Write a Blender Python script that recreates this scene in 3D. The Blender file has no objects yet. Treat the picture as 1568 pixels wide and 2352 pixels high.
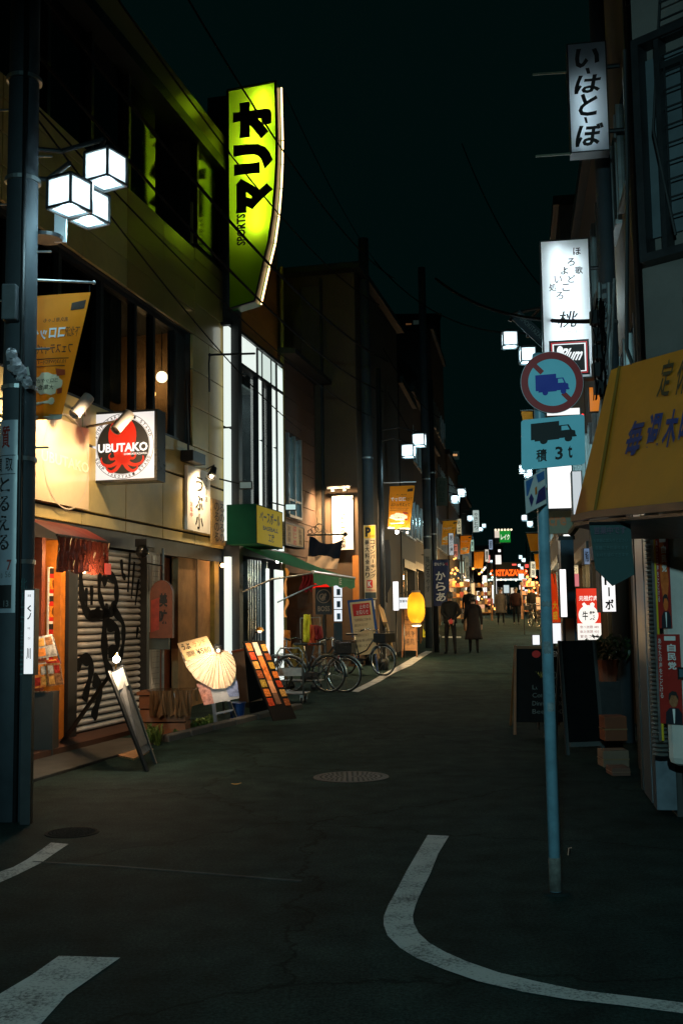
# Night shopping street, built object by object (all geometry procedural).
import bpy, bmesh, math, random
from mathutils import Vector, Matrix
random.seed(7)
S = bpy.context.scene
COL = S.collection
R = math.radians
# ---------------------------------------------------------------- camera model
F=2450.0; CX,CY=784.0,1176.0; HC=1.57
TH=math.atan(244/2450.0); RO=0.0144
_r0=(1,0,0); _u0=(0,-math.sin(TH),math.cos(TH)); _f=(0,math.cos(TH),math.sin(TH))
CR=tuple(math.cos(RO)*a-math.sin(RO)*b for a,b in zip(_r0,_u0))
CU=tuple(math.cos(RO)*b+math.sin(RO)*a for a,b in zip(_r0,_u0))
def ray(x,y):
    a=(x-CX)/F; b=-(y-CY)/F
    return tuple(_f[i]+a*CR[i]+b*CU[i] for i in range(3))
def at(x,y,Y):
    d=ray(x,y); s=Y/d[1]
    return (d[0]*s,Y,HC+d[2]*s)
HP=[(-60,0),(12,0),(16,.06),(21,.2),(29,.48),(38,.8),(48,1.14),(58,1.38),(75,1.6),(110,1.75),(400,1.8)]
def hz(Y):
    for (a,za),(b,zb) in zip(HP,HP[1:]):
        if Y<=b: return za+(zb-za)*max(0,(Y-a))/(b-a)
    return 1.8
def gp(x,y,dz=0):
    d=ray(x,y); s=1.0
    while s<250:
        p=(d[0]*s,d[1]*s,HC+d[2]*s)
        if p[2]<=hz(p[1])+dz: break
        s*=1.002
    return p
class Fr:
    def __init__(s,o,slope,side):
        n=math.hypot(slope,1); s.o=o; s.u=(slope/n,1/n); s.w=(side*1/n,-side*slope/n)
    def p(s,u,w,z):
        return (s.o[0]+u*s.u[0]+w*s.w[0], s.o[1]+u*s.u[1]+w*s.w[1], z)
    def fp(s,x,y,w=0):
        d=ray(x,y); ox=s.o[0]+w*s.w[0]; oy=s.o[1]+w*s.w[1]
        k=(ox*s.w[0]+oy*s.w[1])/(d[0]*s.w[0]+d[1]*s.w[1])
        p=(d[0]*k,d[1]*k); return ((p[0]-s.o[0])*s.u[0]+(p[1]-s.o[1])*s.u[1], HC+d[2]*k)
def px(p):
    q=(p[0],p[1],p[2]-HC); dot=lambda a,b:sum(i*j for i,j in zip(a,b))
    w=dot(q,_f); return (CX+F*dot(q,CR)/w, CY-F*dot(q,CU)/w)
# ---------------------------------------------------------------- camera, sky, exposure
cd = bpy.data.cameras.new('camera'); cam = bpy.data.objects.new('camera', cd); COL.objects.link(cam)
cd.sensor_fit = 'AUTO'; cd.sensor_width = 36.0; cd.lens = 36.0*F/2352.0
cd.clip_start = 0.05; cd.clip_end = 1500
mw = Matrix.Identity(4)
for i in range(3):
    mw[i][0] = CR[i]; mw[i][1] = CU[i]; mw[i][2] = -_f[i]
mw[2][3] = HC
cam.matrix_world = mw
S.camera = cam
W = bpy.data.worlds.new('World'); S.world = W; W.use_nodes = True
wn = W.node_tree.nodes; wl = W.node_tree.links
bg = wn['Background']
bg.inputs[0].default_value = (0.0004, 0.0034, 0.0032, 1); bg.inputs[1].default_value = 1.0   # dark city night sky, even all round
S.view_settings.view_transform = 'Standard'; S.view_settings.look = 'None'
S.view_settings.exposure = 0.0; S.view_settings.gamma = 1.0; S.view_settings.use_curve_mapping = False
S.cycles.sample_clamp_indirect = 3.0; S.cycles.sample_clamp_direct = 0
S.cycles.max_bounces = 3; S.cycles.diffuse_bounces = 2; S.cycles.glossy_bounces = 2; S.cycles.transmission_bounces = 3; S.cycles.transparent_max_bounces = 6
S.cycles.caustics_reflective = False; S.cycles.caustics_refractive = False
S.cycles.use_denoising = True
# ---------------------------------------------------------------- helpers
def V(p): return Vector(p)
LOCAL = set()
def tag(o, label=None, cat=None, group=None, kind=None):
    if label: o['label'] = label
    if cat: o['category'] = cat
    if group: o['group'] = group
    if kind: o['kind'] = kind
    return o
def thing(name, label, cat, loc=(0,0,0), rz=None, group=None):
    o = bpy.data.objects.new(name, None); COL.objects.link(o); o.empty_display_size = .2
    o.location = loc
    if rz is not None:
        o.rotation_euler = (0,0,rz); LOCAL.add(o.name)
    return tag(o, label, cat, group)
def rootof(o):
    while o.parent: o = o.parent
    return o
class MB:
    """collects faces; build() links them as one mesh object"""
    def __init__(s): s.v=[]; s.f=[]
    def add(s, vs, fs):
        n=len(s.v); s.v+= [tuple(p) for p in vs]; s.f += [tuple(i+n for i in f) for f in fs]; return s
    def quad(s,a,b,c,d): return s.add([a,b,c,d],[(0,1,2,3)])
    def hexa(s,p):   # 8 points: bottom 4, top 4
        return s.add(p,[(3,2,1,0),(4,5,6,7),(0,1,5,4),(1,2,6,5),(2,3,7,6),(3,0,4,7)])
    def box(s,x0,x1,y0,y1,z0,z1):
        return s.hexa([(x0,y0,z0),(x1,y0,z0),(x1,y1,z0),(x0,y1,z0),(x0,y0,z1),(x1,y0,z1),(x1,y1,z1),(x0,y1,z1)])
    def fbox(s,fr,u0,u1,w0,w1,z0,z1):
        q=[fr.p(u0,w0,z0),fr.p(u1,w0,z0),fr.p(u1,w1,z0),fr.p(u0,w1,z0)]
        return s.hexa(q+[(x,y,z1) for x,y,_ in q])
    def bar(s,a,b,wd,dp=None,up=(0,0,1)):
        a=V(a);b=V(b);d=(b-a).normalized();u=V(up)
        if abs(d.dot(u))>.98: u=V((0,1,0))
        x=d.cross(u).normalized();y=x.cross(d).normalized();dp=dp or wd;x*=wd/2;y*=dp/2
        return s.hexa([a-x-y,a+x-y,a+x+y,a-x+y,b-x-y,b+x-y,b+x+y,b-x+y])
    def tube(s,pts,r,n=8,cap=True,closed=False):
        pts=[V(p) for p in pts]; m=len(pts); rs=r if isinstance(r,(list,tuple)) else [r]*m
        base=len(s.v); ref=None
        for i,p in enumerate(pts):
            if closed: t=(pts[(i+1)%m]-pts[i-1])
            else: t=(pts[min(i+1,m-1)]-pts[max(i-1,0)])
            t.normalize()
            if ref is None:
                ref=V((0,0,1)) if abs(t.z)<.9 else V((1,0,0))
            x=t.cross(ref)
            if x.length<1e-4: x=t.cross(V((0,1,0)))
            x.normalize(); y=x.cross(t).normalized(); ref=y
            for k in range(n):
                a=2*math.pi*k/n; s.v.append(tuple(p+x*math.cos(a)*rs[i]+y*math.sin(a)*rs[i]))
        for i in range(m if closed else m-1):
            j=(i+1)%m
            for k in range(n):
                l=(k+1)%n; s.f.append((base+i*n+k,base+i*n+l,base+j*n+l,base+j*n+k))
        if cap and not closed:
            s.f.append(tuple(base+k for k in range(n))[::-1]); s.f.append(tuple(base+(m-1)*n+k for k in range(n)))
        return s
    def lathe(s,prof,c=(0,0,0),n=20,axis=None):
        """prof: (r,z) list, around z (or axis matrix)"""
        base=len(s.v); M=axis or Matrix.Identity(3); c=V(c)
        for r,z in prof:
            for k in range(n):
                a=2*math.pi*k/n; s.v.append(tuple(c+M@V((r*math.cos(a),r*math.sin(a),z))))
        for i in range(len(prof)-1):
            for k in range(n):
                l=(k+1)%n; s.f.append((base+i*n+k,base+i*n+l,base+(i+1)*n+l,base+(i+1)*n+k))
        s.f.append(tuple(base+k for k in range(n))[::-1]); s.f.append(tuple(base+(len(prof)-1)*n+k for k in range(n)))
        return s
    def ball(s,c,r,n=12,m=8,sq=(1,1,1)):
        prof=[(max(.001,math.sin(math.pi*i/m))*r,-math.cos(math.pi*i/m)*r) for i in range(m+1)]
        return s.lathe(prof,c,n,Matrix.Diagonal(sq))
    def prism(s,pts,vec):
        n=len(pts); vec=V(vec); a=[tuple(V(p)) for p in pts]; b=[tuple(V(p)+vec) for p in pts]
        return s.add(a+b,[tuple(range(n)),tuple(range(2*n-1,n-1,-1))]+[(i,i+n,(i+1)%n+n,(i+1)%n) for i in range(n)])
    def build(s,name,mat,parent=None,smooth=False,bev=0):
        me=bpy.data.meshes.new(name); vs=s.v
        if parent is not None:
            r=rootof(parent)
            if r.name not in LOCAL:
                l=r.location; vs=[(p[0]-l.x,p[1]-l.y,p[2]-l.z) for p in vs]
        me.from_pydata(vs,[],s.f); me.validate(); me.update()
        bm=bmesh.new(); bm.from_mesh(me); bmesh.ops.recalc_face_normals(bm,faces=bm.faces); bm.to_mesh(me); bm.free()
        if smooth:
            for p in me.polygons: p.use_smooth=True
        me.materials.append(mat)
        o=bpy.data.objects.new(name,me); COL.objects.link(o)
        if parent is not None: o.parent=parent
        if smooth=='auto':
            for p in me.polygons: p.use_smooth=False
        if bev:
            b=o.modifiers.new('bevel','BEVEL'); b.width=bev; b.segments=2; b.limit_method='ANGLE'
        return o
# ---- writing: glyph outlines of the built-in font as flat meshes
_fc=bpy.data.curves.new('font_source','FONT'); _fc.resolution_u=2; _fo=bpy.data.objects.new('font_source',_fc); TS=bpy.data.scenes.new('font_scratch'); TS.collection.objects.link(_fo)
_gc={}
def glyph(st, bold=0.0):
    k=(st,bold)
    if k not in _gc:
        _fc.body=st; _fc.offset=bold
        TS.view_layers[0].update(); dg=TS.view_layers[0].depsgraph
        me=bpy.data.meshes.new_from_object(_fo.evaluated_get(dg))
        vs=[(v.co.x,v.co.y) for v in me.vertices]; fs=[tuple(p.vertices) for p in me.polygons]
        bpy.data.meshes.remove(me)
        if not vs: vs=[(0,0)]
        x0=min(v[0] for v in vs);x1=max(v[0] for v in vs);y0=min(v[1] for v in vs);y1=max(v[1] for v in vs)
        _gc[k]=([( (x-x0)/max(x1-x0,1e-6),(y-y0)/max(y1-y0,1e-6)) for x,y in vs],fs,(x1-x0),(y1-y0))
    return _gc[k]
class PL:
    """a flat sign face: s to the right, t downwards, 0..1"""
    def __init__(s,tl,tr,bl):
        s.o=V(tl); s.x=V(tr)-s.o; s.y=V(bl)-s.o; s.n=s.y.cross(s.x).normalized()
        s.W=s.x.length; s.H=s.y.length
    def pt(s,a,b,off=0): return s.o+s.x*a+s.y*b+s.n*off
    def rect(s,mb,a0,b0,a1,b1,off=.004): return mb.quad(s.pt(a0,b0,off),s.pt(a1,b0,off),s.pt(a1,b1,off),s.pt(a0,b1,off))
    def poly(s,mb,pts,off=.004): return mb.add([s.pt(a,b,off) for a,b in pts],[tuple(range(len(pts)))])
    def text(s,mb,st,a0,b0,a1,b1,off=.006,bold=0.0,rot=0,mirror=False,shear=0):
        vs,fs,_,_=glyph(st,bold); out=[]
        for x,y in vs:
            y=1-y
            if mirror: x=1-x
            x=x+shear*(.5-y)
            if rot==90: x,y=y,1-x        # reads upwards
            if rot==-90: x,y=1-y,x       # reads downwards
            out.append(s.pt(a0+(a1-a0)*x,b0+(b1-b0)*y,off))
        return mb.add(out,fs)
    def vtext(s,mb,st,a0,b0,a1,b1,off=.006,gap=.15,**k):
        n=len(st); h=(b1-b0)/n
        for i,ch in enumerate(st):
            if ch==' ': continue
            if ch=='ー':
                c=(a0+a1)/2; w=(a1-a0)*.09; s.rect(mb,c-w,b0+i*h+h*.1,c+w,b0+i*h+h*.85,off); continue
            q=1.0 if ch not in 'っゃゅょッャュョィ・' else .7
            s.text(mb,ch,a0+(a1-a0)*(1-q)*.5,b0+i*h+h*gap*.5,a1-(a1-a0)*(1-q)*.5,b0+(i+q)*h-h*gap*.5,off,**k)
        return mb
    def disc(s,mb,ca,cb,r,off=.004,n=40,r2=None):
        """r in metres; ring when r2"""
        P=lambda q,i:s.pt(ca+q*math.cos(2*math.pi*i/n)/s.W,cb+q*math.sin(2*math.pi*i/n)/s.H,off)
        if r2 is None: return mb.add([P(r,i) for i in range(n)],[tuple(range(n))])
        vs=[P(r,i) for i in range(n)]+[P(r2,i) for i in range(n)]
        return mb.add(vs,[(i,(i+1)%n,n+(i+1)%n,n+i) for i in range(n)])
    def slab(s,mb,th,a0=0,b0=0,a1=1,b1=1,front=0):
        q=[s.pt(a0,b0,front),s.pt(a1,b0,front),s.pt(a1,b1,front),s.pt(a0,b1,front)]
        return mb.hexa([p-s.n*th for p in q]+q)
    def frame(s,mb,wd,th,front=.012):
        a=wd/s.W;b=wd/s.H
        for r in ((0,0,1,b),(0,1-b,1,1),(0,b,a,1-b),(1-a,b,1,1-b)): s.slab(mb,th,*r,front=front)
        return mb
def facing(Y,x0,y0,x1,y1):
    a=at(x0,y0,Y);b=at(x1,y0,Y);c=at(x0,y1,Y)
    return PL(a,(b[0],b[1],a[2]),(a[0],a[1],c[2]))
def flat(fr,w,x0,y0,x1,y1):
    u0,z0=fr.fp(x0,y0,w);u1,_=fr.fp(x1,y0,w);_,z1=fr.fp(x0,y1,w)
    return PL(fr.p(u0,w,z0),fr.p(u1,w,z0),fr.p(u0,w,z1))
def cross(fr,Y,x0,y0,x1,y1):
    """a face square to the street (blade sign) standing at depth Y"""
    def hit(x,y):
        d=ray(x,y); k0=at(x,y,Y); # plane u = const through (xm,Y)
        u0=cross.u0; k=(u0+fr.o[0]*fr.u[0]+fr.o[1]*fr.u[1])/(d[0]*fr.u[0]+d[1]*fr.u[1])
        return (d[0]*k,d[1]*k,HC+d[2]*k)
    m=at((x0+x1)/2,(y0+y1)/2,Y); cross.u0=(m[0]-fr.o[0])*fr.u[0]+(m[1]-fr.o[1])*fr.u[1]
    a=hit(x0,y0);b=hit(x1,y0);c=hit(x0,y1)
    return PL(a,(b[0],b[1],a[2]),(a[0],a[1],c[2]))
def light(kind,loc,energy,col,parent=None,size=.05,target=None,angle=60,blend=.6):
    d=bpy.data.lights.new('lamp_light',kind); d.energy=energy; d.color=col
    if kind=='SPOT': d.spot_size=R(angle); d.spot_blend=blend; d.shadow_soft_size=size
    elif kind=='POINT': d.shadow_soft_size=size
    else: d.size=size
    o=bpy.data.objects.new('lamp_light',d); COL.objects.link(o)
    if parent is not None:
        o.parent=parent; r=rootof(parent); o.location=V(loc)-(r.location if r.name not in LOCAL else V((0,0,0)))
    else: o.location=loc
    if target is not None: o.rotation_euler=(V(target)-V(loc)).to_track_quat('-Z','Y').to_euler()
    return o
def s2l(r,g,b):
    f=lambda c:((c/255+.055)/1.055)**2.4 if c>10 else c/255/12.92
    return (f(r),f(g),f(b))
_mc={}
def mat(name,col,rough=.6,metal=0.0,var=.18,scale=6.0,bump=0.0,bscale=60.0,emit=0.0,ecol=None,spec=.5,trans=0.0,coat=0.0):
    """procedural surface: base colour broken up by two noises, optional fine relief"""
    if name in _mc: return _mc[name]
    m=bpy.data.materials.new(name); m.use_nodes=True; nt=m.node_tree; n=nt.nodes; l=nt.links
    b=n['Principled BSDF']; b.inputs['Roughness'].default_value=rough; b.inputs['Metallic'].default_value=metal
    b.inputs['Specular IOR Level'].default_value=spec
    if coat: b.inputs['Coat Weight'].default_value=coat; b.inputs['Coat Roughness'].default_value=.12
    col=tuple(col)
    if var>0:
        tc=n.new('ShaderNodeTexCoord'); nz=n.new('ShaderNodeTexNoise'); nz.inputs['Scale'].default_value=scale; nz.inputs['Detail'].default_value=7
        nz.inputs['Roughness'].default_value=.65
        l.new(tc.outputs['Object'],nz.inputs['Vector'])
        mr=n.new('ShaderNodeMapRange'); mr.inputs[1].default_value=.3; mr.inputs[2].default_value=.7
        mr.inputs[3].default_value=1-var; mr.inputs[4].default_value=1+var*.6; l.new(nz.outputs[0],mr.inputs[0])
        mx=n.new('ShaderNodeVectorMath'); mx.operation='SCALE'; mx.inputs[0].default_value=col; l.new(mr.outputs[0],mx.inputs['Scale'])
        l.new(mx.outputs[0],b.inputs['Base Color'])
        rr=n.new('ShaderNodeMapRange'); rr.inputs[3].default_value=max(.05,rough-.12); rr.inputs[4].default_value=min(1,rough+.12); l.new(nz.outputs[0],rr.inputs[0]); l.new(rr.outputs[0],b.inputs['Roughness'])
        if bump:
            n2=n.new('ShaderNodeTexNoise'); n2.inputs['Scale'].default_value=bscale; n2.inputs['Detail'].default_value=4; l.new(tc.outputs['Object'],n2.inputs['Vector'])
            bp=n.new('ShaderNodeBump'); bp.inputs['Strength'].default_value=bump; bp.inputs['Distance'].default_value=.01; l.new(n2.outputs[0],bp.inputs['Height']); l.new(bp.outputs[0],b.inputs['Normal'])
    else: b.inputs['Base Color'].default_value=col+(1,)
    if emit:
        b.inputs['Emission Color'].default_value=tuple(ecol or col)+(1,); b.inputs['Emission Strength'].default_value=emit
    if trans:
        tr=n.new('ShaderNodeBsdfTranslucent'); tr.inputs[0].default_value=col+(1,)
        ms=n.new('ShaderNodeMixShader'); ms.inputs[0].default_value=trans; l.new(b.outputs[0],ms.inputs[1]); l.new(tr.outputs[0],ms.inputs[2])
        l.new(ms.outputs[0],n['Material Output'].inputs[0])
    _mc[name]=m; return m
def lit(name,col,strength):   # a luminous panel, tube or bulb
    return mat(name,tuple(.22*c for c in col),rough=.4,var=0,emit=strength,ecol=col)
def glassmat(name,tint,rough=.05):
    if name in _mc: return _mc[name]
    m=bpy.data.materials.new(name); m.use_nodes=True; nt=m.node_tree; n=nt.nodes; l=nt.links
    g=n.new('ShaderNodeBsdfGlossy'); g.inputs['Roughness'].default_value=rough; g.inputs[0].default_value=(1,1,1,1)
    t=n.new('ShaderNodeBsdfTransparent'); t.inputs[0].default_value=tuple(tint)+(1,)
    fz=n.new('ShaderNodeFresnel'); fz.inputs[0].default_value=1.45
    ge=n.new('ShaderNodeNewGeometry'); sb=n.new('ShaderNodeMath'); sb.operation='SUBTRACT'; sb.inputs[0].default_value=1; l.new(ge.outputs['Backfacing'],sb.inputs[1]); mu=n.new('ShaderNodeMath'); mu.operation='MULTIPLY'; l.new(fz.outputs[0],mu.inputs[0]); l.new(sb.outputs[0],mu.inputs[1])
    ms=n.new('ShaderNodeMixShader'); l.new(mu.outputs[0],ms.inputs[0]); l.new(t.outputs[0],ms.inputs[1]); l.new(g.outputs[0],ms.inputs[2])
    l.new(ms.outputs[0],n['Material Output'].inputs[0]); _mc[name]=m; return m
# ---- common materials
COOL=(.54,.90,1.0); WARM=(1.0,.56,.22); WARMW=(1.0,.78,.5)
BLK=mat('black_paint',(.008,.009,.01),rough=.5,var=.2)
INK=mat('ink',(.006,.006,.007),rough=.7,var=0)
DST=mat('dark_steel',(.018,.02,.022),rough=.45,metal=.4,var=.3)
GAL=mat('galvanised_steel',(.32,.34,.35),rough=.4,metal=.8,var=.25,scale=12)
WHT=mat('white_paint',(.75,.75,.73),rough=.5,var=.1)
ALU=mat('aluminium',(.45,.47,.48),rough=.35,metal=.9,var=.15)
CONC=mat('concrete',(.2,.19,.18),rough=.85,var=.3,scale=5,bump=.3,bscale=90)
DCON=mat('dark_concrete',(.055,.055,.055),rough=.85,var=.35,scale=4,bump=.3,bscale=90)
RUB=mat('rubber',(.012,.012,.012),rough=.8,var=.2)
RED=mat('red_print',s2l(190,30,25),rough=.6,var=.1)
WPR=mat('white_print',(.7,.7,.68),rough=.6,var=.05)
GLS=glassmat('window_glass',(.55,.6,.6))
DGL=glassmat('dark_glass',(.12,.15,.15))
# ---------------------------------------------------------------- ground
def asphalt():
    m=bpy.data.materials.new('asphalt'); m.use_nodes=True; nt=m.node_tree; n=nt.nodes; l=nt.links; b=n['Principled BSDF']
    tc=n.new('ShaderNodeTexCoord')
    def nz(s,d=6,r=.6):
        x=n.new('ShaderNodeTexNoise'); x.inputs['Scale'].default_value=s; x.inputs['Detail'].default_value=d; x.inputs['Roughness'].default_value=r; l.new(tc.outputs['Object'],x.inputs['Vector']); return x
    big=nz(.35); mid=nz(3.0); fine=nz(55,5,.85)
    cr=n.new('ShaderNodeValToRGB'); cr.color_ramp.elements[0].position=.35; cr.color_ramp.elements[0].color=(.008,.020,.020,1); cr.color_ramp.elements[1].position=.68; cr.color_ramp.elements[1].color=(.018,.036,.034,1); l.new(big.outputs[0],cr.inputs[0])
    c2=n.new('ShaderNodeValToRGB'); c2.color_ramp.elements[0].position=.42; c2.color_ramp.elements[0].color=(.5,.5,.5,1); c2.color_ramp.elements[1].position=.66; c2.color_ramp.elements[1].color=(1.9,1.9,1.85,1); l.new(fine.outputs[0],c2.inputs[0])
    mm=n.new('ShaderNodeMix'); mm.data_type='RGBA'; mm.blend_type='MULTIPLY'; mm.inputs[0].default_value=1; l.new(cr.outputs[0],mm.inputs[6]); l.new(c2.outputs[0],mm.inputs[7])
    c3=n.new('ShaderNodeValToRGB'); c3.color_ramp.elements[0].position=.3; c3.color_ramp.elements[0].color=(.55,.55,.55,1); c3.color_ramp.elements[1].position=.68; c3.color_ramp.elements[1].color=(1.5,1.5,1.45,1); l.new(mid.outputs[0],c3.inputs[0])
    m2=n.new('ShaderNodeMix'); m2.data_type='RGBA'; m2.blend_type='MULTIPLY'; m2.inputs[0].default_value=1; l.new(mm.outputs[2],m2.inputs[6]); l.new(c3.outputs[0],m2.inputs[7])
    # hairline cracks
    vo=n.new('ShaderNodeTexVoronoi'); vo.feature='DISTANCE_TO_EDGE'; vo.inputs['Scale'].default_value=.35
    wv=n.new('ShaderNodeVectorMath'); wv.operation='MULTIPLY_ADD'; wv.inputs[1].default_value=(.5,.5,.5); l.new(mid.outputs[1],wv.inputs[0]); l.new(tc.outputs['Object'],wv.inputs[2]); l.new(wv.outputs[0],vo.inputs['Vector'])
    c4=n.new('ShaderNodeValToRGB'); c4.color_ramp.elements[0].position=.0; c4.color_ramp.elements[0].color=(.3,.3,.3,1); c4.color_ramp.elements[1].position=.008; c4.color_ramp.elements[1].color=(1,1,1,1); l.new(vo.outputs['Distance'],c4.inputs[0])
    m3=n.new('ShaderNodeMix'); m3.data_type='RGBA'; m3.blend_type='MULTIPLY'; m3.inputs[0].default_value=1; l.new(m2.outputs[2],m3.inputs[6]); l.new(c4.outputs[0],m3.inputs[7])
    l.new(m3.outputs[2],b.inputs['Base Color']); b.inputs['Roughness'].default_value=.85; b.inputs['Specular IOR Level'].default_value=.05
    bp=n.new('ShaderNodeBump'); bp.inputs['Strength'].default_value=.55; bp.inputs['Distance'].default_value=.012; l.new(fine.outputs[0],bp.inputs['Height']); l.new(bp.outputs[0],b.inputs['Normal'])
    return m
ASPH=asphalt()
g=MB(); ys=[-40,-30,-10,0,6,12,14,16,18.5,21,25,29,33,38,43,48,53,58,66,75,90,110,140,180]; xs=[-90,-60,-20,-8,-4,0,4,8,12,20,60,110]
for y in ys:
    for x in xs: g.v.append((x,y,hz(y)))
for i in range(len(ys)-1):
    for j in range(len(xs)-1):
        k=i*len(xs)+j; g.f.append((k,k+1,k+1+len(xs),k+len(xs)))
tag(g.build('ground',ASPH,smooth=True),'dark asphalt street rising gently between the shops','street',kind='structure')
def paintmat():
    m=bpy.data.materials.new('worn_road_paint'); m.use_nodes=True; nt=m.node_tree; n=nt.nodes; l=nt.links; b=n['Principled BSDF']
    tc=n.new('ShaderNodeTexCoord'); a=n.new('ShaderNodeTexNoise'); a.inputs['Scale'].default_value=60; a.inputs['Detail'].default_value=6; a.inputs['Roughness'].default_value=.75
    c=n.new('ShaderNodeTexNoise'); c.inputs['Scale'].default_value=4; c.inputs['Detail'].default_value=4
    for q in (a,c): l.new(tc.outputs['Object'],q.inputs['Vector'])
    ad=n.new('ShaderNodeMath'); ad.operation='MULTIPLY_ADD'; ad.inputs[1].default_value=.55; l.new(c.outputs[0],ad.inputs[0]); l.new(a.outputs[0],ad.inputs[2])
    cr=n.new('ShaderNodeValToRGB'); e=cr.color_ramp.elements; e[0].position=.60; e[0].color=(.06,.065,.065,1); e[1].position=.80; e[1].color=(.46,.46,.45,1); l.new(ad.outputs[0],cr.inputs[0]); l.new(cr.outputs[0],b.inputs['Base Color']); b.inputs['Roughness'].default_value=.8
    return m
RPAINT=paintmat()
def strip(name,pairs,label,dz=.004):
    """painted line: pairs of ground pixels (left edge, right edge) unprojected to the road"""
    m=MB(); L=[];Q=[]
    for a,b in pairs:
        for p,D in ((a,L),(b,Q)):
            q=gp(*p); D.append((q[0],q[1],hz(q[1])+dz))
    def dense(P):
        out=[]
        for i in range(len(P)-1):
            for k in range(3):
                t=k/3; out.append(tuple(V(P[i]).lerp(V(P[i+1]),t)))
        return out+[P[-1]]
    L=dense(L);Q=dense(Q); n=len(L)
    m.add(L+Q,[(i,i+1,n+i+1,n+i) for i in range(n-1)])
    return tag(m.build(name,RPAINT),label,'road marking',kind='structure')
c8=lambda x,y:(764+x*.5126,1722.5+y*.5126)
strip('road_line',[(c8(425,385),c8(520,388)),(c8(380,460),c8(472,468)),(c8(330,545),c8(437,555)),(c8(285,635),c8(395,640)),(c8(250,695),c8(370,700)),(c8(228,750),c8(358,745)),(c8(228,790),c8(362,780)),(c8(245,835),c8(385,825)),(c8(300,890),c8(430,868)),(c8(375,938),c8(500,908)),(c8(500,990),c8(600,953)),(c8(650,1042),c8(740,1000)),(c8(850,1090),c8(920,1045)),(c8(1050,1125),c8(1100,1080)),(c8(1300,1152),c8(1330,1110)),(c8(1568,1185),c8(1580,1140)),(c8(1900,1225),c8(1910,1175))],'white curved edge line round the right corner at the sign post')
c7=lambda x,y:(x*.5126,1722.5+y*.5126)
strip('road_line',[(c7(-160,640),c7(-160,690)),(c7(0,550),c7(0,597)),(c7(60,528),c7(75,565)),(c7(120,495),c7(185,510)),(c7(180,455),c7(240,470)),(c7(230,418),c7(308,425))],'short worn white edge line in front of the left pole')
strip('road_line',[(c7(-300,1240),c7(-80,1420)),(c7(0,1098),c7(180,1240)),(c7(140,1015),c7(300,1105)),(c7(265,928),c7(540,937))],'broad white stop bar at the bottom left corner')
strip('road_line',[((805,1588),(822,1590)),((850,1566),(872,1566)),((885,1545),(905,1546)),((918,1528),(945,1528)),((945,1512),(968,1512)),((978,1496),(992,1497))],'white edge line beside the parked bicycles')
strip('road_line',[((1015,1462),(1058,1462)),((1015,1465),(1058,1466))],'thin white cross line behind the walking pair')
strip('road_line',[((1078,1458),(1100,1459)),((1077,1463),(1099,1464))],'short white dash beyond the walking pair')
# manhole covers: cast lid with raised studs in a ring
IRON=mat('cast_iron',(.032,.031,.029),rough=.6,metal=.1,var=.5,scale=14,spec=.3)
IRON2=mat('dull_iron',(.012,.013,.013),rough=.9,var=.4,scale=14,spec=.05)
def manhole(x,y,r,label,IRON=IRON):
    c=gp(x,y); T=thing('manhole_cover',label,'manhole cover',(c[0],c[1],c[2]),0)
    MB().lathe([(r,0),(r,.006),(r*.93,.007),(r*.93,.0035),(.001,.0035)],n=40).build('ring',IRON,T)
    MB().lathe([(r*.915,0),(r*.915,.007),(.001,.007)],n=40).build('lid',IRON,T)
    s=MB()
    for k in range(6):
        rr=r*(.13+.135*k); nn=5+6*k
        for j in range(nn):
            a=2*math.pi*(j+.5*(k%2))/nn; s.lathe([(.014,.006),(.010,.0115)],(rr*math.cos(a),rr*math.sin(a),0),6)
    o=s.build('stud',IRON,T); o['kind']='stuff'
manhole(806,1785,.375,'large round iron manhole cover in the middle of the street')
manhole(166,1913,.2,'small round iron cover beside the left pole',IRON2)
# old saw cut / sealed seam across the road
q=MB(); pts=[gp(*c7(150,503)),gp(*c7(500,522)),gp(*c7(850,548)),gp(*c7(1200,577)),gp(*c7(1350,590))]
for a,b in zip(pts,pts[1:]): q.bar((a[0],a[1],.002),(b[0],b[1],.002),.022,.006)
tag(q.build('road_seam',mat('seam_tar',(.055,.062,.062),rough=.8,var=.6,scale=3,spec=.1)),'thin sealed seam running across the asphalt','road seam',kind='structure')
# fallen leaf scraps
lm=mat('dry_leaf',s2l(190,150,60),rough=.7)
for i,(x,y,l) in enumerate([(543,1803,'single yellow leaf lying left of the large manhole cover')]):
    p=gp(x,y); T=MB(); 
    T.add([(p[0]+.05*math.cos(a),p[1]+.03*math.sin(a)+.02*math.cos(a),p[2]+.006+.012*abs(math.cos(a))) for a in [j*math.pi/5 for j in range(10)]]+[(p[0],p[1],p[2]+.004)],[(j,(j+1)%10,10) for j in range(10)])
    tag(T.build('fallen_leaf',lm),l,'leaf')

# ---------------------------------------------------------------- left building with cream cladding
P0=gp(175,1703); L=Fr((P0[0],P0[1]),.235,1)
def LU(x,y=1200,w=0): return L.fp(x,y,w)[0]
def LZ(x,y,w=0): return L.fp(x,y,w)[1]
CLAD=mat('cream_cladding',s2l(190,168,105),rough=.42,metal=.15,var=.22,scale=2.2,spec=.6,bump=.05,bscale=30)
CLAD2=mat('bronze_cladding',s2l(165,138,70),rough=.38,metal=.15,var=.10,scale=2.0,spec=.6,bump=.03,bscale=140,coat=.6)
WALLD=mat('dark_wall',(.03,.03,.03),rough=.8,var=.3)
PLAS=mat('warm_plaster',s2l(150,115,80),rough=.8,var=.25,scale=3,bump=.15)
A=thing('cladded_building','cream panel clad shop building at the left with graffiti shutter below','building',L.p(0,0,0))
uE=5.72; uS=-9.0; zb=2.86; zt1=4.55; zw=6.52; z3=8.1; zp=10.2
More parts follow.
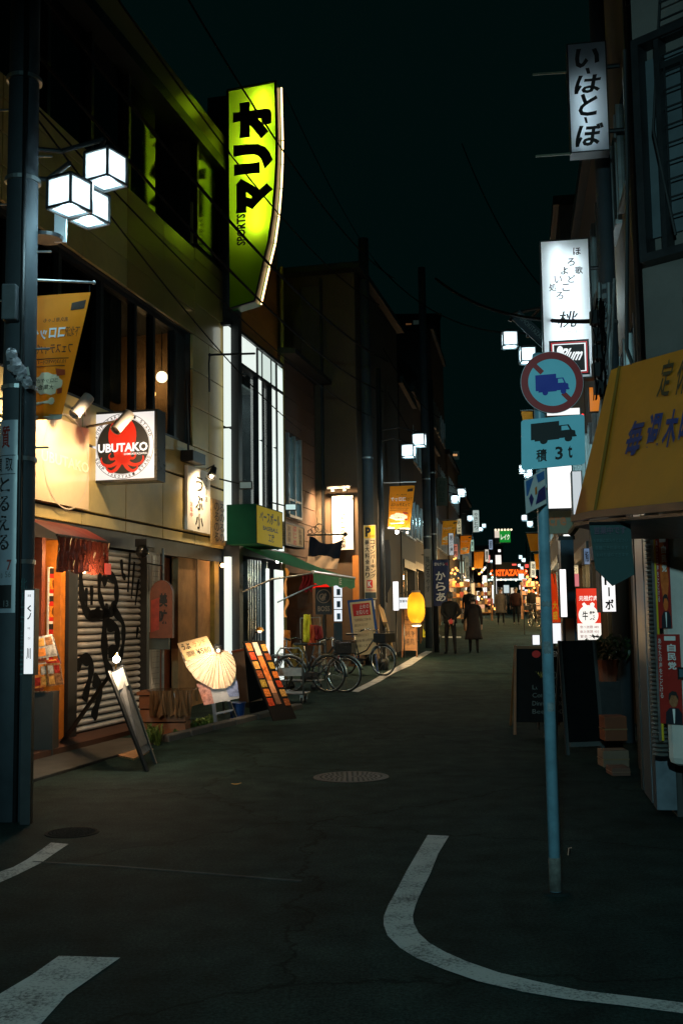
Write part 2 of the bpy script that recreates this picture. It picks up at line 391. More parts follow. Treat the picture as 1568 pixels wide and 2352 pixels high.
b=MB(); b.fbox(L,uS,uE,-7,-.06,zb,zt1); b.fbox(L,uS,uE,-7,-.06,zw,z3)
b.fbox(L,uS,uE,-7,-6.9,0,zb); b.fbox(L,uS,uE,-7,-6.9,zt1,zw); b.fbox(L,uS,uE,-7,-6.9,z3,zp)
b.fbox(L,4.15,uE,-7,-.06,zt1,zw); b.fbox(L,4.15,uE,-7,-.06,z3,zp)
b.fbox(L,uE-.12,uE,-7,-.08,0,zb)
b.build('wall',WALLD,A)
MB().fbox(L,uS-.1,uE,-7.1,.1,zp,zp+.5).build('parapet',CLAD2,A)
MB().fbox(L,uS,uE,-.5,.14,10.0,10.2).build('eave',DST,A)
# cladding panels, one by one
vj=[uS,-7.2,-5.4,-3.6,-2.0,LU(194,600),LU(293,600),LU(376,600),LU(447,600),uE]
def panel(u0,u1,z0,z1,m=CLAD,w=0.0):
    MB().fbox(L,u0+.008,u1-.008,-.05,w,z0+.008,z1-.008).build('panel',m,A,bev=.006)
for i in range(len(vj)-1):
    panel(vj[i],vj[i+1],zb,3.03); 
    panel(vj[i],vj[i+1],3.05,3.95); panel(vj[i],vj[i+1],3.97,zt1)
    zz=[zw,6.95,7.35,7.78,z3-.02] if i<8 else [zw,7.1,7.9,8.12]
    for a,c in zip(zz,zz[1:]): panel(vj[i],vj[i+1],a,c,CLAD2 if i>5 else CLAD)
for a,c in ((zt1,5.25),(5.25,5.9),(5.9,zw)): panel(4.15,4.95,a,c); panel(4.95,uE,a,c)
for a,c in ((8.14,8.9),):
    panel(4.15,4.2,a,c)
# glossy glass at the end of the top floor
o=MB().fbox(L,4.3,uE-.05,-.05,.01,8.2,9.95).build('window',mat('mirror_glass',(.42,.45,.36),rough=.10,metal=1.0,var=.12,scale=3),A)
MB().fbox(L,4.22,4.3,-.05,.06,8.16,9.98).build('frame',DST,o)
# first floor window band: frames, panes, curtains
FRM=mat('window_frame',(.02,.022,.024),rough=.4,metal=.5)
CURT=mat('curtain',s2l(90,100,90),rough=.9,var=.2)
wj=[uS,-7.5,-6,-4.5,-3,-1.6,-.35,.9,LU(300,900,-.2),LU(343,900,-.2),LU(392,900,-.2),4.15]
for i in range(len(wj)-1):
    o=MB().fbox(L,wj[i]+.05,wj[i+1]-.05,-.2,-.19,zt1+.08,zw-.08).build('window',GLS if 6<i<10 else DGL,A)
    f=MB(); f.fbox(L,wj[i]-.04,wj[i]+.05,-.24,-.12,zt1,zw); f.fbox(L,wj[i]+.05,wj[i+1]-.05,-.24,-.12,zt1,zt1+.08); f.fbox(L,wj[i]+.05,wj[i+1]-.05,-.24,-.12,zw-.08,zw)
    f.build('frame',FRM,o)
def curtain(u0,u1,z0,z1,m,w=-.4,n=26):
    c=MB(); P=[]
    for k in range(n+1):
        t=k/n; a=L.p(u0+(u1-u0)*t,w+.05*math.sin(k*2.1)+.02*math.sin(k*.7),z0); P.append(a); P.append((a[0],a[1],z1))
    c.add(P,[(2*k,2*k+1,2*k+3,2*k+2) for k in range(n)]); c.build('curtain',m,A,smooth=True)
curtain(.9,1.75,zt1,zw,CURT); curtain(1.75,2.1,4.9,zw,mat('pale_curtain',s2l(150,130,110),rough=.9)); curtain(-1.6,.9,zt1,zw,CURT,-.5,50)
# lit room behind the last window
uA,uB=LU(343,900,-.2),LU(392,900,-.2)
MB().fbox(L,uA-1.6,4.1,-3.2,-3.1,zt1,zw).build('room_wall',PLAS,A)
MB().fbox(L,uA-1.7,uA-1.6,-3.2,-.3,zt1,zw).build('room_wall',PLAS,A)
MB().fbox(L,4.02,4.1,-3.1,-.3,zt1,zw).build('room_wall',PLAS,A)
uL=LU(372,866,-.42); zL=LZ(372,866,-.42)
MB().ball(L.p(uL,-.42,zL),.10,12,8).build('pendant_lamp',lit('pendant_bulb',(1,.72,.4),9),A,smooth=True)
MB().tube([L.p(uL,-.42,zL+.1),L.p(uL,-.42,6.5)],.008,6).build('lamp_cord',BLK,A)
light('POINT',L.p(uL-.15,-.62,zL-.1),16,WARM,A,.1)
MB().ball(L.p(LU(352,905,-.4),-.4,LZ(352,905,-.4)),.05,8,6).build('candle_lamp',lit('amber_bulb',(1,.45,.12),8),A,smooth=True)
MB().fbox(L,uB+.02,4.1,-.16,-.13,zt1+.05,zw-.05).build('blind',mat('dark_blind',(.03,.03,.03),rough=.7),A)
sl=MB()
# top floor windows
for i in range(9):
    u0=-7+1.25*i
    if u0+1.2>4.15: break
    o=MB().fbox(L,u0+.05,u0+1.2,-.2,-.19,z3+.1,zp-.1).build('window',DGL,A)
    MB().fbox(L,u0-.03,u0+.05,-.24,-.1,z3,zp).fbox(L,u0+.05,u0+1.22,-.24,-.12,z3,z3+.09).build('frame',FRM,o)
# dark pilaster at the end of the front
MB().fbox(L,uE,uE+.2,-.3,.3,0.05,11.6).build('pilaster',BLK,A)
# ground floor: soffit, shutter, pillars, doorway
MB().fbox(L,uS,uE,-1.2,-.02,2.62,2.85).build('lintel',BLK,A)
sh0,sh1=LU(175,1500),LU(333,1500)
SLAT=mat('shutter_slat',(.55,.53,.5),rough=.5,metal=.1,var=.2,scale=4)
def shutter_mat():
    return SLAT
nsl=27; zs0=.1; zs1=2.6; hh=(zs1-zs0)/nsl
SH=MB().fbox(L,sh0,sh1,-.14,-.12,zs0,zs1).build('shutter',DST,A)
for k in range(nsl):
    z0=zs0+k*hh; s=MB()
    pr=[(-.115,z0+.012),(-.075,z0+.03),(-.07,z0+hh*.55),(-.085,z0+hh*.85),(-.115,z0+hh-.004)]
    s.add([L.p(sh0,w,z) for w,z in pr]+[L.p(sh1,w,z) for w,z in pr],[(i,i+1,6+i,5+i) for i in range(4)]); s.build('slat',SLAT,SH)
MB().fbox(L,sh0-.06,sh0,-.2,.02,.05,2.62).build('shutter_rail',DST,A); MB().fbox(L,sh1,sh1+.1,-.2,.03,.05,2.62).build('shutter_rail',DST,A)
# graffiti: sprayed strokes lying on the slats
gm=mat('spray_paint',(.008,.009,.010),rough=.8,var=.5,scale=14,spec=.1)
def stroke(pts,wd):
    m=MB(); P=[]
    for x,y in pts:
        u,z=L.fp(x,y,-.06); P.append((u,z))
    Q=[]
    for i in range(len(P)-1):
        for k in range(6):
            t=k/6; Q.append((P[i][0]+(P[i+1][0]-P[i][0])*t,P[i][1]+(P[i+1][1]-P[i][1])*t))
    Q.append(P[-1]); 
    for it in range(3): Q=[Q[0]]+[tuple((Q[i-1][j]+2*Q[i][j]+Q[i+1][j])/4 for j in (0,1)) for i in range(1,len(Q)-1)]+[Q[-1]]
    vs=[]
    for i,(u,z) in enumerate(Q):
        a=Q[max(i-1,0)];c=Q[min(i+1,len(Q)-1)]; dx,dz=c[0]-a[0],c[1]-a[1]; n=math.hypot(dx,dz) or 1; w=1.35*wd*(.85+.2*math.sin(i*.9))/2
        for sg in (1,-1): vs.append(L.p(u-dz/n*w*sg,-.066,z+dx/n*w*sg))
    m.add(vs,[(2*i,2*i+1,2*i+3,2*i+2) for i in range(len(Q)-1)]); return m
for pts,wd in [([(187,1275),(187,1335),(193,1400),(210,1415),(232,1405)],.12),([(232,1300),(228,1360),(240,1400),(250,1395)],.1),([(237,1340),(250,1318),(268,1335),(270,1380),(258,1400)],.12),
               ([(205,1415),(250,1410),(270,1395)],.12),([(212,1345),(212,1390)],.08),([(200,1350),(200,1395)],.07),([(248,1400),(240,1450),(243,1520),(260,1560)],.16),([(262,1400),(285,1430),(285,1480),(275,1520)],.11),([(248,1435),(270,1440),(272,1490),(250,1500)],.14),
               ([(177,1535),(190,1512),(212,1518),(210,1550),(195,1610)],.13),([(215,1560),(232,1570),(225,1620),(215,1650)],.15),([(280,1285),(283,1320),(290,1330)],.07),([(300,1270),(295,1360)],.06),([(310,1290),(303,1375)],.05),([(320,1330),(312,1390)],.05),([(318,1440),(315,1465)],.06),([(285,1560),(297,1600),(293,1640)],.12)]:
    stroke(pts,wd).build('graffiti',gm,SH)
# pillar, tiled strip, red-brown door, plaster bay
MB().fbox(L,sh1+.1,LU(365,1500),-.12,.02,.1,2.62).build('pillar',mat('grey_tile',(.25,.24,.22),rough=.5,var=.3,scale=3),A)
tl=mat('small_tile',(.4,.38,.34),rough=.4,var=.2)
ua,ub=LU(346,1500),LU(362,1500)
for k in range(30):
    for j in range(2):
        z0=.12+k*.082; d=(ub-ua)/2; MB().fbox(L,ua+j*d+.006,ua+(j+1)*d-.006,.02,.028,z0+.005,z0+.075).build('tile',tl,A)
MB().tube([L.p(LU(366,1500),.06,.1),L.p(LU(366,1500),.06,2.7)],.022,8).build('drain_pipe',GAL,A)
DW=mat('red_brown_wood',s2l(120,52,24),rough=.6,var=.45,scale=9,bump=.2,bscale=40)
d0,d1=LU(371,1450),LU(420,1450)
D=MB().fbox(L,d0,d1,-.3,-.26,.1,2.62).build('door',BLK,A)
for k in range(5):
    w=(d1-d0)/5; MB().fbox(L,d0+k*w+.006,d0+(k+1)*w-.006,-.26,-.22,.12,2.6).build('plank',DW,D)
PL2=mat('stained_plaster',s2l(170,130,88),rough=.85,var=.4,scale=2.5,bump=.2)
MB().fbox(L,d1,LU(493,1450),-.2,-.08,.05,2.62).build('wall_panel',PL2,A)
MB().fbox(L,LU(493,1450),LU(503,1450),-.2,.0,.05,2.62).build('door_post',mat('mossy_wood',s2l(120,95,25),rough=.7,var=.4),A)
MB().fbox(L,LU(503,1450),uE,-.22,-.1,.05,2.62).build('wall_panel',PL2,A)
MB().tube([L.p(LU(459,1450),-.05,.2),L.p(LU(459,1450),-.05,2.62)],.02,8).build('drain_pipe',mat('brown_pipe',s2l(120,90,60),rough=.5),A)
o=MB().ball(L.p(LU(499,1270),.1,2.55),.04,10,8).build('porch_lamp',lit('porch_bulb',(1,.55,.2),9),A,smooth=True)
light('POINT',L.p(LU(499,1270),.35,2.4),16,WARM,A,.06)
# doorway at the far left with warm interior
e0,e1=LU(100,1450),LU(168,1450)
MB().fbox(L,uS,LU(82,1450),-.3,-.05,.05,2.62).build('wall_panel',WALLD,A)
MB().fbox(L,e0,e1,-1.6,-1.5,.05,2.62).build('room_wall',mat('shop_back_wall',s2l(150,80,40),rough=.8,var=.4,scale=3),A)
MB().fbox(L,LU(142,1450),LU(153,1450),-.25,-.02,.1,2.62).build('door_post',mat('orange_wood',s2l(190,115,35),rough=.55,var=.3,scale=8),A)
MB().fbox(L,LU(100,1450),LU(108,1450),-.25,-.03,.1,2.62).build('door_post',DW,A)
MB().fbox(L,LU(155,1450),sh0-.06,-.25,.02,.05,2.62).build('door_post',BLK,A)
light('POINT',L.p(LU(125,1450),-.9,2.2),14,(1,.5,.18),A,.1)
o=MB().ball(L.p(LU(128,1440),-.7,2.35),.06,10,8).build('bulb',lit('door_bulb',(1,.6,.25),6),A,smooth=True)
# steps / apron in front
MB().fbox(L,-2.2,2.3,-.3,.42,0,.1).build('door_step',mat('terracotta_step',s2l(74,44,30),rough=.7,var=.3),A)
# vertical row of menu posters in the doorway
T=thing('menu_poster_strip','column of red and orange menu posters glowing inside the left doorway','poster',L.p(LU(124,1450),-.12,.6))
pl=flat(L,-.12,113,1302,137,1560)
pl.slab(MB(),.02).build('board',WHT,T)
for k in range(4):
    b0=.01+.25*k
    m=MB(); pl.rect(m,.06,b0,.94,b0+.05); m.build('title',INK,T)
    m=MB(); pl.rect(m,.06,b0+.05,.94,b0+.09); pl.rect(m,.06,b0+.19,.94,b0+.225); m.build('red_band',RED,T)
    m=MB(); pl.rect(m,.06,b0+.09,.94,b0+.19); m.build('photo',mat('dish_photo',s2l(225,140,45),rough=.4,var=.6,scale=30),T)
    m=MB(); pl.disc(m,.5,b0+.14,.06,.006,12); m.build('dish',mat('dish_dark',s2l(110,60,20),rough=.4,var=.6,scale=40),T)
light('POINT',L.p(LU(126,1450),.25,2.4),16,WARM,T,.03)
# ---------------- pale glossy sign panel on the cladding, with spotlights
T=thing('pale_sign_panel','glossy cream sign panel on the cladding lit by cylinder spotlights','sign',L.p(LU(120,1050),.05,3.0))
pl=PL(L.p(LU(30,1050),.06,LZ(190,985)),L.p(LU(196,1050),.06,LZ(190,985)),L.p(LU(30,1050),.06,3.06))
pl.slab(MB(),.05).build('panel',mat('cream_gloss',s2l(232,205,165),rough=.16,var=.05,spec=.6,coat=.5),T)
m=MB(); pl.disc(m,.66,.48,.62,.004,60,.6); m.build('ring',mat('painted_reflection',s2l(205,185,155),rough=.4,var=.05),T)  # ring and word: the octopus sign's reflection painted onto the panel
m=MB(); pl.text(m,'UBUTAKO',.3,.42,.99,.55,.005,bold=.02); m.build('lettering',mat('painted_reflection2',s2l(240,222,195),rough=.4,var=.05),T)
def cylspot(px0,px1,label,target,energy,root):
    a=V(px0);b=V(px1); T=thing('cylinder_spotlight',label,'spotlight',tuple(a),group='cylinder spotlights over the cream panel')
    d=(b-a).normalized(); q=d.to_track_quat('Z','Y').to_matrix()
    MB().lathe([(.001,0),(.075,0),(.075,.34),(.06,.34),(.06,.3),(.001,.3)],a,20,q).build('housing',mat('grey_enamel',(.20,.19,.18),rough=.6),T,smooth='auto')
    c=a+d*.12; MB().tube([c,root],.018,6).build('arm',mat('beige_paint',s2l(170,150,120),rough=.6),T)
    light('SPOT',b+d*.10+V((L.w[0]*.45,L.w[1]*.45,.1)),energy,(1,.72,.42),T,.06,target,150,1.0)
    return T
a=at(205,912,13.2); cylspot(a,at(172,952,13.05),'grey cylinder spotlight above the pale cream sign panel',L.p(LU(60,1060),.05,3.5),190,L.p(LU(196,930),0,4.35))
a=at(298,950,13.9); cylspot(a,at(268,985,13.75),'grey cylinder spotlight in front of the octopus sign',L.p(LU(220,1060),.05,3.3),120,L.p(LU(200,960),0,4.2))
# ---------------- octopus light box
pl=cross(L,14.45,213,953,355,1104)
T=thing('octopus_sign','square light box with red octopus logo and UBUTAKO lettering','sign',tuple(pl.pt(0,1)))
m=MB(); pl.slab(m,.30,-.04,-.035,1.04,1.035,front=-.004); m.build('case',mat('black_case',(.012,.012,.012),rough=.3,var=.1,coat=.3),T)
WLB=lit('white_lightbox',(1,.98,.97),.72)
m=MB(); pl.rect(m,.0,.0,1,1,.002); m.build('panel',WLB,T)
r=pl.W*.495
m=MB(); pl.disc(m,.5,.5,r,.004,56,r*.985); pl.disc(m,.5,.5,r*.875,.0042,56,r*.865); pl.disc(m,.5,.5,r*.85,.004,56); m.build('emblem',INK,T)
m=MB()
for st,a0,a1,fl in (('SOUP TAKOYAKI STAND',-165,-15,1),('SOUP TAKOYAKI STAND',160,20,-1)):
    for k,ch in enumerate(st):
        if ch==' ': continue
        an=R(a0+(a1-a0)*(k+.5)/len(st)); vs,fs,w,h=glyph(ch,.02); rr=r*.93; out=[]
        for x,y in vs:
            lx=(x-.5)*r*.075; ly=(y-.5)*r*.085
            tx=(-math.sin(an),math.cos(an)) if fl==1 else (math.sin(an),-math.cos(an))
            ra=(math.cos(an),math.sin(an)) if fl==1 else (-math.cos(an),-math.sin(an))
            X=rr*math.cos(an)+tx[0]*lx+ra[0]*ly; Y=rr*math.sin(an)+tx[1]*lx+ra[1]*ly
            out.append(pl.pt(.5+X/pl.W,.5+Y/pl.H,.006))
        m.add(out,fs)
m.build('lettering',INK,T)
OR=lit('octopus_red',s2l(235,45,22),.6)
m=MB(); E=[]
for k in range(28):
    a=2*math.pi*k/28; E.append((.49+.225*math.cos(a)*(1-.06*math.sin(a)),.36+.30*math.sin(a)))
pl.poly(m,E,.006); pl.poly(m,[(.33,.5),(.65,.5),(.62,.72),(.5,.78),(.38,.72)],.0065)
for sg in (-1,1):
    for pts,wd in (([(.0,.66),(.1,.76),(.2,.8),(.31,.77),(.345,.70),(.33,.66)],.07),([(.0,.7),(.09,.85),(.18,.89),(.25,.84),(.24,.8)],.07),([(.02,.62),(.1,.68),(.19,.70),(.22,.64),(.18,.60)],.055)):
        Q=[]
        for i in range(len(pts)-1):
            for k in range(5): Q.append(tuple(pts[i][j]+(pts[i+1][j]-pts[i][j])*k/5 for j in (0,1)))
        Q.append(pts[-1])
        for it in range(4): Q=[Q[0]]+[tuple((Q[i-1][j]+2*Q[i][j]+Q[i+1][j])/4 for j in (0,1)) for i in range(1,len(Q)-1)]+[Q[-1]]
        vs=[]
        for i,(x,y) in enumerate(Q):
            a=Q[max(i-1,0)];c=Q[min(i+1,len(Q)-1)]; dx,dy=c[0]-a[0],c[1]-a[1]; n=math.hypot(dx,dy); w=wd*(1-.8*i/len(Q))/2
            for q in (1,-1): vs.append(pl.pt(.49+sg*(x-dy/n*w*q),y+dx/n*w*q,.0065))
        m.add(vs,[(2*i,2*i+1,2*i+3,2*i+2) for i in range(len(Q)-1)])
m.build('octopus',OR,T)
WLT=lit('white_letters',(1,.97,.95),1.0)
m=MB(); pl.text(m,'UBUTAKO',.10,.455,.90,.59,.010,bold=.035); pl.text(m,'SHIMOKITAZAWA',.52,.61,.89,.64,.010,bold=.01); m.build('brand_lettering',WLT,T)
# back face (seen as a reflection in the panel)
pb=PL(pl.pt(1,0,-.31),pl.pt(0,0,-.31),pl.pt(1,1,-.31)); m=MB(); pb.rect(m,0,0,1,1,.002); m.build('panel',WLB,T); m=MB(); pb.disc(m,.5,.5,r*.76,.004,40); m.build('emblem',INK,T)
m=MB(); pb.text(m,'UBUTAKO',.10,.455,.90,.59,.008,bold=.035); m.build('brand_lettering',WLT,T); m=MB(); pb.poly(m,E,.006); m.build('octopus',OR,T)
# ---------------- narrow lit sign with brush writing, lamp and map plate
pl=flat(L,.06,436,1085,480,1235)
pl=PL(L.p(LU(423,1150),.06,LZ(470,1085)),L.p(LU(476,1150),.06,LZ(470,1085)),L.p(LU(423,1150),.06,LZ(450,1222)))
T=thing('brush_sign','white upright sign with black brush writing on the cream cladding','sign',tuple(pl.pt(.5,1)))
pl.slab(MB(),.05).build('board',mat('sign_white',(.78,.76,.72),rough=.5,var=.04),T)
m=MB(); pl.vtext(m,'うぶ小',.32,.1,.66,.98,bold=.03); pl.vtext(m,'下北沢店',.74,.1,.86,.5); m.build('lettering',INK,T)
m=MB(); pl.vtext(m,'営業中',.1,.55,.22,.8); m.build('red_lettering',RED,T)
T2=thing('lamp_head','small black spot lamp over the brush writing sign','lamp',L.p(LU(492,1080),.5,LZ(492,1090)))
hd=V(at(492,1075,18.3)); dn=(V(at(483,1102,18.15))-hd).normalized()
MB().lathe([(.001,0),(.05,0),(.06,.1),(.085,.22),(.075,.22),(.05,.11),(.001,.1)],hd,14,dn.to_track_quat('Z','Y').to_matrix()).build('housing',BLK,T2)
MB().tube([hd,hd+V((0,0,.05)),V(L.p(LU(475,1090),0,hd.z+.05))],.014,6).build('arm',BLK,T2)
MB().ball(hd+dn*.19,.035,10,6).build('bulb',lit('spot_bulb',(1,.75,.45),12),T2,smooth=True)
light('SPOT',hd+dn*.25+V((.12,-.12,.05)),120,(1,.72,.40),T2,.04,pl.pt(.5,.6),150,1.0)
pm=PL(L.p(LU(481,1200),.05,LZ(500,1150)),L.p(LU(512,1200),.05,LZ(500,1150)),L.p(LU(481,1200),.05,LZ(500,1252)))
T=thing('map_plate','mottled brown plate with looping script below the lamp','sign',tuple(pm.pt(.5,1)))
pm.slab(MB(),.03).build('board',mat('brass_plate',s2l(150,120,70),rough=.5,var=.5,scale=14),T)
m=MB(); pm.vtext(m,'のるのる',.15,.05,.5,.95); pm.vtext(m,'るのるの',.55,.05,.9,.95); m.build('lettering',INK,T)
# bracket box and small lamp bracket on the wall
T=thing('wall_cable_box','dark junction box with cables under the window band','junction box',L.p(LU(430,1040),.1,4.3))
MB().fbox(L,LU(415,1040),LU(445,1060),.0,.22,LZ(430,1065),LZ(430,1040)).build('case',DST,T,bev=.01)
MB().tube([L.p(LU(420,1050),.1,LZ(430,1040)),L.p(LU(420,1000),.08,4.9),L.p(LU(420,950),.06,5.6)],.02,6).build('cable',BLK,T)
# ---------------- red vinyl awning over the doorway
T=thing('red_awning','red vinyl awning with clear plastic curtain over the left doorway','awning',L.p(-.6,.3,2.3))
RV=mat('red_vinyl',s2l(105,28,18),rough=.4,var=.35,scale=5,trans=.12)
a0,a1=LU(20,1230),LU(246,1260,.6)
m=MB(); n=14
P=[]
for i in range(n+1):
    u=a0+(a1-a0)*i/n
    P+= [L.p(u,.05,2.82),L.p(u,.32,2.74-.01*math.sin(i*1.3)),L.p(u,.62,2.58+.012*math.sin(i*2))]
m.add(P,[(3*i+j,3*i+j+1,3*i+j+4,3*i+j+3) for i in range(n) for j in (0,1)]); m.build('canopy',RV,T,smooth=True)
MB().tube([L.p(a0,.62,2.57),L.p(a1,.62,2.57)],.018,8).build('front_bar',DST,T)
m=MB(); P=[]; n=60
for i in range(n+1):
    u=a0+(a1-a0)*i/n; sag=.03*math.sin(i*.9)
    for j in range(4):
        t=j/3; P.append(L.p(u,.62+.03*math.sin(i*1.1+j)+.015*math.sin(i*3.1),2.56-(.40+.02*math.sin(i*.35))*t))
m.add(P,[(4*i+j,4*i+j+1,4*i+j+5,4*i+j+4) for i in range(n) for j in range(3)])
m.build('vinyl_curtain',mat('smoky_vinyl',s2l(72,34,28),rough=.12,var=.5,scale=9,spec=.8,coat=.7,trans=.12),T,smooth=True)
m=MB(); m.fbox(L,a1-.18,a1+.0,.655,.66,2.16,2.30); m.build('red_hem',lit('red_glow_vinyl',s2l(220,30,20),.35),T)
# ---------------- camera / speaker cluster under the soffit
T=thing('ceiling_speaker','black round security camera under the soffit before the shutter','camera',L.p(LU(292,1265),.2,2.5))
MB().ball(L.p(LU(290,1262),.25,LZ(290,1262,.25)),.095,14,10).build('dome',mat('black_gloss',(.01,.01,.01),rough=.1,var=0),T,smooth=True)
MB().fbox(L,LU(293,1250),LU(312,1250),.12,.3,LZ(300,1258),LZ(300,1240)).build('bracket',BLK,T)

T=thing('added_doorway_bulb','bare warm bulb added under the red awning at the left doorway','lamp',L.p(-.9,.55,2.2))  # bulb added to throw the doorway's warm light onto the pavement
MB().ball(L.p(-.9,.55,2.2),.04,10,8).build('bulb',lit('awning_bulb',(1,.62,.28),8),T,smooth=True); MB().tube([L.p(-.9,.55,2.23),L.p(-.9,.5,2.62)],.008,6).build('cord',BLK,T)
light('POINT',L.p(-.9,.75,2.1),42,(1,.55,.25),T,.05)

# narrow concrete apron along the front
ap=MB(); ap.fbox(L,-9,5.7,.40,1.15,-.02,.035); tag(ap.build('pavement',mat('apron_concrete',(.06,.058,.054),rough=.85,var=.35,scale=3,bump=.4,bscale=60,spec=.15),bev=.01),'narrow concrete apron before the clad building','pavement',kind='structure')
# ---------------------------------------------------------------- near left: pole, lanterns, banner, signs
UPC=mat('pole_concrete',(.035,.045,.055),rough=.7,var=.25,scale=4,bump=.15,bscale=120)
pb=gp(40,1882); PX,PY=pb[0]-.035,pb[1]
T=thing('utility_pole','thick concrete utility pole at the left edge with advertising plates','utility pole',(PX,PY,0))
MB().lathe([(.145,0),(.142,1.4),(.133,4),(.12,8),(.11,12)],(PX,PY,0),28).build('shaft',UPC,T,smooth=True)
for z in (2.05,2.9,3.5,5.3,6.2):
    MB().lathe([(.15,z),(.15,z+.035),(.14,z+.036)],(PX,PY,0),24).build('band',GAL,T)
# vertical address lettering curved on the shaft
def on_pole(mb,st,ang0,z1,z0,wd,rad,bold=0):
    n=len(st); h=(z1-z0)/n
    for i,ch in enumerate(st):
        vs,fs,_,_=glyph(ch,bold); out=[]
        for x,y in vs:
            a=ang0+(x-.5)*wd/rad; out.append((PX+rad*math.sin(a),PY-rad*math.cos(a),z1-i*h-(1-y)*h*.8))
        mb.add(out,fs)
m=MB(); on_pole(m,'北沢二丁目33',R(38),1.93,1.13,.07,.1475); m.build('lettering',mat('teal_print',s2l(70,105,105),rough=.6,var=.1),T)
# street lamp with three cube lanterns on the pole
LANT=mat('lantern_frost',(.8,.9,.95),rough=.5,var=0,trans=.7,emit=.55,ecol=(.72,.93,1.0))
def lantern(T,c,s,rz,fm=DST):
    """cube lantern: frosted panes in a black frame; c = centre of the base"""
    c=V(c); Mz=Matrix.Rotation(rz,3,'Z'); q=s/2
    P=lambda x,y,z:tuple(c+Mz@V((x,y,z)))
    cage=MB()
    for sx in (-1,1):
        for sy in (-1,1): cage.bar(P(sx*q,sy*q,0),P(sx*q,sy*q,s),s*.085)
    for z in (0,s):
        for sg in (-1,1):
            cage.bar(P(-q,sg*q,z),P(q,sg*q,z),s*.09); cage.bar(P(sg*q,-q,z),P(sg*q,q,z),s*.09)
    L_=MB().hexa([P(-q,-q,s),P(q,-q,s),P(q,q,s),P(-q,q,s)]+[P(-q*.6,-q*.6,s*1.18),P(q*.6,-q*.6,s*1.18),P(q*.6,q*.6,s*1.18),P(-q*.6,q*.6,s*1.18)]).build('lantern_cap',fm,T)
    cage.build('frame',fm,L_)
    g=s*.47
    for a,b_ in (((-g,-g),(g,-g)),((g,-g),(g,g)),((g,g),(-g,g)),((-g,g),(-g,-g))):
        MB().quad(P(a[0],a[1],s*.04),P(b_[0],b_[1],s*.04),P(b_[0],b_[1],s*.97),P(a[0],a[1],s*.97)).build('pane',LANT,L_)
    MB().quad(P(-g,-g,s*.03),P(g,-g,s*.03),P(g,g,s*.03),P(-g,g,s*.03)).build('pane',LANT,L_)
    MB().ball(P(0,0,s*.55),s*.2,10,8).build('bulb',lit('lantern_core',(.85,.97,1),26),L_,smooth=True)
    light('POINT',P(0,0,-s*.25),17*(s/.25)**2,COOL,T,s*.3)
    return L_
T=thing('street_lamp','street lamp with three glowing cube lanterns on the left pole','street lamp',(PX,PY,4.6))
ls=.25
for x,y,Y in ((160,483,8.5),(243,421,8.75),(205,509,9.2)):
    c=at(x,y,Y); lantern(T,c,ls,R(-28))
c1=V(at(160,380,8.5)); c2=V(at(240,325,8.75))
MB().tube([(PX,PY,5.35),(PX+.2,PY+.05,5.36),tuple(c1+V((0,0,.02)))],.022,8).build('arm',DST,T)
MB().tube([(PX,PY,5.62),(PX+.3,PY+.08,5.62),tuple(c2+V((0,0,.02)))],.022,8).build('arm',DST,T)
MB().tube([tuple(c2+V((0,0,.02))),tuple(V(at(205,425,9.2)))],.018,8).build('arm',DST,T)
p=facing(9.0,126,475,153,556); 
o=MB(); p.slab(o,.03); o.build('name_plate',mat('grey_plate',(.3,.33,.35),rough=.4,metal=.3),T)
MB().lathe([(.001,0),(.14,0),(.15,.03),(.001,.05)],at(106,551,8.95),20).build('light_sensor',DST,T)
# pasted advertising plates wrapped on the pole
def wrap(T,name,m,a0,a1,z0,z1,rad):
    b=MB(); n=14; P=[]
    for i in range(n+1):
        a=R(a0+(a1-a0)*i/n); P+=[(PX+rad*math.sin(a),PY-rad*math.cos(a),z0),(PX+rad*math.sin(a),PY-rad*math.cos(a),z1)]
    b.add(P,[(2*i,2*i+1,2*i+3,2*i+2) for i in range(n)]); return b.build(name,m,T,smooth=True)
z1=at(20,972,PY)[2]; z0=at(20,1408,PY)[2]
T=thing('pole_advert','curved grey advertising plate with black lettering wrapped round the left pole','sign',(PX,PY-.15,z0))
wrap(T,'plate',mat('plate_grey',(.26,.29,.34),rough=.35,var=.12,spec=.6),-105,14,z0,z1,.152)
def onp(st,ang,za,zc,wd,m,bold=.01):
    mb=MB(); on_pole(mb,st,R(ang),za,zc,wd,.1545,bold); return mb.build('lettering',m,T)
zz=lambda y:at(20,y,PY)[2]
RB=mat('brown_red_ink',s2l(120,30,25),rough=.5,var=.1)
onp('質',-26,zz(985),zz(1048),.085,RB,.02)
mb=MB(); 
for st,a,w in (('買',-50,.06),('取',-12,.065)):
    vs,fs,_,_=glyph(st,.01); za,zc=zz(1058),zz(1088)
    mb=MB(); mb.add([(PX+.1545*math.sin(R(a)+(x-.5)*w/.1545),PY-.1545*math.cos(R(a)+(x-.5)*w/.1545),za-(1-y)*(za-zc)) for x,y in vs],fs); mb.build('lettering',INK,T)
onp('とるえる',-28,zz(1100),zz(1275),.11,INK,.02)
onp('7',-6,zz(1288),zz(1318),.04,RB,.02)
wrap(T,'band_print',INK,-105,2,zz(1398),zz(1345),.1538)
mb=MB()
for st,a,w,ya,yb in (('0',-32,.02,1318,1330),('56',-9,.05,1314,1328),('13',-14,.045,1380,1394)):
    vs,fs,_,_=glyph(st,.01); za,zc=zz(ya),zz(yb)
    mb.add([(PX+.1552*math.sin(R(a)+(x-.5)*w/.155),PY-.1552*math.cos(R(a)+(x-.5)*w/.155),za-(1-y)*(za-zc)) for x,y in vs],fs)
mb.build('lettering',mat('grey_ink',(.12,.13,.14),rough=.6,var=0),T)
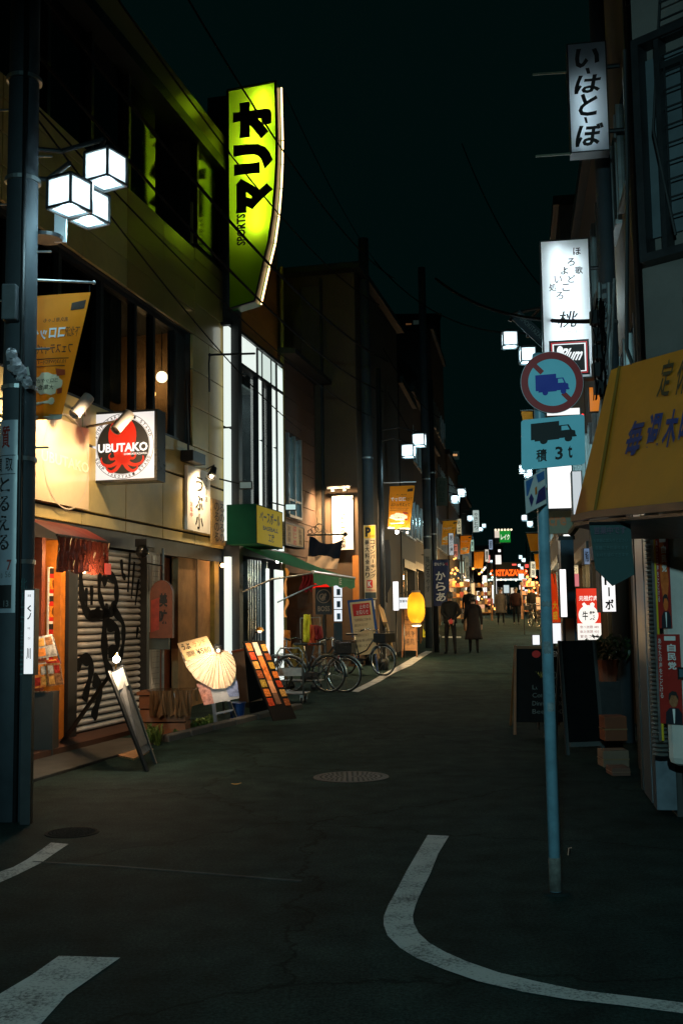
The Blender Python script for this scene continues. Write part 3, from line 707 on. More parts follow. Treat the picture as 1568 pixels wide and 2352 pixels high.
for y in (1052,1094): wrap(T,'rule',INK,-105,8,zz(y)-.003,zz(y)+.003,.1538)
# bundle of tape and plastic strapped to the pole
T=thing('strapped_bundle','crumpled plastic bundle strapped to the left pole','bundle',(PX,PY-.2,3.3))
BG=mat('crumpled_plastic',(.32,.3,.33),rough=.35,var=.3,scale=20)
bm=MB(); rnd=random.Random(3)
for (x,y,r_) in ((28,815,.045),(36,840,.06),(50,858,.055),(62,878,.04)):
    c=at(x,y,PY-.2); m_=MB().ball(c,r_,10,8,(1,.7,1.2)); bm.add([(p[0]+rnd.uniform(-.012,.012),p[1]+rnd.uniform(-.012,.012),p[2]+rnd.uniform(-.012,.012)) for p in m_.v],m_.f)
bm.build('bag',BG,T)
MB().tube([at(28,860,PY-.2),at(55,868,PY-.22),at(80,880,PY-.14)],.008,6).build('strap',DST,T)
MB().hexa([at(48,865,PY-.2),at(70,862,PY-.2),at(70,862,PY-.17),at(48,865,PY-.17),at(40,850,PY-.2),at(66,842,PY-.2),at(66,842,PY-.17),at(40,850,PY-.17)]).build('tag_plate',mat('tag_grey',(.4,.4,.38),rough=.5),T)
# orange festival banner seen from behind
ORB=mat('orange_fabric',s2l(240,150,25),rough=.65,var=.18,scale=3,trans=.5)
def banner_tex(): return ORB
def banner(T,quad,bend=.06,mirror=False,words=True,hem=True):
    """quad: four corners tl,tr,br,bl in world; a hanging cloth with a soft curl and printing on its own surface"""
    tl,tr,br,bl=[V(p) for p in quad]; nrm=(tr-tl).cross(bl-tl).normalized()
    if nrm.y>0: nrm=-nrm
    def S_(a,b,off=0):
        p=(tl*(1-a)+tr*a)*(1-b)+(bl*(1-a)+br*a)*b
        w=(tr-tl).length
        return p+nrm*(off+bend*w*math.sin(a*3.1+b*1.5)*(.3+b)+bend*.4*w*math.sin(a*9+b*4)*b)
    n,mn=12,16; vs=[S_(i/n,j/mn) for j in range(mn+1) for i in range(n+1)]
    c=MB().add(vs,[(j*(n+1)+i,j*(n+1)+i+1,(j+1)*(n+1)+i+1,(j+1)*(n+1)+i) for j in range(mn) for i in range(n)]).build('cloth',ORB,T,smooth=True)
    def txt(st,a0,b0,a1,b1,m,bold=0.0,nm='lettering'):
        vs,fs,_,_=glyph(st,bold)
        mm=MB()
        o=[]
        for x,y in vs:
            xx=1-x if mirror else x
            o.append(S_(a0+(a1-a0)*xx,b0+(b1-b0)*(1-y),.006))
        mm.add(o,fs); return mm.build(nm,m,T)
    def patch(pts,m,off=.004,nm='print'):
        k=len(pts); ca=sum(p[0] for p in pts)/k; cb=sum(p[1] for p in pts)/k
        vs=[S_(ca,cb,off)]+[S_(ca+(a-ca)*.5,cb+(b-cb)*.5,off) for a,b in pts]+[S_(a,b,off) for a,b in pts]
        fs=[(0,1+i,1+(i+1)%k) for i in range(k)]+[(1+i,1+k+i,1+k+(i+1)%k,1+(i+1)%k) for i in range(k)]
        return MB().add(vs,fs).build(nm,m,T)
    fx=(lambda a:a)
    if words:
        DK=mat('brown_ink',s2l(45,30,20),rough=.7,var=0); CRM=mat('cream_print',s2l(235,215,180),rough=.6,var=.1); RDP=mat('rust_print',s2l(160,60,25),rough=.6,var=.2)
        patch([(.72,.08),(.95,.06),(.95,.13),(.72,.14)],DK)
        txt('奥久慈しゃも',.28,.19,.7,.225,DK)
        if mirror:
            txt('コロッケ',.06,.26,.68,.36,WPR,.03); txt('下北沢',.68,.27,.95,.35,DK)
        else:
            txt('下北沢',.05,.27,.32,.35,DK); txt('コロッケ',.33,.26,.95,.36,WPR,.03)
        txt('フェスティバル',.08,.40,.88,.48,DK,.01)
        patch([(.05,.515),(.85,.515),(.85,.522),(.05,.522)],DK); patch([(.05,.575),(.8,.575),(.8,.582),(.05,.582)],DK)
        txt('10.13(WED)~11.4',.1,.53,.8,.565,DK)
        pts=[]
        for k in range(20):
            a=2*math.pi*k/20; q=1+.12*math.sin(k*2.3)+.08*math.sin(k*5.1); pts.append((.45+.38*q*math.cos(a),.72+.085*q*math.sin(a)))
        patch(pts,CRM,.0045)
        txt('コロッケが',.2,.675,.7,.71,DK); txt('大集合',.25,.725,.62,.765,DK)
        patch([(.6,.60),(.82,.61),(.85,.65),(.66,.66)],RDP,.006); patch([(.72,.76),(.84,.75),(.86,.79),(.75,.8)],RDP,.006)
        patch([(.1,.87),(.55,.85),(.55,.875),(.1,.895)],CRM,.005); 
        patch([(.62+.09*math.cos(k*.785),.855+.03*math.sin(k*.785)) for k in range(8)],CRM,.005)
    if hem:
        patch([(0,.96),(1,.96),(1,1),(0,1)],mat('hem_print',s2l(190,180,165),rough=.6,var=.1),.004,'hem')
    return S_
q=[at(62,682,9.0),at(209,671,9.25),at(143,962,9.2),at(60,966,9.0)]
T=thing('festival_banner','orange festival banner with mirrored lettering beside the near left pole','banner',tuple(q[3]))
banner(T,q,.05,True)
MB().tube([(PX,PY,at(60,660,9.0)[2]),at(216,649,9.25)],[.012,.012],8).build('rod',GAL,T); MB().ball(at(216,649,9.25),.02,8,6).build('finial',GAL,T)
MB().tube([at(206,655,9.24),at(206,672,9.25)],.004,5).build('tie',BLK,T)
# narrow luminous upright sign next to the pole
T=thing('upright_light_sign','narrow white upright light box with black brush strokes behind the pole','sign',gp(70,1885))
pl=facing(8.5,58,1356,79,1548)
m=MB(); pl.slab(m,.12,-.1,-.02,1.1,1.02,front=-.003); m.build('case',DST,T)
m=MB(); pl.rect(m,0,0,1,1,0); m.build('panel',lit('cool_panel',(.93,.97,1.0),.85),T)
m=MB(); pl.vtext(m,'くノ',.3,.17,.75,.36,bold=.05); pl.vtext(m,'川',.3,.68,.75,.84,bold=.04); pl.text(m,'酒場',.3,.05,.7,.08); pl.text(m,'本店',.35,.44,.65,.47); pl.text(m,'北沢',.4,.56,.7,.59); m.build('lettering',INK,T)
pa=at(68,1548,8.56); MB().box(pa[0]-.05,pa[0]+.03,pa[1]-.03,pa[1]+.05,0,pa[2]-.01).build('post',DST,T)
# menu rack with photo cards
T=thing('menu_card_rack','tilted rack of glossy menu photo cards by the left doorway','menu rack',gp(105,1740))
PH=[mat('menu_photo_%d'%i,c,rough=.2,var=.7,scale=28,spec=.7) for i,c in enumerate((s2l(170,120,60),s2l(120,80,50),s2l(190,110,50),s2l(150,140,130),s2l(140,40,30)))]
Yr=12.6
q0=[(82,1462),(118,1458),(135,1512),(84,1520)]; 
for k,(c,mi) in enumerate((([(82,1464),(120,1456),(133,1506),(84,1514)],3),([(80,1520),(132,1512),(140,1522),(80,1528)],4),([(78,1528),(108,1524),(112,1576),(78,1582)],2),([(106,1524),(138,1522),(146,1572),(112,1577)],1))):
    pts=[at(x,y,Yr-.02*k+(y-1450)*-.0012) for x,y in c]
    MB().prism(pts,(0,.02,0)).build('card',PH[mi],T)
    cx=[V(p) for p in pts]
    for j in range(2):
        for i in range(2):
            a0,b0=.1+.45*i,.1+.45*j; f=lambda a,b:(cx[0]*(1-a)+cx[1]*a)*(1-b)+(cx[3]*(1-a)+cx[2]*a)*b+V((0,-.006,0))
            MB().add([f(a0,b0),f(a0+.38,b0),f(a0+.38,b0+.36),f(a0,b0+.36)],[(0,1,2,3)]).build('photo',PH[(i+2*j+k)%5],T)
o=at(100,1590,Yr); MB().box(o[0]-.2,o[0]+.12,o[1]-.02,o[1]+.25,0,o[2]).build('stand',mat('rack_wood',(.03,.028,.025),rough=.7,var=.3),T)
MB().tube([at(120,1458,Yr+.03),at(140,1525,Yr+.0)],.012,6).build('rail',BLK,T)
light('POINT',at(120,1436,Yr-.2),12,WARMW,T,.03)
# A-board with LED strip lamp on top
T=thing('led_a_board','tall narrow wooden A-board with a bright clip lamp on its top','sign board',gp(320,1770))
gL,gR=V(gp(338,1772)),V(gp(358,1755)); tp=V(at(258,1545,11.55)); tq=V(at(292,1528,12.0))
tL=V(at(251,1545,11.9)); tR=V(at(281,1530,12.05)); bL=gL; bR=gR
WB=mat('weathered_board',(.16,.15,.15),rough=.7,var=.5,scale=12,bump=.2)
def lerp(a,b,t): return a*(1-t)+b*t
fL=lambda t:lerp(tL,bL,t); fR=lambda t:lerp(tR,bR,t); nrm=(tR-tL).cross(bL-tL).normalized()
if nrm.y>0: nrm=-nrm
MB().prism([fL(0),fR(0),fR(.85),fL(.85)],-nrm*.02).build('board',WB,T)
MB().bar(fL(-.01),fL(1),.035,.03).build('leg',BLK,T); MB().bar(fR(-.01),fR(1),.035,.03).build('leg',BLK,T)
MB().prism([lerp(fL(.02),fR(.02),.1)+nrm*.012,lerp(fL(.02),fR(.02),.95)+nrm*.012,lerp(fL(.2),fR(.2),.95)+nrm*.012,lerp(fL(.2),fR(.2),.1)+nrm*.012],nrm*.004).build('paper',mat('paper_white',(.7,.68,.65),rough=.5,var=.2,scale=20),T)
MB().prism([lerp(fL(.24),fR(.24),.12)+nrm*.005,lerp(fL(.24),fR(.24),.88)+nrm*.005,lerp(fL(.78),fR(.78),.88)+nrm*.005,lerp(fL(.78),fR(.78),.12)+nrm*.005],nrm*.004).build('chalk_panel',mat('slate_panel',(.1,.095,.095),rough=.6,var=.5,scale=10),T)
back=V(gp(128,1718)); bk2=V(gp(150,1705))
MB().prism([tL-nrm*.04,lerp(tL,tR,.5)-nrm*.04,bk2,back],-nrm*.02+V((0,.02,0))).build('rear_panel',mat('black_board',(.012,.012,.012),rough=.6,var=.3),T)
hd=lerp(tL,tR,.5)+nrm*.02+V((0,0,.10))
MB().ball(hd,.04,12,8).build('bulb',lit('clip_lamp_bulb',(1,.95,.85),30),T,smooth=True)
MB().tube([lerp(tL,tR,.5),hd+V((0,.03,.07)),hd],.01,6).build('clip_arm',mat('brass_clip',s2l(150,110,50),rough=.35,metal=.8),T)
light('POINT',hd+V((.02,-.02,.07)),65,(1,.74,.46),T,.03)
# wooden crate with plastic cover
T=thing('covered_crate','low wooden crate under a clear plastic sheet beside the shutter','crate',gp(350,1690))
c0=gp(318,1692); CW=mat('crate_wood',s2l(110,65,35),rough=.7,var=.4,scale=7,bump=.2)
x0,y0=c0[0],c0[1]+.05
for k in range(3): MB().box(x0,x0+.62,y0,y0+.5,.04+.18*k,.20+.18*k).build('plank',CW,T)
MB().box(x0-.03,x0+.65,y0-.03,y0+.53,.58,.62).build('lid',CW,T)
PLS=mat('clear_plastic',s2l(120,95,70),rough=.15,var=.3,spec=.8,coat=.5,trans=.4)
m=MB(); P=[]; n=24
for i in range(n+1):
    t=i/n; xx=x0+.15+.58*t
    P+=[(xx,y0-.05+.02*math.sin(i*2),.635),(xx,y0-.07+.03*math.sin(i*2.3),.5),(xx+.03*math.sin(i),y0-.09+.04*math.sin(i*1.7),.3+.03*math.sin(i*3))]
m.add(P,[(3*i+j,3*i+j+1,3*i+j+4,3*i+j+3) for i in range(n) for j in (0,1)]); m.add([(x0+.1,y0-.05,.637),(x0+.75,y0-.05,.637),(x0+.76,y0+.5,.637),(x0+.1,y0+.5,.637)],[(0,1,2,3)])
m.build('plastic_sheet',PLS,T,smooth='auto')
# slatted door mat
T=thing('slatted_mat','pale slatted mat lying in front of the shutter','mat',gp(290,1732))
g0=[gp(252,1733),gp(302,1710),gp(353,1722),gp(308,1748)]
for k in range(9):
    t0,t1=k/9+.01,(k+1)/9-.01; f=lambda t:(lerp(V(g0[0]),V(g0[3]),t),lerp(V(g0[1]),V(g0[2]),t)); a,b_=f(t0); d,c=f(t1)
    MB().prism([(p[0],p[1],.008) for p in (a,b_,c,d)],(0,0,.02)).build('slat',mat('mat_wood',s2l(165,125,85),rough=.7,var=.3,scale=10),T)
# round-topped red hanging sign
pl=cross(L,15.9,345,1333,396,1466)
T=thing('paddle_sign','round topped red and brown hanging signboard by the wooden door','sign',tuple(pl.pt(.5,1)))
pts=[(0,1),(0,.3)]+[(.5-.5*math.cos(math.pi*k/10),.25-.25*math.sin(math.pi*k/10)) for k in range(11)]+[(1,.3),(1,1)]
MB().prism([pl.pt(a,b_) for a,b_ in pts],-pl.n*.08).build('board',mat('sign_rust',s2l(105,55,35),rough=.5,var=.4,scale=5),T)
m=MB(); pl.poly(m,[(.06,.35),(.42,.3),(.42,.85),(.06,.9)]); m.build('red_patch',mat('dull_red',s2l(140,45,30),rough=.5,var=.4,scale=8),T)
m=MB(); pl.vtext(m,'美味',.42,.2,.8,.78,bold=.04); m.build('lettering',INK,T)
MB().tube([pl.pt(.5,0,-.04),pl.pt(.5,-.25,-.04),pl.pt(-.2,-.3,-.04)],.012,6).build('bracket',BLK,T)
pl2=cross(L,15.95,343,1452,388,1492); m=MB(); pl2.slab(m,.05); m.build('lower_board',mat('green_black_board',(.03,.04,.035),rough=.5,var=.4),T)

# conduit, strap box and step bolts on the near pole
UP=[o for o in bpy.data.objects if o.name=='utility_pole'][0]
MB().tube([(PX+.06,PY-.15,0),(PX+.06,PY-.15,3.2),(PX+.05,PY-.145,7)],.018,8).build('conduit',DST,UP,smooth=True)
MB().box(PX-.09,PX+.03,PY-.24,PY-.13,4.05,4.35).build('strap_box',mat('box_grey',(.07,.08,.09),rough=.5,var=.3),UP,bev=.01)
for k in range(9):
    s_=1 if k%2 else -1; MB().tube([(PX+s_*.12,PY,2.6+.42*k),(PX+s_*.25,PY,2.6+.42*k)],.009,6).build('step_bolt',GAL,UP)
# ---------------------------------------------------------------- sports shop
B=thing('sports_shop','narrow sports shop with bright white framed window and dark glass door','building',L.p(7.5,0,.15))
BRW=mat('brown_panel',s2l(150,92,38),rough=.5,var=.2,scale=2)
uB0,uB1=5.94,9.35
b=MB(); b.fbox(L,uB0,uB1,-6,-5.9,0,9.5); b.fbox(L,uB0,uB0+.1,-6,-.02,0,9.5); b.fbox(L,uB1-.1,uB1,-6,0,0,9.5); b.fbox(L,uB0+.1,uB1-.1,-6,-.03,7.25,9.5); b.fbox(L,uB0,uB1,-6,.0,9.5,9.7)
b.build('wall',WALLD,B)
zj=[7.0,7.75,8.5,9.3]
for a,c in zip(zj,zj[1:]):
    for u0,u1 in ((uB0+.02,7.6),(7.6,uB1)): MB().fbox(L,u0+.006,u1-.006,-.03,.0,a+.006,c-.006).build('panel',BRW,B)
MB().tube([L.p(uB1+.02,.08,.3),L.p(uB1+.02,.08,9.4)],.045,10).build('drain_pipe',mat('olive_pipe',s2l(110,100,45),rough=.5),B)
# white luminous box frame round the upper window
WF=lit('white_frame_light',(.90,1.0,.93),.92)
WFD=lit('white_frame_dim',(.85,1.0,.92),.75)
def wl(x,y,w=.15): return L.fp(x,y,w)
u0=wl(526,1100)[0]; u1=wl(545,1100)[0]; um0=wl(593,1100)[0]; um1=wl(602,1100)[0]; u2=wl(624,1100)[0]; u3=wl(634,1100)[0]; u4=wl(637,1100)[0]; u5=wl(651,1100)[0]
zt=wl(543,760)[1]; zm=3.02
Wd=MB().fbox(L,u1,u2,.02,.03,zm,zt-.5).build('window',GLS,B)
fr=MB()
for a,c in ((u1-.01,u1+.03),(um0-.03,um0),(um1,um1+.03),(u2-.03,u2),(u3,u4)): fr.fbox(L,a,c,.06,.17,zm,zt-.02)
fr.fbox(L,u1,u5,.0,.17,zt-.62,zt-.56); fr.fbox(L,u0,u5,-.1,.18,zt,zt+.06)
fr.build('window_frame',DST,B)
def lightbar(a,c,z0,z1,m=WF,w0=.05,w1=.15): MB().fbox(L,a,c,w0,w1,z0,z1).build('light_bar',m,B)
zsp=wl(535,985)[1]
lightbar(u0,u1-.01,zm,zsp-.03); lightbar(u0,u1-.01,zsp+.03,zt-.03); 
zsp2=wl(597,1010)[1]
lightbar(um0,um1,zm,zsp2-.02); lightbar(um0,um1,zsp2+.02,zt-.64)
lightbar(u2,u3,zm,zsp2-.02); lightbar(u2,u3,zsp2+.02,zt-.64)
lightbar(u4,u5,zm,zt-.1)
lightbar(u1+.04,wl(588,820)[0],zt-.54,zt-.02); lightbar(wl(592,820)[0],u5,zt-.54,zt-.04,WFD)
# upstairs shop interior
MB().fbox(L,uB0+.1,uB1-.1,-3.2,-3.1,2.9,7).build('room_wall',mat('shop_room',(.16,.17,.18),rough=.8,var=.4,scale=1.5),B)
MB().fbox(L,uB0+.1,uB1-.1,-3.1,-.5,6.5,6.55).build('room_ceiling',mat('room_ceiling',(.5,.52,.52),rough=.8),B)
for k in range(3):
    u=uB0+.7+.9*k; MB().fbox(L,u,u+.5,-1.1,-1.0,6.42,6.48).build('ceiling_tube',lit('ceiling_tube',(.9,.97,1),9.0),B)
for k,(u,h,c) in enumerate(((6.5,1.5,(.12,.12,.13)),(7.1,1.7,(.2,.2,.2)),(7.9,1.2,(.1,.1,.12)))):
    MB().ball(L.p(u,-1.1,3.1+h),.28,10,8,(1,1,2.2)).build('mannequin',mat('mannequin_%d'%k,c,rough=.7),B,smooth=True)
MB().fbox(L,uB1-.16,uB1-.12,-3,-.45,3,6.6).build('room_wall',mat('room_end_wall',(.22,.25,.26),rough=.7,var=.5,scale=1.2),B)
MB().fbox(L,uB0,uB1+.02,-3.2,.18,2.78,3.0).build('floor_slab',DST,B)
# ground floor front
d0=wl(527,1400)[0]; d1=wl(546,1400)[0]; d2=wl(624,1400)[0]; d3=wl(651,1400)[0]
lightbar(d0,d1,.55,2.72,WF); lightbar(wl(614,1400)[0],wl(619,1400)[0],.3,2.6,lit('frame_light_low',(.93,1,.96),1.0),.12,.15); lightbar(wl(633,1400)[0],d3,.3,2.6,WF,.12,.15)
G=MB().fbox(L,d1+.02,wl(611,1400)[0],-.05,-.04,.25,2.7).build('door',DGL,B)
fr=MB()
for x in (547,580,585,590,596,602,608,623): 
    u=wl(x,1400)[0]; fr.fbox(L,u,u+.06,-.08,.06,.2,2.75)
fr.build('door_frame',mat('teal_alu',(.2,.26,.28),rough=.3,metal=.8),B)
rs=MB()
for k in range(22): rs.fbox(L,d1+.05,wl(578,1400)[0],-.2,-.19,.3+.11*k,.385+.11*k)
rs.build('roller_grille',mat('grille_teal',(.12,.16,.18),rough=.4,metal=.5),B)
m=MB(); pl=flat(L,.155,528,1300,546,1480)
pl.vtext(m,'スポーツ用品',.3,.3,.7,.52); pl.vtext(m,'野球用品',.3,.62,.7,.88); m.build('lettering',mat('green_ink',s2l(40,110,80),rough=.6,var=0),B)
MB().fbox(L,d1+.1,d1+.22,.05,.12,1.1,2.0).build('card_reader',DST,B)
MB().fbox(L,uB0,uB1,-5,-.02,0,.2).build('door_sill',CONC,B)
# white sticker strip already on light bar; two bulbs under the slab
for x in (621,632): MB().ball(L.p(wl(x,1287)[0],.3,wl(x,1287,.3)[1]),.035,8,6).build('bulb',lit('cool_bulb',(1,.97,.9),14),B,smooth=True)
light('AREA',L.p(7.3,.4,2.65),10,(.85,1,.95),B,.6,L.p(7.3,.9,0))
# ---------------- big green neon blade sign (reads upwards)
NZ=lambda x,y:at(x,y,19.35)
pl=cross(L,19.3,523,203,640,712)
T=thing('neon_blade_sign','tall lime green blade sign with black lettering and neon edge','sign',tuple(pl.pt(0,1)))
z1=lambda x,y:((x*.5002-523)/117.0,(y*.5002-203)/509.0)
edge=[z1(1266,402),z1(1270,650),z1(1268,760),z1(1262,870),z1(1250,1000),z1(1232,1120),z1(1205,1225),z1(1165,1395)]
face=[(0.0,.012),(.93,.0)]+edge+[(0.0,.998)]
LIME=mat('lime_acrylic',s2l(158,192,20),rough=.2,var=.06,scale=2,trans=.85)
m=MB(); pl.poly(m,face,0); m.build('face',LIME,T)
DEP=.34
m=MB(); pl.poly(m,face,-DEP); m.build('back_face',LIME,T)
side=MB(); n=len(face)
for i in range(n):
    a=face[i];c=face[(i+1)%n]; 
    if i in (1,) : pass
    side.quad(pl.pt(*a,-.0),pl.pt(*c,-.0),pl.pt(*c,-DEP),pl.pt(*a,-DEP))
side.build('side',mat('green_side',s2l(10,95,40),rough=.35,var=.2),T)
rim=MB()
for i in range(n):
    a=pl.pt(*face[i],.012);c=pl.pt(*face[(i+1)%n],.012); rim.bar(a,c,.05,.03)
rim.build('rim',BLK,T)
# tubes inside, and divider
TB=lit('inner_tube',(1,1,.92),60)
for a,b0,b1 in ((.68,.03,.20),(.5,.22,.42),(.72,.30,.45),(.55,.46,.66),(.48,.60,.64)):
    MB().tube([pl.pt(a,b0,-.17),pl.pt(a,b1,-.17)],.02,8).build('inner_tube',TB if b0 in (.03,.46,.22) else lit('inner_tube_dim',(1,1,.92),22),T)
m=MB()
pl.text(m,'オ',.10,.075,.86,.25,.004,bold=.085,rot=90); pl.text(m,'リ',.11,.265,.88,.405,.004,bold=.085,rot=90); pl.text(m,'マ',.15,.42,.88,.575,.004,bold=.085,rot=90)
m.build('lettering',INK,T)
m=MB(); pl.text(m,'SPORTS',.165,.578,.34,.72,.006,bold=.04,rot=90); m.build('small_lettering',INK,T)
tube=[(1.06,.0),(1.065,.02)]
tp=[z1(1305,425),z1(1308,560),z1(1308,700),z1(1305,800),z1(1300,900),z1(1290,1000),z1(1275,1080),z1(1262,1150),z1(1245,1220),z1(1215,1320),z1(1187,1412)]
NE=lit('neon_tube',(1,.62,.28),5.0)
def npt(i,t):
    e=edge[min(i,len(edge)-1)]; return pl.pt(e[0]+.05,e[1],-DEP*.5)
ep=[(.945,.004)]+edge
for i in range(len(ep)-1):
    a,c=ep[i],ep[i+1]; A_=pl.pt(a[0]+.03,a[1],-DEP*.8); C_=pl.pt(c[0]+.03,c[1],-DEP*.8)
    MB().tube([A_.lerp(C_,.02),A_.lerp(C_,.98)],.016,8).build('neon_tube',NE,T)
for i in range(2): MB().bar(pl.pt(0,.15+.6*i,-.1),pl.pt(-.18,.15+.6*i,-.1),.06).build('mount',BLK,T)
# ---------------- baseball light box on the front
pl=PL(L.p(wl(588,1160,.45)[0],.75,wl(588,1158,.75)[1]),L.p(wl(588,1160,.45)[0]+1.75,.75,wl(588,1158,.75)[1]),L.p(wl(588,1160,.45)[0],.75,wl(588,1243,.75)[1]))
u_a=wl(590,1200,.75)[0]; u_b=wl(648,1200,.75)[0]; za=wl(590,1160,.75)[1]; zc=wl(590,1246,.75)[1]
pl=PL(L.p(u_a,.75,za),L.p(u_b,.75,za),L.p(u_a,.75,zc))
T=thing('yellow_box_sign','green and yellow box sign with baseball lettering under the white window','sign',tuple(pl.pt(.5,1)))
m=MB(); pl.slab(m,.55,-.03,-.03,1.03,1.03,front=-.004); m.build('case',mat('green_case',s2l(8,56,42),rough=.8,var=.15,spec=.08),T)
m=MB(); pl.rect(m,0,0,1,1,.001); m.build('panel',mat('yellow_panel',s2l(185,165,8),rough=.6,var=.08,spec=.1,emit=.2,ecol=s2l(185,165,5)),T)
m=MB(); pl.text(m,'ベースボール',.1,.1,.9,.42,.006,bold=.03); pl.text(m,'BASEBALL',.22,.5,.82,.62,.006,bold=.03); pl.text(m,'工房',.42,.68,.66,.92,.006,bold=.02); m.build('lettering',mat('deep_green_ink',s2l(15,60,45),rough=.6,var=0),T)
# small spotlight arms on the front
for k,(x,y,lab) in enumerate(((565,1115,'black square floodlight on a short arm before the white window'),(668,1165,'small square floodlight with a pale glass over the cream sign'))):
    c=V(L.p(wl(x,y,.55)[0],.55,wl(x,y,.55)[1])); T=thing('wall_floodlight',lab,'floodlight',tuple(c))
    MB().box(c.x-.12,c.x+.12,c.y-.06,c.y+.06,c.z-.07,c.z+.07).build('housing',BLK,T,bev=.01)
    MB().tube([c,V(L.p(wl(x,y,.55)[0]-.3,.15,c.z+.1))],.015,6).build('arm',BLK,T)
    MB().box(c.x-.1,c.x+.1,c.y-.075,c.y-.06,c.z-.055,c.z+.05).build('glass',lit('flood_glass_%d'%k,(.75,1,.95),.05 if k==0 else .7),T)
T=thing('wall_bracket_arm','thin black bracket arm crossing above the white window','bracket',L.p(5.0,.1,6.3))
MB().tube([at(480,815,18.8),at(585,812,19.6)],.022,6).build('arm',BLK,T); MB().tube([at(482,812,18.8),at(480,835,18.75),at(481,900,18.7)],.016,6).build('stay',BLK,T)
# ---------------- green awning
T=thing('green_awning','green folding arm awning stretched out over the sports shop front','awning',L.p(7.5,.8,2.5))
GRN=mat('green_canvas',s2l(25,135,85),rough=.75,var=.2,scale=4,trans=.25)
u0a,u1a=5.96,9.45; wo=1.62; za_=2.98; zo=2.42
m=MB(); P=[]
for i in range(9):
    u=u0a+(u1a-u0a)*i/8
    for j in range(6):
        t=j/5; P.append(L.p(u,.17+(wo-.17)*t,za_+(zo-za_)*t-.05*math.sin(math.pi*t)))
m.add(P,[(6*i+j,6*i+j+1,6*i+j+7,6*i+j+6) for i in range(8) for j in range(5)]); m.build('canopy',GRN,T,smooth=True)
m=MB(); P=[]
for i in range(25):
    u=u0a+(u1a-u0a)*i/24; P+=[L.p(u,wo+.01,zo),L.p(u,wo+.015+.01*math.sin(i*1.2),zo-.22+.02*math.cos(i*math.pi/3))]
m.add(P,[(2*i,2*i+1,2*i+3,2*i+2) for i in range(24)]); m.build('valance',GRN,T,smooth=True)
pv=PL(L.p(u0a+1.9,wo+.03,zo-.03),L.p(u0a+2.3,wo+.03,zo-.03),L.p(u0a+1.9,wo+.03,zo-.19)); m=MB(); pv.text(m,'店',0,0,.6,1); m.build('lettering',WPR,T)
MB().tube([L.p(u0a,wo,zo),L.p(u1a,wo,zo)],.03,8).build('front_bar',ALU,T)
MB().tube([L.p(u0a-.05,.1,2.0),L.p(u0a-.02,.85,2.3),L.p(u0a,wo,zo-.02)],.018,8).build('arm',ALU,T)
MB().tube([L.p(8.6,.1,1.9),L.p(8.8,.85,2.25),L.p(9.0,wo,zo-.02)],.018,8).build('arm',ALU,T)
# ---------------------------------------------------------------- brown house with small window
C=thing('brown_house','brown timber fronted house with a small dark window above a cream sign','building',L.p(10.6,0,.3))
BR2=mat('brown_boards',s2l(70,48,34),rough=.75,var=.4,scale=6,bump=.2)
b=MB(); b.fbox(L,9.42,12.5,-5,-.05,2.6,7.5); b.fbox(L,9.42,12.5,-5,-4.9,0,2.6); b.fbox(L,9.42,9.6,-5,-.06,0,2.6); b.fbox(L,12.3,12.5,-5,-.06,0,2.6); b.build('wall',BR2,C)
for k in range(12): MB().fbox(L,9.42,12.5,-.05,-.02,2.6+.4*k+.01,2.6+.4*k+.39).build('board',BR2,C)
MB().hexa([L.p(9.3,.4,7.4),L.p(12.6,.4,7.4),L.p(12.6,-5,7.6),L.p(9.3,-5,7.6),L.p(9.3,.4,7.5),L.p(12.6,.4,7.5),L.p(12.6,-5,8.4),L.p(9.3,-5,8.4)]).build('roof',DST,C)
wa,wb=wl(660,1100,.02)[0],wl(688,1100,.02)[0]; wz0,wz1=wl(670,1180,.02)[1],wl(670,1005,.02)[1]
o=MB().fbox(L,wa,wb,-.01,.0,wz0,wz1).build('window',mat('dim_window',(.05,.08,.1),rough=.1,metal=.3,var=.2),C)
f=MB(); um=(wa+wb)/2
for a in (wa-.05,um-.03,wb-.01): f.fbox(L,a,a+.06,-.01,.07,wz0-.04,wz1+.04)
f.fbox(L,wa,wb,-.01,.08,wz0-.1,wz0-.04); f.fbox(L,wa,wb,0,.06,(wz0+wz1)/2-.6,(wz0+wz1)/2-.55); f.build('frame',ALU,o)
u_a,u_b=wl(655,1230,.3)[0],wl(698,1230,.3)[0]; za,zc=wl(656,1198,.3)[1],wl(656,1252,.3)[1]
pl=PL(L.p(u_a,.3,za),L.p(u_b,.3,za),L.p(u_a,.3,zc))
T=thing('cream_board_sign','faded cream sign board with a red and brown upright inscription','sign',tuple(pl.pt(.5,1)))
pl.slab(MB(),.2).build('board',mat('cream_board',s2l(190,160,115),rough=.6,var=.25,scale=4),T)
m=MB(); pl.frame(m,.04,.22); m.build('frame',DST,T)
m=MB(); pl.vtext(m,'はじめ',.4,.05,.58,.95,bold=.02); m.build('red_lettering',RED,T)
m=MB(); pl.vtext(m,'居酒屋',.12,.15,.28,.85); pl.vtext(m,'料理酒',.7,.15,.86,.85); m.build('lettering',mat('brown_ink2',s2l(70,40,25),rough=.7,var=0),T)
# ground floor of the brown house: dim interior with goods
MB().fbox(L,9.6,12.3,-2.5,-2.4,.2,2.6).build('room_wall',mat('dim_room',s2l(60,45,35),rough=.9,var=.5,scale=2),C)
light('POINT',L.p(10.8,-.8,2.2),9,WARM,C,.1)
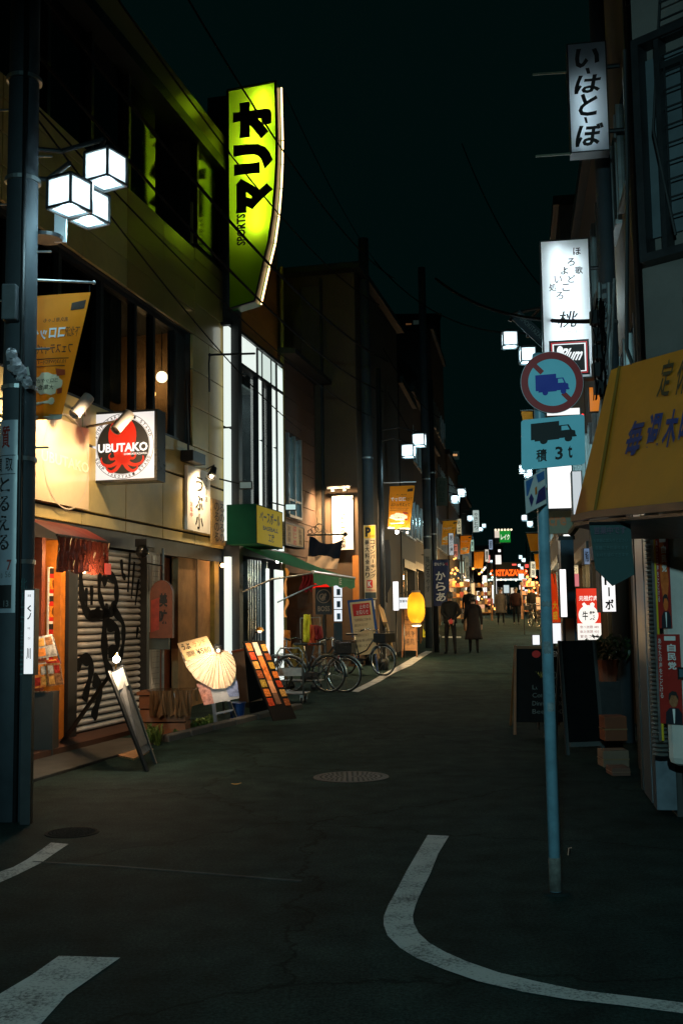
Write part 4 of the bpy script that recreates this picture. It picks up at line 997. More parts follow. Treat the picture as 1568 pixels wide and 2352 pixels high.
# yellow cloth strip on the edge of the shop front
T=thing('orange_flag_strip','narrow orange pennant strip hanging beside the white door pillar','pennant',L.p(9.7,.3,1.5))
m=MB(); P=[]
for i in range(16):
    a=V(at(654+3*math.sin(i*.8),1305+i*7.5,22.6)); P+=[a,a+V((.05+.02*math.sin(i*1.3),0,0))]
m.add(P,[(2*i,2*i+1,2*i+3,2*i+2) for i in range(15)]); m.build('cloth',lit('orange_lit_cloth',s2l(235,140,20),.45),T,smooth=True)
# wrought iron bracket with a navy and white flag
Yf=24.6
T=thing('bracket_flag','navy and white cloth flag hanging from a wrought iron bracket','flag',at(712,1300,Yf))
MB().tube([at(705,1229,Yf),at(792,1227,Yf)],.02,8).build('rod',BLK,T); MB().ball(at(793,1227,Yf),.055,10,8).build('finial',BLK,T)
sc=MB()
for cx,cy,r_ in ((722,1218,.10),(733,1214,.12),(745,1222,.07),(712,1222,.06)):
    c=V(at(cx,cy,Yf)); sc.tube([c+V((r_*math.cos(a*.45),0,r_*math.sin(a*.45)))*(1-.03*a) for a in range(14)],.009,5)
sc.build('scroll',BLK,T)
nav=mat('navy_cloth',(.006,.009,.022),rough=.85,var=.2,trans=.1); whc=mat('white_cloth',s2l(205,180,155),rough=.85,var=.1,trans=.35)
def cloth(pts_t,pts_b,m,nm,n=16):
    M_=MB(); P=[]
    def pick(P_,t):
        k=t*(len(P_)-1); i=min(int(k),len(P_)-2); f=k-i; return (P_[i][0]*(1-f)+P_[i+1][0]*f,P_[i][1]*(1-f)+P_[i+1][1]*f)
    for i in range(n+1):
        t=i/n; a=pick(pts_t,t);c=pick(pts_b,t)
        for j in range(4): q=j/3; P.append(at(a[0]+(c[0]-a[0])*q,a[1]+(c[1]-a[1])*q,Yf+.04*math.sin(i*.9+j)))
    M_.add(P,[(4*i+j,4*i+j+1,4*i+j+5,4*i+j+4) for i in range(n) for j in range(3)]); return M_.build(nm,m,T,smooth=True)
zq=lambda x,y:(602.9+x*.14647,1177+y*.14647)
cloth([zq(735,370),zq(810,390),zq(900,470),zq(1010,495),zq(1130,480),zq(1265,425)],[zq(715,680),zq(800,695),zq(900,670),zq(1050,685),zq(1110,720),zq(1200,725)],nav,'navy_field')
cloth([zq(710,690),zq(800,700),zq(900,675),zq(1050,690),zq(1110,725),zq(1200,725)],[zq(680,860),zq(800,890),zq(900,870),zq(1000,880),zq(1080,885),zq(1160,895)],whc,'white_field')
# ---------------------------------------------------------------- house with corrugated side wall and downlit poster
yD=27.2
D=thing('corrugated_house','house end wall of corrugated sheet and warm plaster beyond the awning','building',L.p(13.5,.3,.45))
uD=12.75; wD0,wD1=-.6,1.0
b=MB(); b.fbox(L,uD+.06,uD+6,-5,.98,.2,10.3); b.build('wall',mat('plaster_far',s2l(78,60,43),rough=.8,var=.2,scale=2),D)
uw=lambda x,y,Y=yD:((at(x,y,Y)[0]-L.o[0])*L.w[0]+(at(x,y,Y)[1]-L.o[1])*L.w[1])
wa=uw(757,1200); nC=34; cm=mat('corrugated_sheet',s2l(150,130,110),rough=.45,metal=.3,var=.2,scale=3)
m=MB(); P=[]; w0=uw(712,1200)
for i in range(nC*2+1):
    w=w0+(wa-w0)*i/(nC*2); a=L.p(uD+(.03 if i%2 else 0.0),w,.3); P+=[a,(a[0],a[1],10.0)]
m.add(P,[(2*i,2*i+1,2*i+3,2*i+2) for i in range(nC*2)]); m.build('corrugated_cladding',cm,D)
MB().fbox(L,uD-.02,uD+6,wa,wa+.06,.3,10.2).build('corner_trim',DST,D)
MB().fbox(L,uD-.3,uD+6.2,-5.2,1.2,10.3,10.45).build('roof',DST,D)
MB().fbox(L,uD-.05,uD+.02,wD1-.15,wD1,.3,3.1).build('door_frame',mat('amber_wood',s2l(170,105,40),rough=.6,var=.2),D)
pl=cross(L,yD-.12,783,1143,829,1262)
pl=PL(V(L.p(uD-.05,uw(781,1150),at(781,1148,yD)[2])),V(L.p(uD-.05,uw(829,1150),at(781,1148,yD)[2])),V(L.p(uD-.05,uw(781,1150),at(781,1268,yD)[2])))
T=thing('downlit_poster','tall white wall sign with sideways letters under a warm lamp','sign',tuple(pl.pt(.5,1)))
pl.slab(MB(),.04).build('board',mat('poster_white',(.8,.78,.75),rough=.5,var=.05),T)
m=MB(); pl.text(m,'GREEN CLOVER',.42,.02,.62,.98,rot=-90,bold=.02); pl.text(m,'beauty salon',.26,.35,.33,.75,rot=-90); m.build('lettering',mat('grey_letter',(.05,.035,.025),rough=.6,var=0),T)
T=thing('sign_downlight','warm downlight bar above the tall white wall sign','lamp',tuple(pl.pt(.5,-.1)))
MB().bar(pl.pt(-.1,-.13,.25),pl.pt(1.0,-.13,.25),.06).build('bar',DST,T)
for a in (.15,.75): 
    MB().lathe([(.001,0),(.05,0),(.06,-.1),(.045,-.1),(.04,-.02),(.001,-.02)],tuple(pl.pt(a,-.13,.25)),12).build('lamp_head',DST,T)
    light('SPOT',pl.pt(a,-.22,.55),650,(1,.68,.36),T,.05,pl.pt(a,1.2,.1),140,1.0)
MB().tube([pl.pt(.5,-.13,0),pl.pt(.5,-.13,.25)],.015,6).build('arm',DST,T)
# ---------------------------------------------------------------- street props along the left
c4=lambda x,y:(344.5+x*.2563,1378+y*.2563)
# fan sign on an easel
Yv=15.75
P4=lambda x,y,Y=Yv:V(at(*c4(x,y),Y))
T=thing('fan_sign','easel sign with a large pleated paper fan and handwritten price card','sign',gp(500,1662))
MB().prism([P4(430,560),P4(735,490),P4(800,880),P4(485,945)],(0,.02,0)).build('board',mat('grey_card',(.33,.33,.36),rough=.5,var=.2),T)
PHm=mat('blue_photo',s2l(120,130,170),rough=.3,var=.8,scale=14)
MB().add([P4(420,755,Yv-.01),P4(530,735,Yv-.01),P4(575,925,Yv-.01),P4(485,945,Yv-.01)],[(0,1,2,3)]).build('photo',mat('mixed_photo',s2l(170,120,110),rough=.3,var=.8,scale=18),T)
MB().add([P4(680,790,Yv-.01),P4(780,720,Yv-.01),P4(800,860,Yv-.01),P4(710,870,Yv-.01)],[(0,1,2,3)]).build('photo',PHm,T)
ap=P4(612,440,Yv-.05); out=[(250,400),(275,470),(300,540),(330,605),(375,660),(415,715),(470,745),(520,770),(560,795),(620,795),(680,788),(725,765),(755,720),(768,660),(770,600),(760,545),(740,500),(700,462)]
fan=MB(); vs=[]; 
Q=[]
for i in range(len(out)-1):
    for k in range(3): Q.append((out[i][0]+(out[i+1][0]-out[i][0])*k/3,out[i][1]+(out[i+1][1]-out[i][1])*k/3))
Q.append(out[-1])
rim=[P4(x,y,Yv-.04-(.03 if i%2 else 0)) for i,(x,y) in enumerate(Q)]; inn=[ap.lerp(p,.12) for p in rim]
n=len(rim); fan.add(inn+rim,[(i,i+1,n+i+1,n+i) for i in range(n-1)])
FANM=mat('fan_paper',s2l(240,218,190),rough=.7,var=.15,scale=10,trans=.2); fan.build('fan',FANM,T)
rb=MB()
for i in range(0,n,3): rb.bar(ap.lerp(rim[i],.1)+V((0,-.012,0)),rim[i]+V((0,-.012,0)),.008,.004)
rb.build('fan_rib',mat('bamboo',s2l(150,95,50),rough=.6),T)
MB().prism([P4(245,390,Yv-.09),P4(510,322,Yv-.09),P4(580,462,Yv-.09),P4(325,545,Yv-.09)],(0,.008,0)).build('price_card',mat('card_tan',s2l(225,185,130),rough=.6,var=.2,scale=14),T)
cp=PL(P4(255,392,Yv-.095),P4(508,330,Yv-.095),P4(325,535,Yv-.095))
m=MB(); cp.text(m,'うぶ',.05,.08,.35,.45,bold=.03); cp.text(m,'¥580',.45,.55,.95,.9,bold=.02); cp.text(m,'御膳',.1,.55,.4,.9); m.build('lettering',INK,T)
m=MB(); cp.text(m,'ランチ',.45,.1,.9,.42); m.build('red_lettering',mat('orange_ink',s2l(170,90,30),rough=.6,var=0),T)
for a,c in (((570,925),(592,1110)),((705,900),(772,1068))): MB().bar(P4(*a),V(gp(*c4(*c))),.05,.03).build('leg',mat('easel_paint',(.12,.14,.18),rough=.5),T)
MB().bar(P4(590,1020),P4(745,985),.045,.025).build('cross_bar',mat('easel_paint',(.12,.14,.18)),T)
MB().bar(P4(590,400,Yv+.05),V(gp(*c4(640,1050)))+V((0,.45,0)),.03).build('leg',mat('easel_paint',(.12,.14,.18)),T)
hd=P4(605,440,Yv-.16); MB().ball(hd+V((0,0,.03)),.05,10,8,(1.3,1,.8)).build('clip',BLK,T,smooth=True); MB().ball(hd+V((.02,-.06,-.02)),.028,8,6).build('bulb',lit('fan_bulb',(1,.8,.55),3),T,smooth=True)
light('SPOT',P4(560,440,Yv-.62),85,(1,.78,.52),T,.03,P4(540,600),95,.9)
MB().tube([hd,P4(580,430,Yv-.4),P4(560,440,Yv-.62)],.007,5).build('lamp_neck',BLK,T)
# photo menu A-board
Ym=16.1
P5=lambda x,y,Y=Ym:V(at(*c4(x,y),Y))
T=thing('photo_menu_board','leaning black A-board covered with small dish photos under a lamp','sign board',gp(655,1645))
tl,tr=P5(835,370,16.35),P5(1020,345,16.6); tr.z=tl.z; bl=V(gp(629,1657)); br=bl+(tr-tl)*1.12; nn=(tr-tl).cross(bl-tl).normalized(); nn=nn if nn.y<0 else -nn
f=lambda a,b,o=0:(tl*(1-a)+tr*a)*(1-b)+(bl*(1-a)+br*a)*b+nn*o
MB().prism([f(0,0),f(1,0),f(1,1),f(0,1)],-nn*.025).build('board',mat('menu_black',(.010,.009,.009),rough=.7,var=.3,spec=.12),T)
MB().prism([f(0,0,.003)+V((0,.5,0))*0,f(1,0,.003),f(1,0,.003)+V((.03,.75,-1.15)),f(0,0,.003)+V((.03,.75,-1.15))],V((0,.02,0))).build('rear_board',mat('menu_black',(.014,.013,.012)),T)
def pic(a0,b0,a1,b1,m,nm='photo',o=.006): MB().prism([f(a0,b0,o),f(a1,b0,o),f(a1,b1,o),f(a0,b1,o)],nn*.003).build(nm,m,T)
FOOD=[mat('food_photo_%d'%i,c,rough=.25,var=.75,scale=45,spec=.7) for i,c in enumerate((s2l(215,120,55),s2l(190,70,40),s2l(200,150,80),s2l(150,80,45),s2l(170,140,60)))]
CEN=mat('strip_white',(.62,.5,.42),rough=.3,var=.2,scale=8); CEN2=mat('strip_orange',s2l(215,120,60),rough=.3,var=.6,scale=12); CEN3=mat('strip_brown',s2l(120,85,68),rough=.3,var=.3,scale=20)
pic(.38,.02,.62,.19,CEN,'photo_strip'); pic(.38,.20,.61,.5,CEN2,'photo_strip'); pic(.38,.505,.60,.66,mat('strip_pale',s2l(215,150,110),rough=.3,var=.3,scale=10),'photo_strip'); pic(.38,.665,.60,.80,CEN3,'photo_strip')
for k in range(7): pic(.05,.03+.115*k,.29,.125+.115*k,FOOD[k%5])
for k in range(7): pic(.75,.05+.115*k,.98,.135+.115*k,FOOD[(k+2)%5])
MB().tube([f(.5,-.02),f(.5,-.07)+nn*.1,f(.45,-.05)+nn*.25],.01,6).build('lamp_neck',BLK,T)
h=f(.45,-.05)+nn*.25; MB().ball(h,.035,10,8).build('bulb',lit('menu_bulb',(1,.72,.42),3.5),T,smooth=True); MB().lathe([(.03,.02),(.07,-.03),(.06,-.03),(.02,.025)],h+V((0,0,.03)),12).build('lamp_shade',mat('brass_clip',s2l(150,110,50)),T)
light('SPOT',h+nn*.3,44,(1,.68,.38),T,.03,f(.5,.35),120,.9)
# grey standing panel between fan and menu board
T=thing('grey_partition','plain brown grey panel standing between fan sign and photo board','panel',gp(560,1650))
p_=[P5(735,465,17.2),P5(855,440,17.4),P5(1010,900,17.1),P5(800,930,16.9)]; MB().prism(p_,(0,.03,0)).build('board',mat('brown_grey_panel',s2l(95,70,50),rough=.5,var=.3),T)
MB().bar(P5(735,465,17.18),P5(855,440,17.38),.03).build('rail',DW,T); MB().tube([P5(858,520,17.3),P5(860,700,17.25),P5(845,900,17.1)],.008,5).build('cord',WPR,T)
gpx=gp(555,1640); MB().box(gpx[0]-.02,gpx[0]+.4,gpx[1]+.9,gpx[1]+.95,.0,.5).build('foot',BLK,T)
# weeds and moss along the wall foot
def weed_patch(name,label,pts,n,hmax,cat='plant'):
    rnd=random.Random(len(label)); m=MB()
    for i in range(n):
        t=rnd.random(); k=t*(len(pts)-1); j=min(int(k),len(pts)-2); q=k-j
        c=gp(pts[j][0]*(1-q)+pts[j+1][0]*q+rnd.uniform(-6,6),pts[j][1]*(1-q)+pts[j+1][1]*q+rnd.uniform(-3,3))
        h=hmax*rnd.uniform(.35,1); a=rnd.uniform(0,6.28); lx,ly=math.cos(a)*h*.5,math.sin(a)*h*.5; w=.012
        px_,py_=-math.sin(a)*w,math.cos(a)*w
        m.add([(c[0]-px_,c[1]-py_,c[2]),(c[0]+px_,c[1]+py_,c[2]),(c[0]+lx*.5+px_,c[1]+ly*.5+py_,c[2]+h*.75),(c[0]+lx*.5-px_,c[1]+ly*.5-py_,c[2]+h*.75),(c[0]+lx,c[1]+ly,c[2]+h*.85)],[(0,1,2,3),(3,2,4)])
    o=m.build(name,mat('weed_green',s2l(70,95,35),rough=.7,var=.4,scale=30,trans=.3)); tag(o,label,cat,kind='stuff'); return o
weed_patch('weeds','low green weeds growing along the wall foot',[(398,1690),(440,1672),(490,1656)],500,.12)
weed_patch('weeds','grass tufts beside the covered crate',[(338,1718),(350,1700),(365,1712)],90,.3)
# kerb stones along the wall foot
for k in range(6):
    a=V(gp(375+k*52,1705-k*13)); c=V(gp(375+k*52+50,1705-(k+1)*13+.5))
    if k==0: K=thing('kerb','low worn kerb stones along the left wall foot','kerb',tuple(a))
    MB().bar(a+V((0,.05,.03)),c+V((0,.05,.03)),.16,.1).build('stone',DCON,K,bev=.015)
c5=lambda x,y:(602.9+x*.238,1378+y*.238)   # zoom of the bicycles
# blue bucket and cable clutter
T=thing('blue_bucket','small blue bucket at the foot of the fan sign','bucket',gp(545,1648)); g_=gp(545,1650)
MB().lathe([(.10,0),(.13,.24),(.12,.24),(.095,.02),(.001,.02)],(g_[0],g_[1],g_[2]),16).build('pail',mat('blue_plastic',s2l(25,60,120),rough=.4,var=.1),T)
MB().lathe([(.135,.225),(.142,.235),(.135,.245)],(g_[0],g_[1],g_[2]),16).build('rim',mat('blue_plastic',s2l(25,60,120)),T)
# ---------------- bicycles
TYR=RUB; CHR=mat('chrome',(.6,.62,.62),rough=.2,metal=1,var=.05)
def bicycle(label,loc,rz,fcol,basket=True,name='bicycle',lean=0,light_tyre=False):
    T=thing(name,label,'bicycle',loc,rz,group='parked bicycles'); T.rotation_euler=(lean,0,rz)
    fm=mat('bike_paint_%d'%int(fcol[0]*1000+fcol[2]*777),fcol,rough=.3,coat=.5,var=.1); r=.33
    for cx in (-.52,.55):
        ring=[(cx+r*math.cos(a),0,r+.0+r*math.sin(a)) for a in [2*math.pi*k/36 for k in range(36)]]
        w=MB().tube(ring,.016,8,closed=True).build('wheel',TYR,T,smooth=True)
        MB().tube([(cx+(r-.022)*math.cos(a),0,r+(r-.022)*math.sin(a)) for a in [2*math.pi*k/36 for k in range(36)]],.011,6,closed=True).build('rim',CHR,w,smooth=True)
        s=MB()
        for k in range(18):
            a=2*math.pi*k/18; s.tube([(cx+.02*math.cos(a+.9),.02*(-1)**k,r+.02*math.sin(a+.9)),(cx+(r-.025)*math.cos(a),0,r+(r-.025)*math.sin(a))],.0018,4)
        s.build('spokes',CHR,w); MB().tube([(cx,-.05,r),(cx,.05,r)],.022,10).build('hub',CHR,w)
        MB().tube([(cx+(r+.035)*math.cos(a),0,r+(r+.035)*math.sin(a)) for a in [math.pi*(.1+.95*k/14)+(.0 if cx<0 else -.1) for k in range(15)]],.018,6).build('mudguard',mat('mudguard_steel',(.35,.37,.37),rough=.3,metal=.9),T,smooth=True)
    fr=MB(); bb=(-.08,0,.30); st=(-.22,0,.78); hd_=(.36,0,.86); hb=(.40,0,.66)
    fr.tube([hb,(.1,0,.36),bb],.02,8); fr.tube([hd_,(.1,0,.55),(-.16,0,.45)],.016,8); fr.tube([bb,st],.016,8); fr.tube([hd_,hb],.02,8)
    for sy in (-.05,.05): fr.tube([bb,(-.52,sy,.33)],.01,6); fr.tube([(-.19,sy*.5,.68),(-.52,sy,.33)],.009,6); fr.tube([(.41,sy*.6,.66),(.55,sy,.33)],.011,6)
    fr.build('frame',fm,T,smooth=True)
    MB().tube([st,(-.235,0,.86)],.013,8).build('seat_post',CHR,T)
    MB().add([(-.40,-.1,.88),(-.40,.1,.88),(-.18,.03,.89),(-.18,-.03,.89),(-.42,-.1,.93),(-.42,.1,.93),(-.12,.022,.915),(-.12,-.022,.915)],[(0,3,2,1),(4,5,6,7),(0,1,5,4),(1,2,6,5),(2,3,7,6),(3,0,4,7)]).build('saddle',BLK,T,bev=.02)
    MB().tube([(.34,0,.86),(.33,0,.98)],.014,8).build('stem',CHR,T)
    h=MB().tube([(.16,-.28,.98),(.26,-.25,1.02),(.35,-.08,.99),(.35,.08,.99),(.26,.25,1.02),(.16,.28,.98)],.011,8).build('handlebar',CHR,T,smooth=True)
    for sy in (-1,1): MB().tube([(.14,sy*.285,.975),(.24,sy*.255,1.015)],.016,8).build('grip',RUB,h)
    if basket:
        k=MB()
        for z in (.72,.80,.88,.96):
            e=.03*(z-.72)/.24; k.tube([(.46-e,-.17-e,z),(.72+e,-.17-e,z),(.72+e,.17+e,z),(.46-e,.17+e,z)],.005,5,closed=True)
        for i in range(7):
            y=-.17+.34*i/6; k.tube([(.46,y,.72),(.43,y*1.15,.96)],.004,4); k.tube([(.72,y,.72),(.75,y*1.15,.96)],.004,4); k.tube([(.46,y,.72),(.72,y,.72)],.004,4)
        for i in range(5):
            x=.48+.22*i/4
            for sy in (-1,1): k.tube([(x,sy*.17,.72),(x,sy*.2,.96)],.004,4)
        k.build('basket',DST,T)
        MB().box(.43,.75,-.19,.19,.73,.92).build('basket_liner',mat('basket_liner',(.012,.013,.014),rough=.8,var=.3),T)
    MB().tube([(-.08,-.1,.30),(-.08,.1,.30)],.012,6).build('crank_axle',CHR,T); MB().lathe([(.001,-.008),(.09,-.008),(.09,.008),(.001,.008)],(-.08,-.06,.3),20,Matrix.Rotation(math.pi/2,3,'X')).build('chain_ring',CHR,T)
    MB().box(-.28,.06,-.085,-.05,.24,.37).build('chain_guard',BLK,T)
    for sy,sx in ((-.13,.1),(.13,-.1)): MB().box(-.08+sx-.045,-.08+sx+.045,sy-.04,sy+.04,.28+.12*(1 if sy<0 else -1)*.0,.30).build('pedal',BLK,T)
    ra=MB(); ra.tube([(-.24,-.06,.72),(-.72,-.07,.72),(-.72,.07,.72),(-.24,.06,.72)],.007,5); 
    for i in range(4): ra.tube([(-.34-.1*i,-.065,.72),(-.34-.1*i,.065,.72)],.005,4)
    for sy in (-.06,.06): ra.tube([(-.66,sy,.72),(-.52,sy,.34)],.006,5)
    ra.build('rear_rack',CHR,T)
    st_=MB().tube([(-.52,-.1,.33),(-.56,-.14,.02)],.009,6).tube([(-.52,.1,.33),(-.56,.14,.02)],.009,6).tube([(-.56,-.14,.02),(-.56,.14,.02)],.009,6); st_.build('kick_stand',CHR,T)
    MB().box(-.745,-.73,-.03,.03,.62,.68).build('reflector',RED,T)
    MB().ball((.50,-.06,.62),.035,10,8).build('front_lamp',CHR,T,smooth=True)
    return T
def on(x,y): p=gp(x,y); return p
p=gp(790,1590); bicycle('silver bicycle with front basket parked nearest the white edge line',(p[0]-.53,p[1]+.14,hz(p[1]+.1)),R(-14),(.02,.025,.03))
p=gp(705,1598); bicycle('dark bicycle parked behind the flatbed trolley by the door pillar',(p[0]-.1,p[1]+.8,hz(p[1]+.8)),R(160),(.015,.02,.03),basket=False)
p=gp(880,1553); bicycle('black bicycle with basket facing the paper lantern',(p[0]-.43,p[1]+.34,hz(p[1]+.3)),R(-38),(.008,.008,.009))
# flatbed trolleys
def trolley(label,x,y,rz,ln=.8):
    p=gp(x,y); T=thing('flatbed_trolley',label,'trolley',(p[0],p[1],p[2]),rz,group='flatbed trolleys')
    MB().box(0,ln,-.24,.24,.16,.19).build('deck',mat('trolley_deck',(.12,.13,.14),rough=.5,metal=.3),T,bev=.01)
    hz_=.95
    MB().tube([(0,-.22,.17),(-.04,-.22,hz_-.08),(-.04,-.16,hz_),(-.04,.16,hz_),(-.04,.22,hz_-.08),(0,.22,.17)],.015,8).build('handle',GAL,T,smooth=True)
    MB().box(-.035,-.025,-.2,.2,.48,.62).build('plate',GAL,T)
    for sx in (.1,ln-.1):
        for sy in (-.17,.17):
            w=MB().lathe([(.001,-.018),(.06,-.018),(.06,.018),(.001,.018)],(sx,sy,.06),16,Matrix.Rotation(math.pi/2,3,'X')).build('wheel',RUB,T)
            MB().box(sx-.03,sx+.03,sy-.03,sy+.03,.06,.16).build('fork',GAL,w)
trolley('grey flatbed trolley with tall handle in front of the bicycles',738,1584,R(165),.75)
trolley('grey folding trolley standing beside the photo menu board',668,1618,R(80),.5)
# dark banner with a round crest and the word BOSS
pl=facing(23.2,724,1350,762,1412)
T=thing('crest_banner','dark banner with a round crest above the word BOSS','banner',tuple(pl.pt(.5,1)))
pl.slab(MB(),.03).build('cloth',mat('near_black_cloth',(.012,.014,.016),rough=.7),T)
TAN=mat('tan_print',s2l(140,115,95),rough=.7,var=.2)
m=MB(); pl.disc(m,.5,.32,.15,.004,36,.135); pl.disc(m,.42,.34,.07,.004,20,.05); pl.poly(m,[(.3,.45),(.45,.28),(.62,.2),(.68,.28),(.55,.36),(.6,.44),(.45,.5)]); m.build('crest',TAN,T)
m=MB(); pl.text(m,'BOSS',.14,.68,.86,.88,bold=.02); m.build('lettering',TAN,T)
MB().tube([pl.pt(0,0),pl.pt(1,0)],.015,6).build('top_rod',DST,T); 
g_=gp(743,1560); MB().tube([(pl.pt(.5,1)[0],pl.pt(.5,1)[1]+.03,pl.pt(.5,0)[2]),(pl.pt(.5,1)[0],pl.pt(.5,1)[1]+.03,hz(23))],.018,6).build('pole',DST,T)
pl=facing(23.4,715,1333,756,1351)
T=thing('red_box_panel','short glowing red panel hanging under the green awning','sign',tuple(pl.pt(.5,1))); m=MB(); pl.slab(m,.12,front=-.003); m.build('case',DST,T); m=MB(); pl.rect(m,0,0,1,1,0); m.build('panel',lit('red_panel',s2l(255,25,10),.8),T)
T=thing('red_cloth','dark red cloth bunched beneath the awning edge','cloth',at(710,1350,23.3))
m=MB(); P=[]; n=14
for i in range(n+1):
    for j in range(6): P.append(at(690+30*i/n+4*math.sin(j),1318+8*j+3*math.sin(i),23.3+.05*math.sin(i*1.7+j)))
m.add(P,[(6*i+j,6*i+j+1,6*i+j+7,6*i+j+6) for i in range(n) for j in range(5)]); m.build('cloth',mat('deep_red_cloth',s2l(150,15,20),rough=.8,var=.4,scale=6),T,smooth=True)
# vending machine column with lit product panels
T=thing('lit_panel_column','column of three white lit panels with small blue pictures','vending display',gp(775,1560))
for k in range(3):
    pl=facing(25.2,766+k*.5,1345+28*k,785,1371+28*k); m=MB(); pl.slab(m,.3,-.03,-.03,1.03,1.06,front=-.003); m.build('case',DST,T)
    m=MB(); pl.rect(m,0,0,1,1,0); m.build('panel',lit('blue_white_panel',(.85,.92,1),.95),T); m=MB(); pl.rect(m,.35,.3,.8,.85,.004); m.build('picture',mat('panel_picture',s2l(60,110,160),rough=.5,var=.6,scale=20),T)
a=at(766,1430,25.25); MB().box(a[0],a[0]+.2,a[1],a[1]+.3,hz(25),a[2]).build('stand',DST,T)
# hung clothes: yellow jacket, orange and red items near the bicycles
for x0,y0,x1,y1,c,lab in ((696,1412,712,1475,s2l(205,190,30),'yellow rain jacket hanging behind the bicycles'),(706,1436,722,1482,s2l(190,70,25),'orange cloth hanging beside the yellow jacket'),(720,1438,738,1470,s2l(130,25,25),'dark red cloth hanging right of the orange one'),(652,1448,664,1500,s2l(200,110,20),'small orange bag hung by the door pillar'),(664,1480,700,1540,s2l(120,95,25),'olive canvas bag resting on a bicycle')):
    T=MB(); P=[]; n=8
    for i in range(n+1):
        for j in range(7):
            t=j/6; w=.6+.4*math.sin(t*2.2); xc=(x0+x1)/2
            P.append(at(xc+(x1-x0)*(i/n-.5)*w,y0+(y1-y0)*t,22.3+.06*math.sin(i*1.6)+.04*math.sin(j*1.3+i)))
    T.add(P,[(7*i+j,7*i+j+1,7*i+j+8,7*i+j+7) for i in range(n) for j in range(6)])
    o=T.build('hanging_cloth',mat('cloth_%d%d'%(x0,y0),c,rough=.8,var=.35,scale=9),smooth=True); so=o.modifiers.new('s','SOLIDIFY'); so.thickness=.04; tag(o,lab,'cloth')
T=thing('clothes_rail','thin metal rail holding cloths behind the bicycles','rail',gp(700,1575)); a,c=V(at(690,1420,22.35)),V(at(735,1418,22.35)); MB().tube([a,c],.012,6).build('rail',GAL,T)
for p in (a,c): MB().tube([p,(p.x,p.y,hz(22.3))],.012,6).build('post',GAL,T)
# notice board with blue frame
q=[at(803,1384,24.6),at(852,1379,24.6),at(863,1447,24.3),at(812,1462,24.3)]
T=thing('notice_board','tilted notice board in a blue frame with red heading','notice board',gp(835,1545))
tl,tr,br,bl=[V(p) for p in q]; pl=PL(tl,tr,bl)
MB().prism([pl.pt(-.1,-.07,-.005),pl.pt(1.1,-.07,-.005),pl.pt(1.12,1.0,-.005),pl.pt(-.08,1.0,-.005)],-pl.n*.03).build('frame',mat('blue_frame',s2l(25,75,140),rough=.5),T)
m=MB(); pl.rect(m,0,0,1,1.55,.0); m.build('sheet',mat('tan_sheet',s2l(215,185,140),rough=.7,var=.1),T)
m=MB(); pl.rect(m,.1,.06,.9,.42,.003); m.build('heading',RED,T); m=MB(); pl.text(m,'止めの',.42,.09,.86,.22); pl.text(m,'お知らせ',.25,.25,.8,.39); m.build('lettering',WPR,T)
for k,st in enumerate(('下記期間路上工事の為','通行止めになります','ご注意ください','平成年月日まで','自転車は移動','お願いします')): m=MB(); pl.text(m,st,.1,.5+.15*k,.88 if k%2==0 else .7,.58+.15*k); m.build('body_lettering',mat('brown_ink3',s2l(90,55,40),rough=.7,var=0),T)
for a in (.1,.9): MB().bar(pl.pt(a,.2,-.03),pl.pt(a,2.4,-.2),.03).build('leg',mat('blue_frame',s2l(25,75,140)),T)
# ---------------------------------------------------------------- poles, lamps and banners further down the left
def concrete_pole(label,x,Y,r,h,group=None):
    p=at(x,1400,Y); z=hz(Y); T=thing('utility_pole',label,'utility pole',(p[0],Y,z),group=group)
    MB().lathe([(r,0),(r*.95,h*.4),(r*.82,h)],(p[0],Y,z),20).build('shaft',UPC if h>9 else DST,T,smooth=True)
    MB().lathe([(r*1.06,3.4),(r*1.06,3.44)],(p[0],Y,z),18).build('band',GAL,T); MB().lathe([(r*1.04,5.2),(r*1.04,5.24)],(p[0],Y,z),18).build('band',GAL,T)
    return T,V((p[0],Y,z))
T,PP=concrete_pole('concrete utility pole carrying the parking sign beyond the bicycles',848,27.0,.16,11)
pl=facing(26.8,834,1206,862,1376)
T=thing('parking_sign','tall narrow parking sign with yellow P head on the concrete pole','sign',tuple(pl.pt(.5,1)))
pl.slab(MB(),.03).build('board',mat('sign_cream',s2l(205,180,140),rough=.5,var=.12,scale=5),T)
m=MB(); pl.rect(m,.06,.012,.94,.18); m.build('yellow_head',mat('sign_yellow',s2l(225,180,35),rough=.5,var=.08),T)
m=MB(); pl.text(m,'P',.14,.03,.62,.16,bold=.06); pl.text(m,'24H',.5,.135,.9,.165); pl.vtext(m,'コインパーキング',.54,.2,.92,.72,bold=.02); pl.vtext(m,'最大料金あり',.1,.2,.46,.72,bold=.02); m.build('lettering',INK,T)
m=MB(); pl.rect(m,.22,.745,.68,.85); pl.text(m,'駐車場内',.15,.87,.85,.895); m.build('red_print',RED,T); m=MB(); pl.text(m,'K',.3,.76,.6,.835,.008,bold=.04); m.build('white_mark',WPR,T)
m=MB(); pl.rect(m,.04,.91,.96,.99); m.build('dark_plate',mat('dark_green_plate',(.02,.03,.025),rough=.5),T)
pl=facing(26.82,834,1379,861,1400); m=MB(); pl.slab(m,.01); m.build('white_sticker',mat('sticker_white',(.5,.48,.45),rough=.6),T)
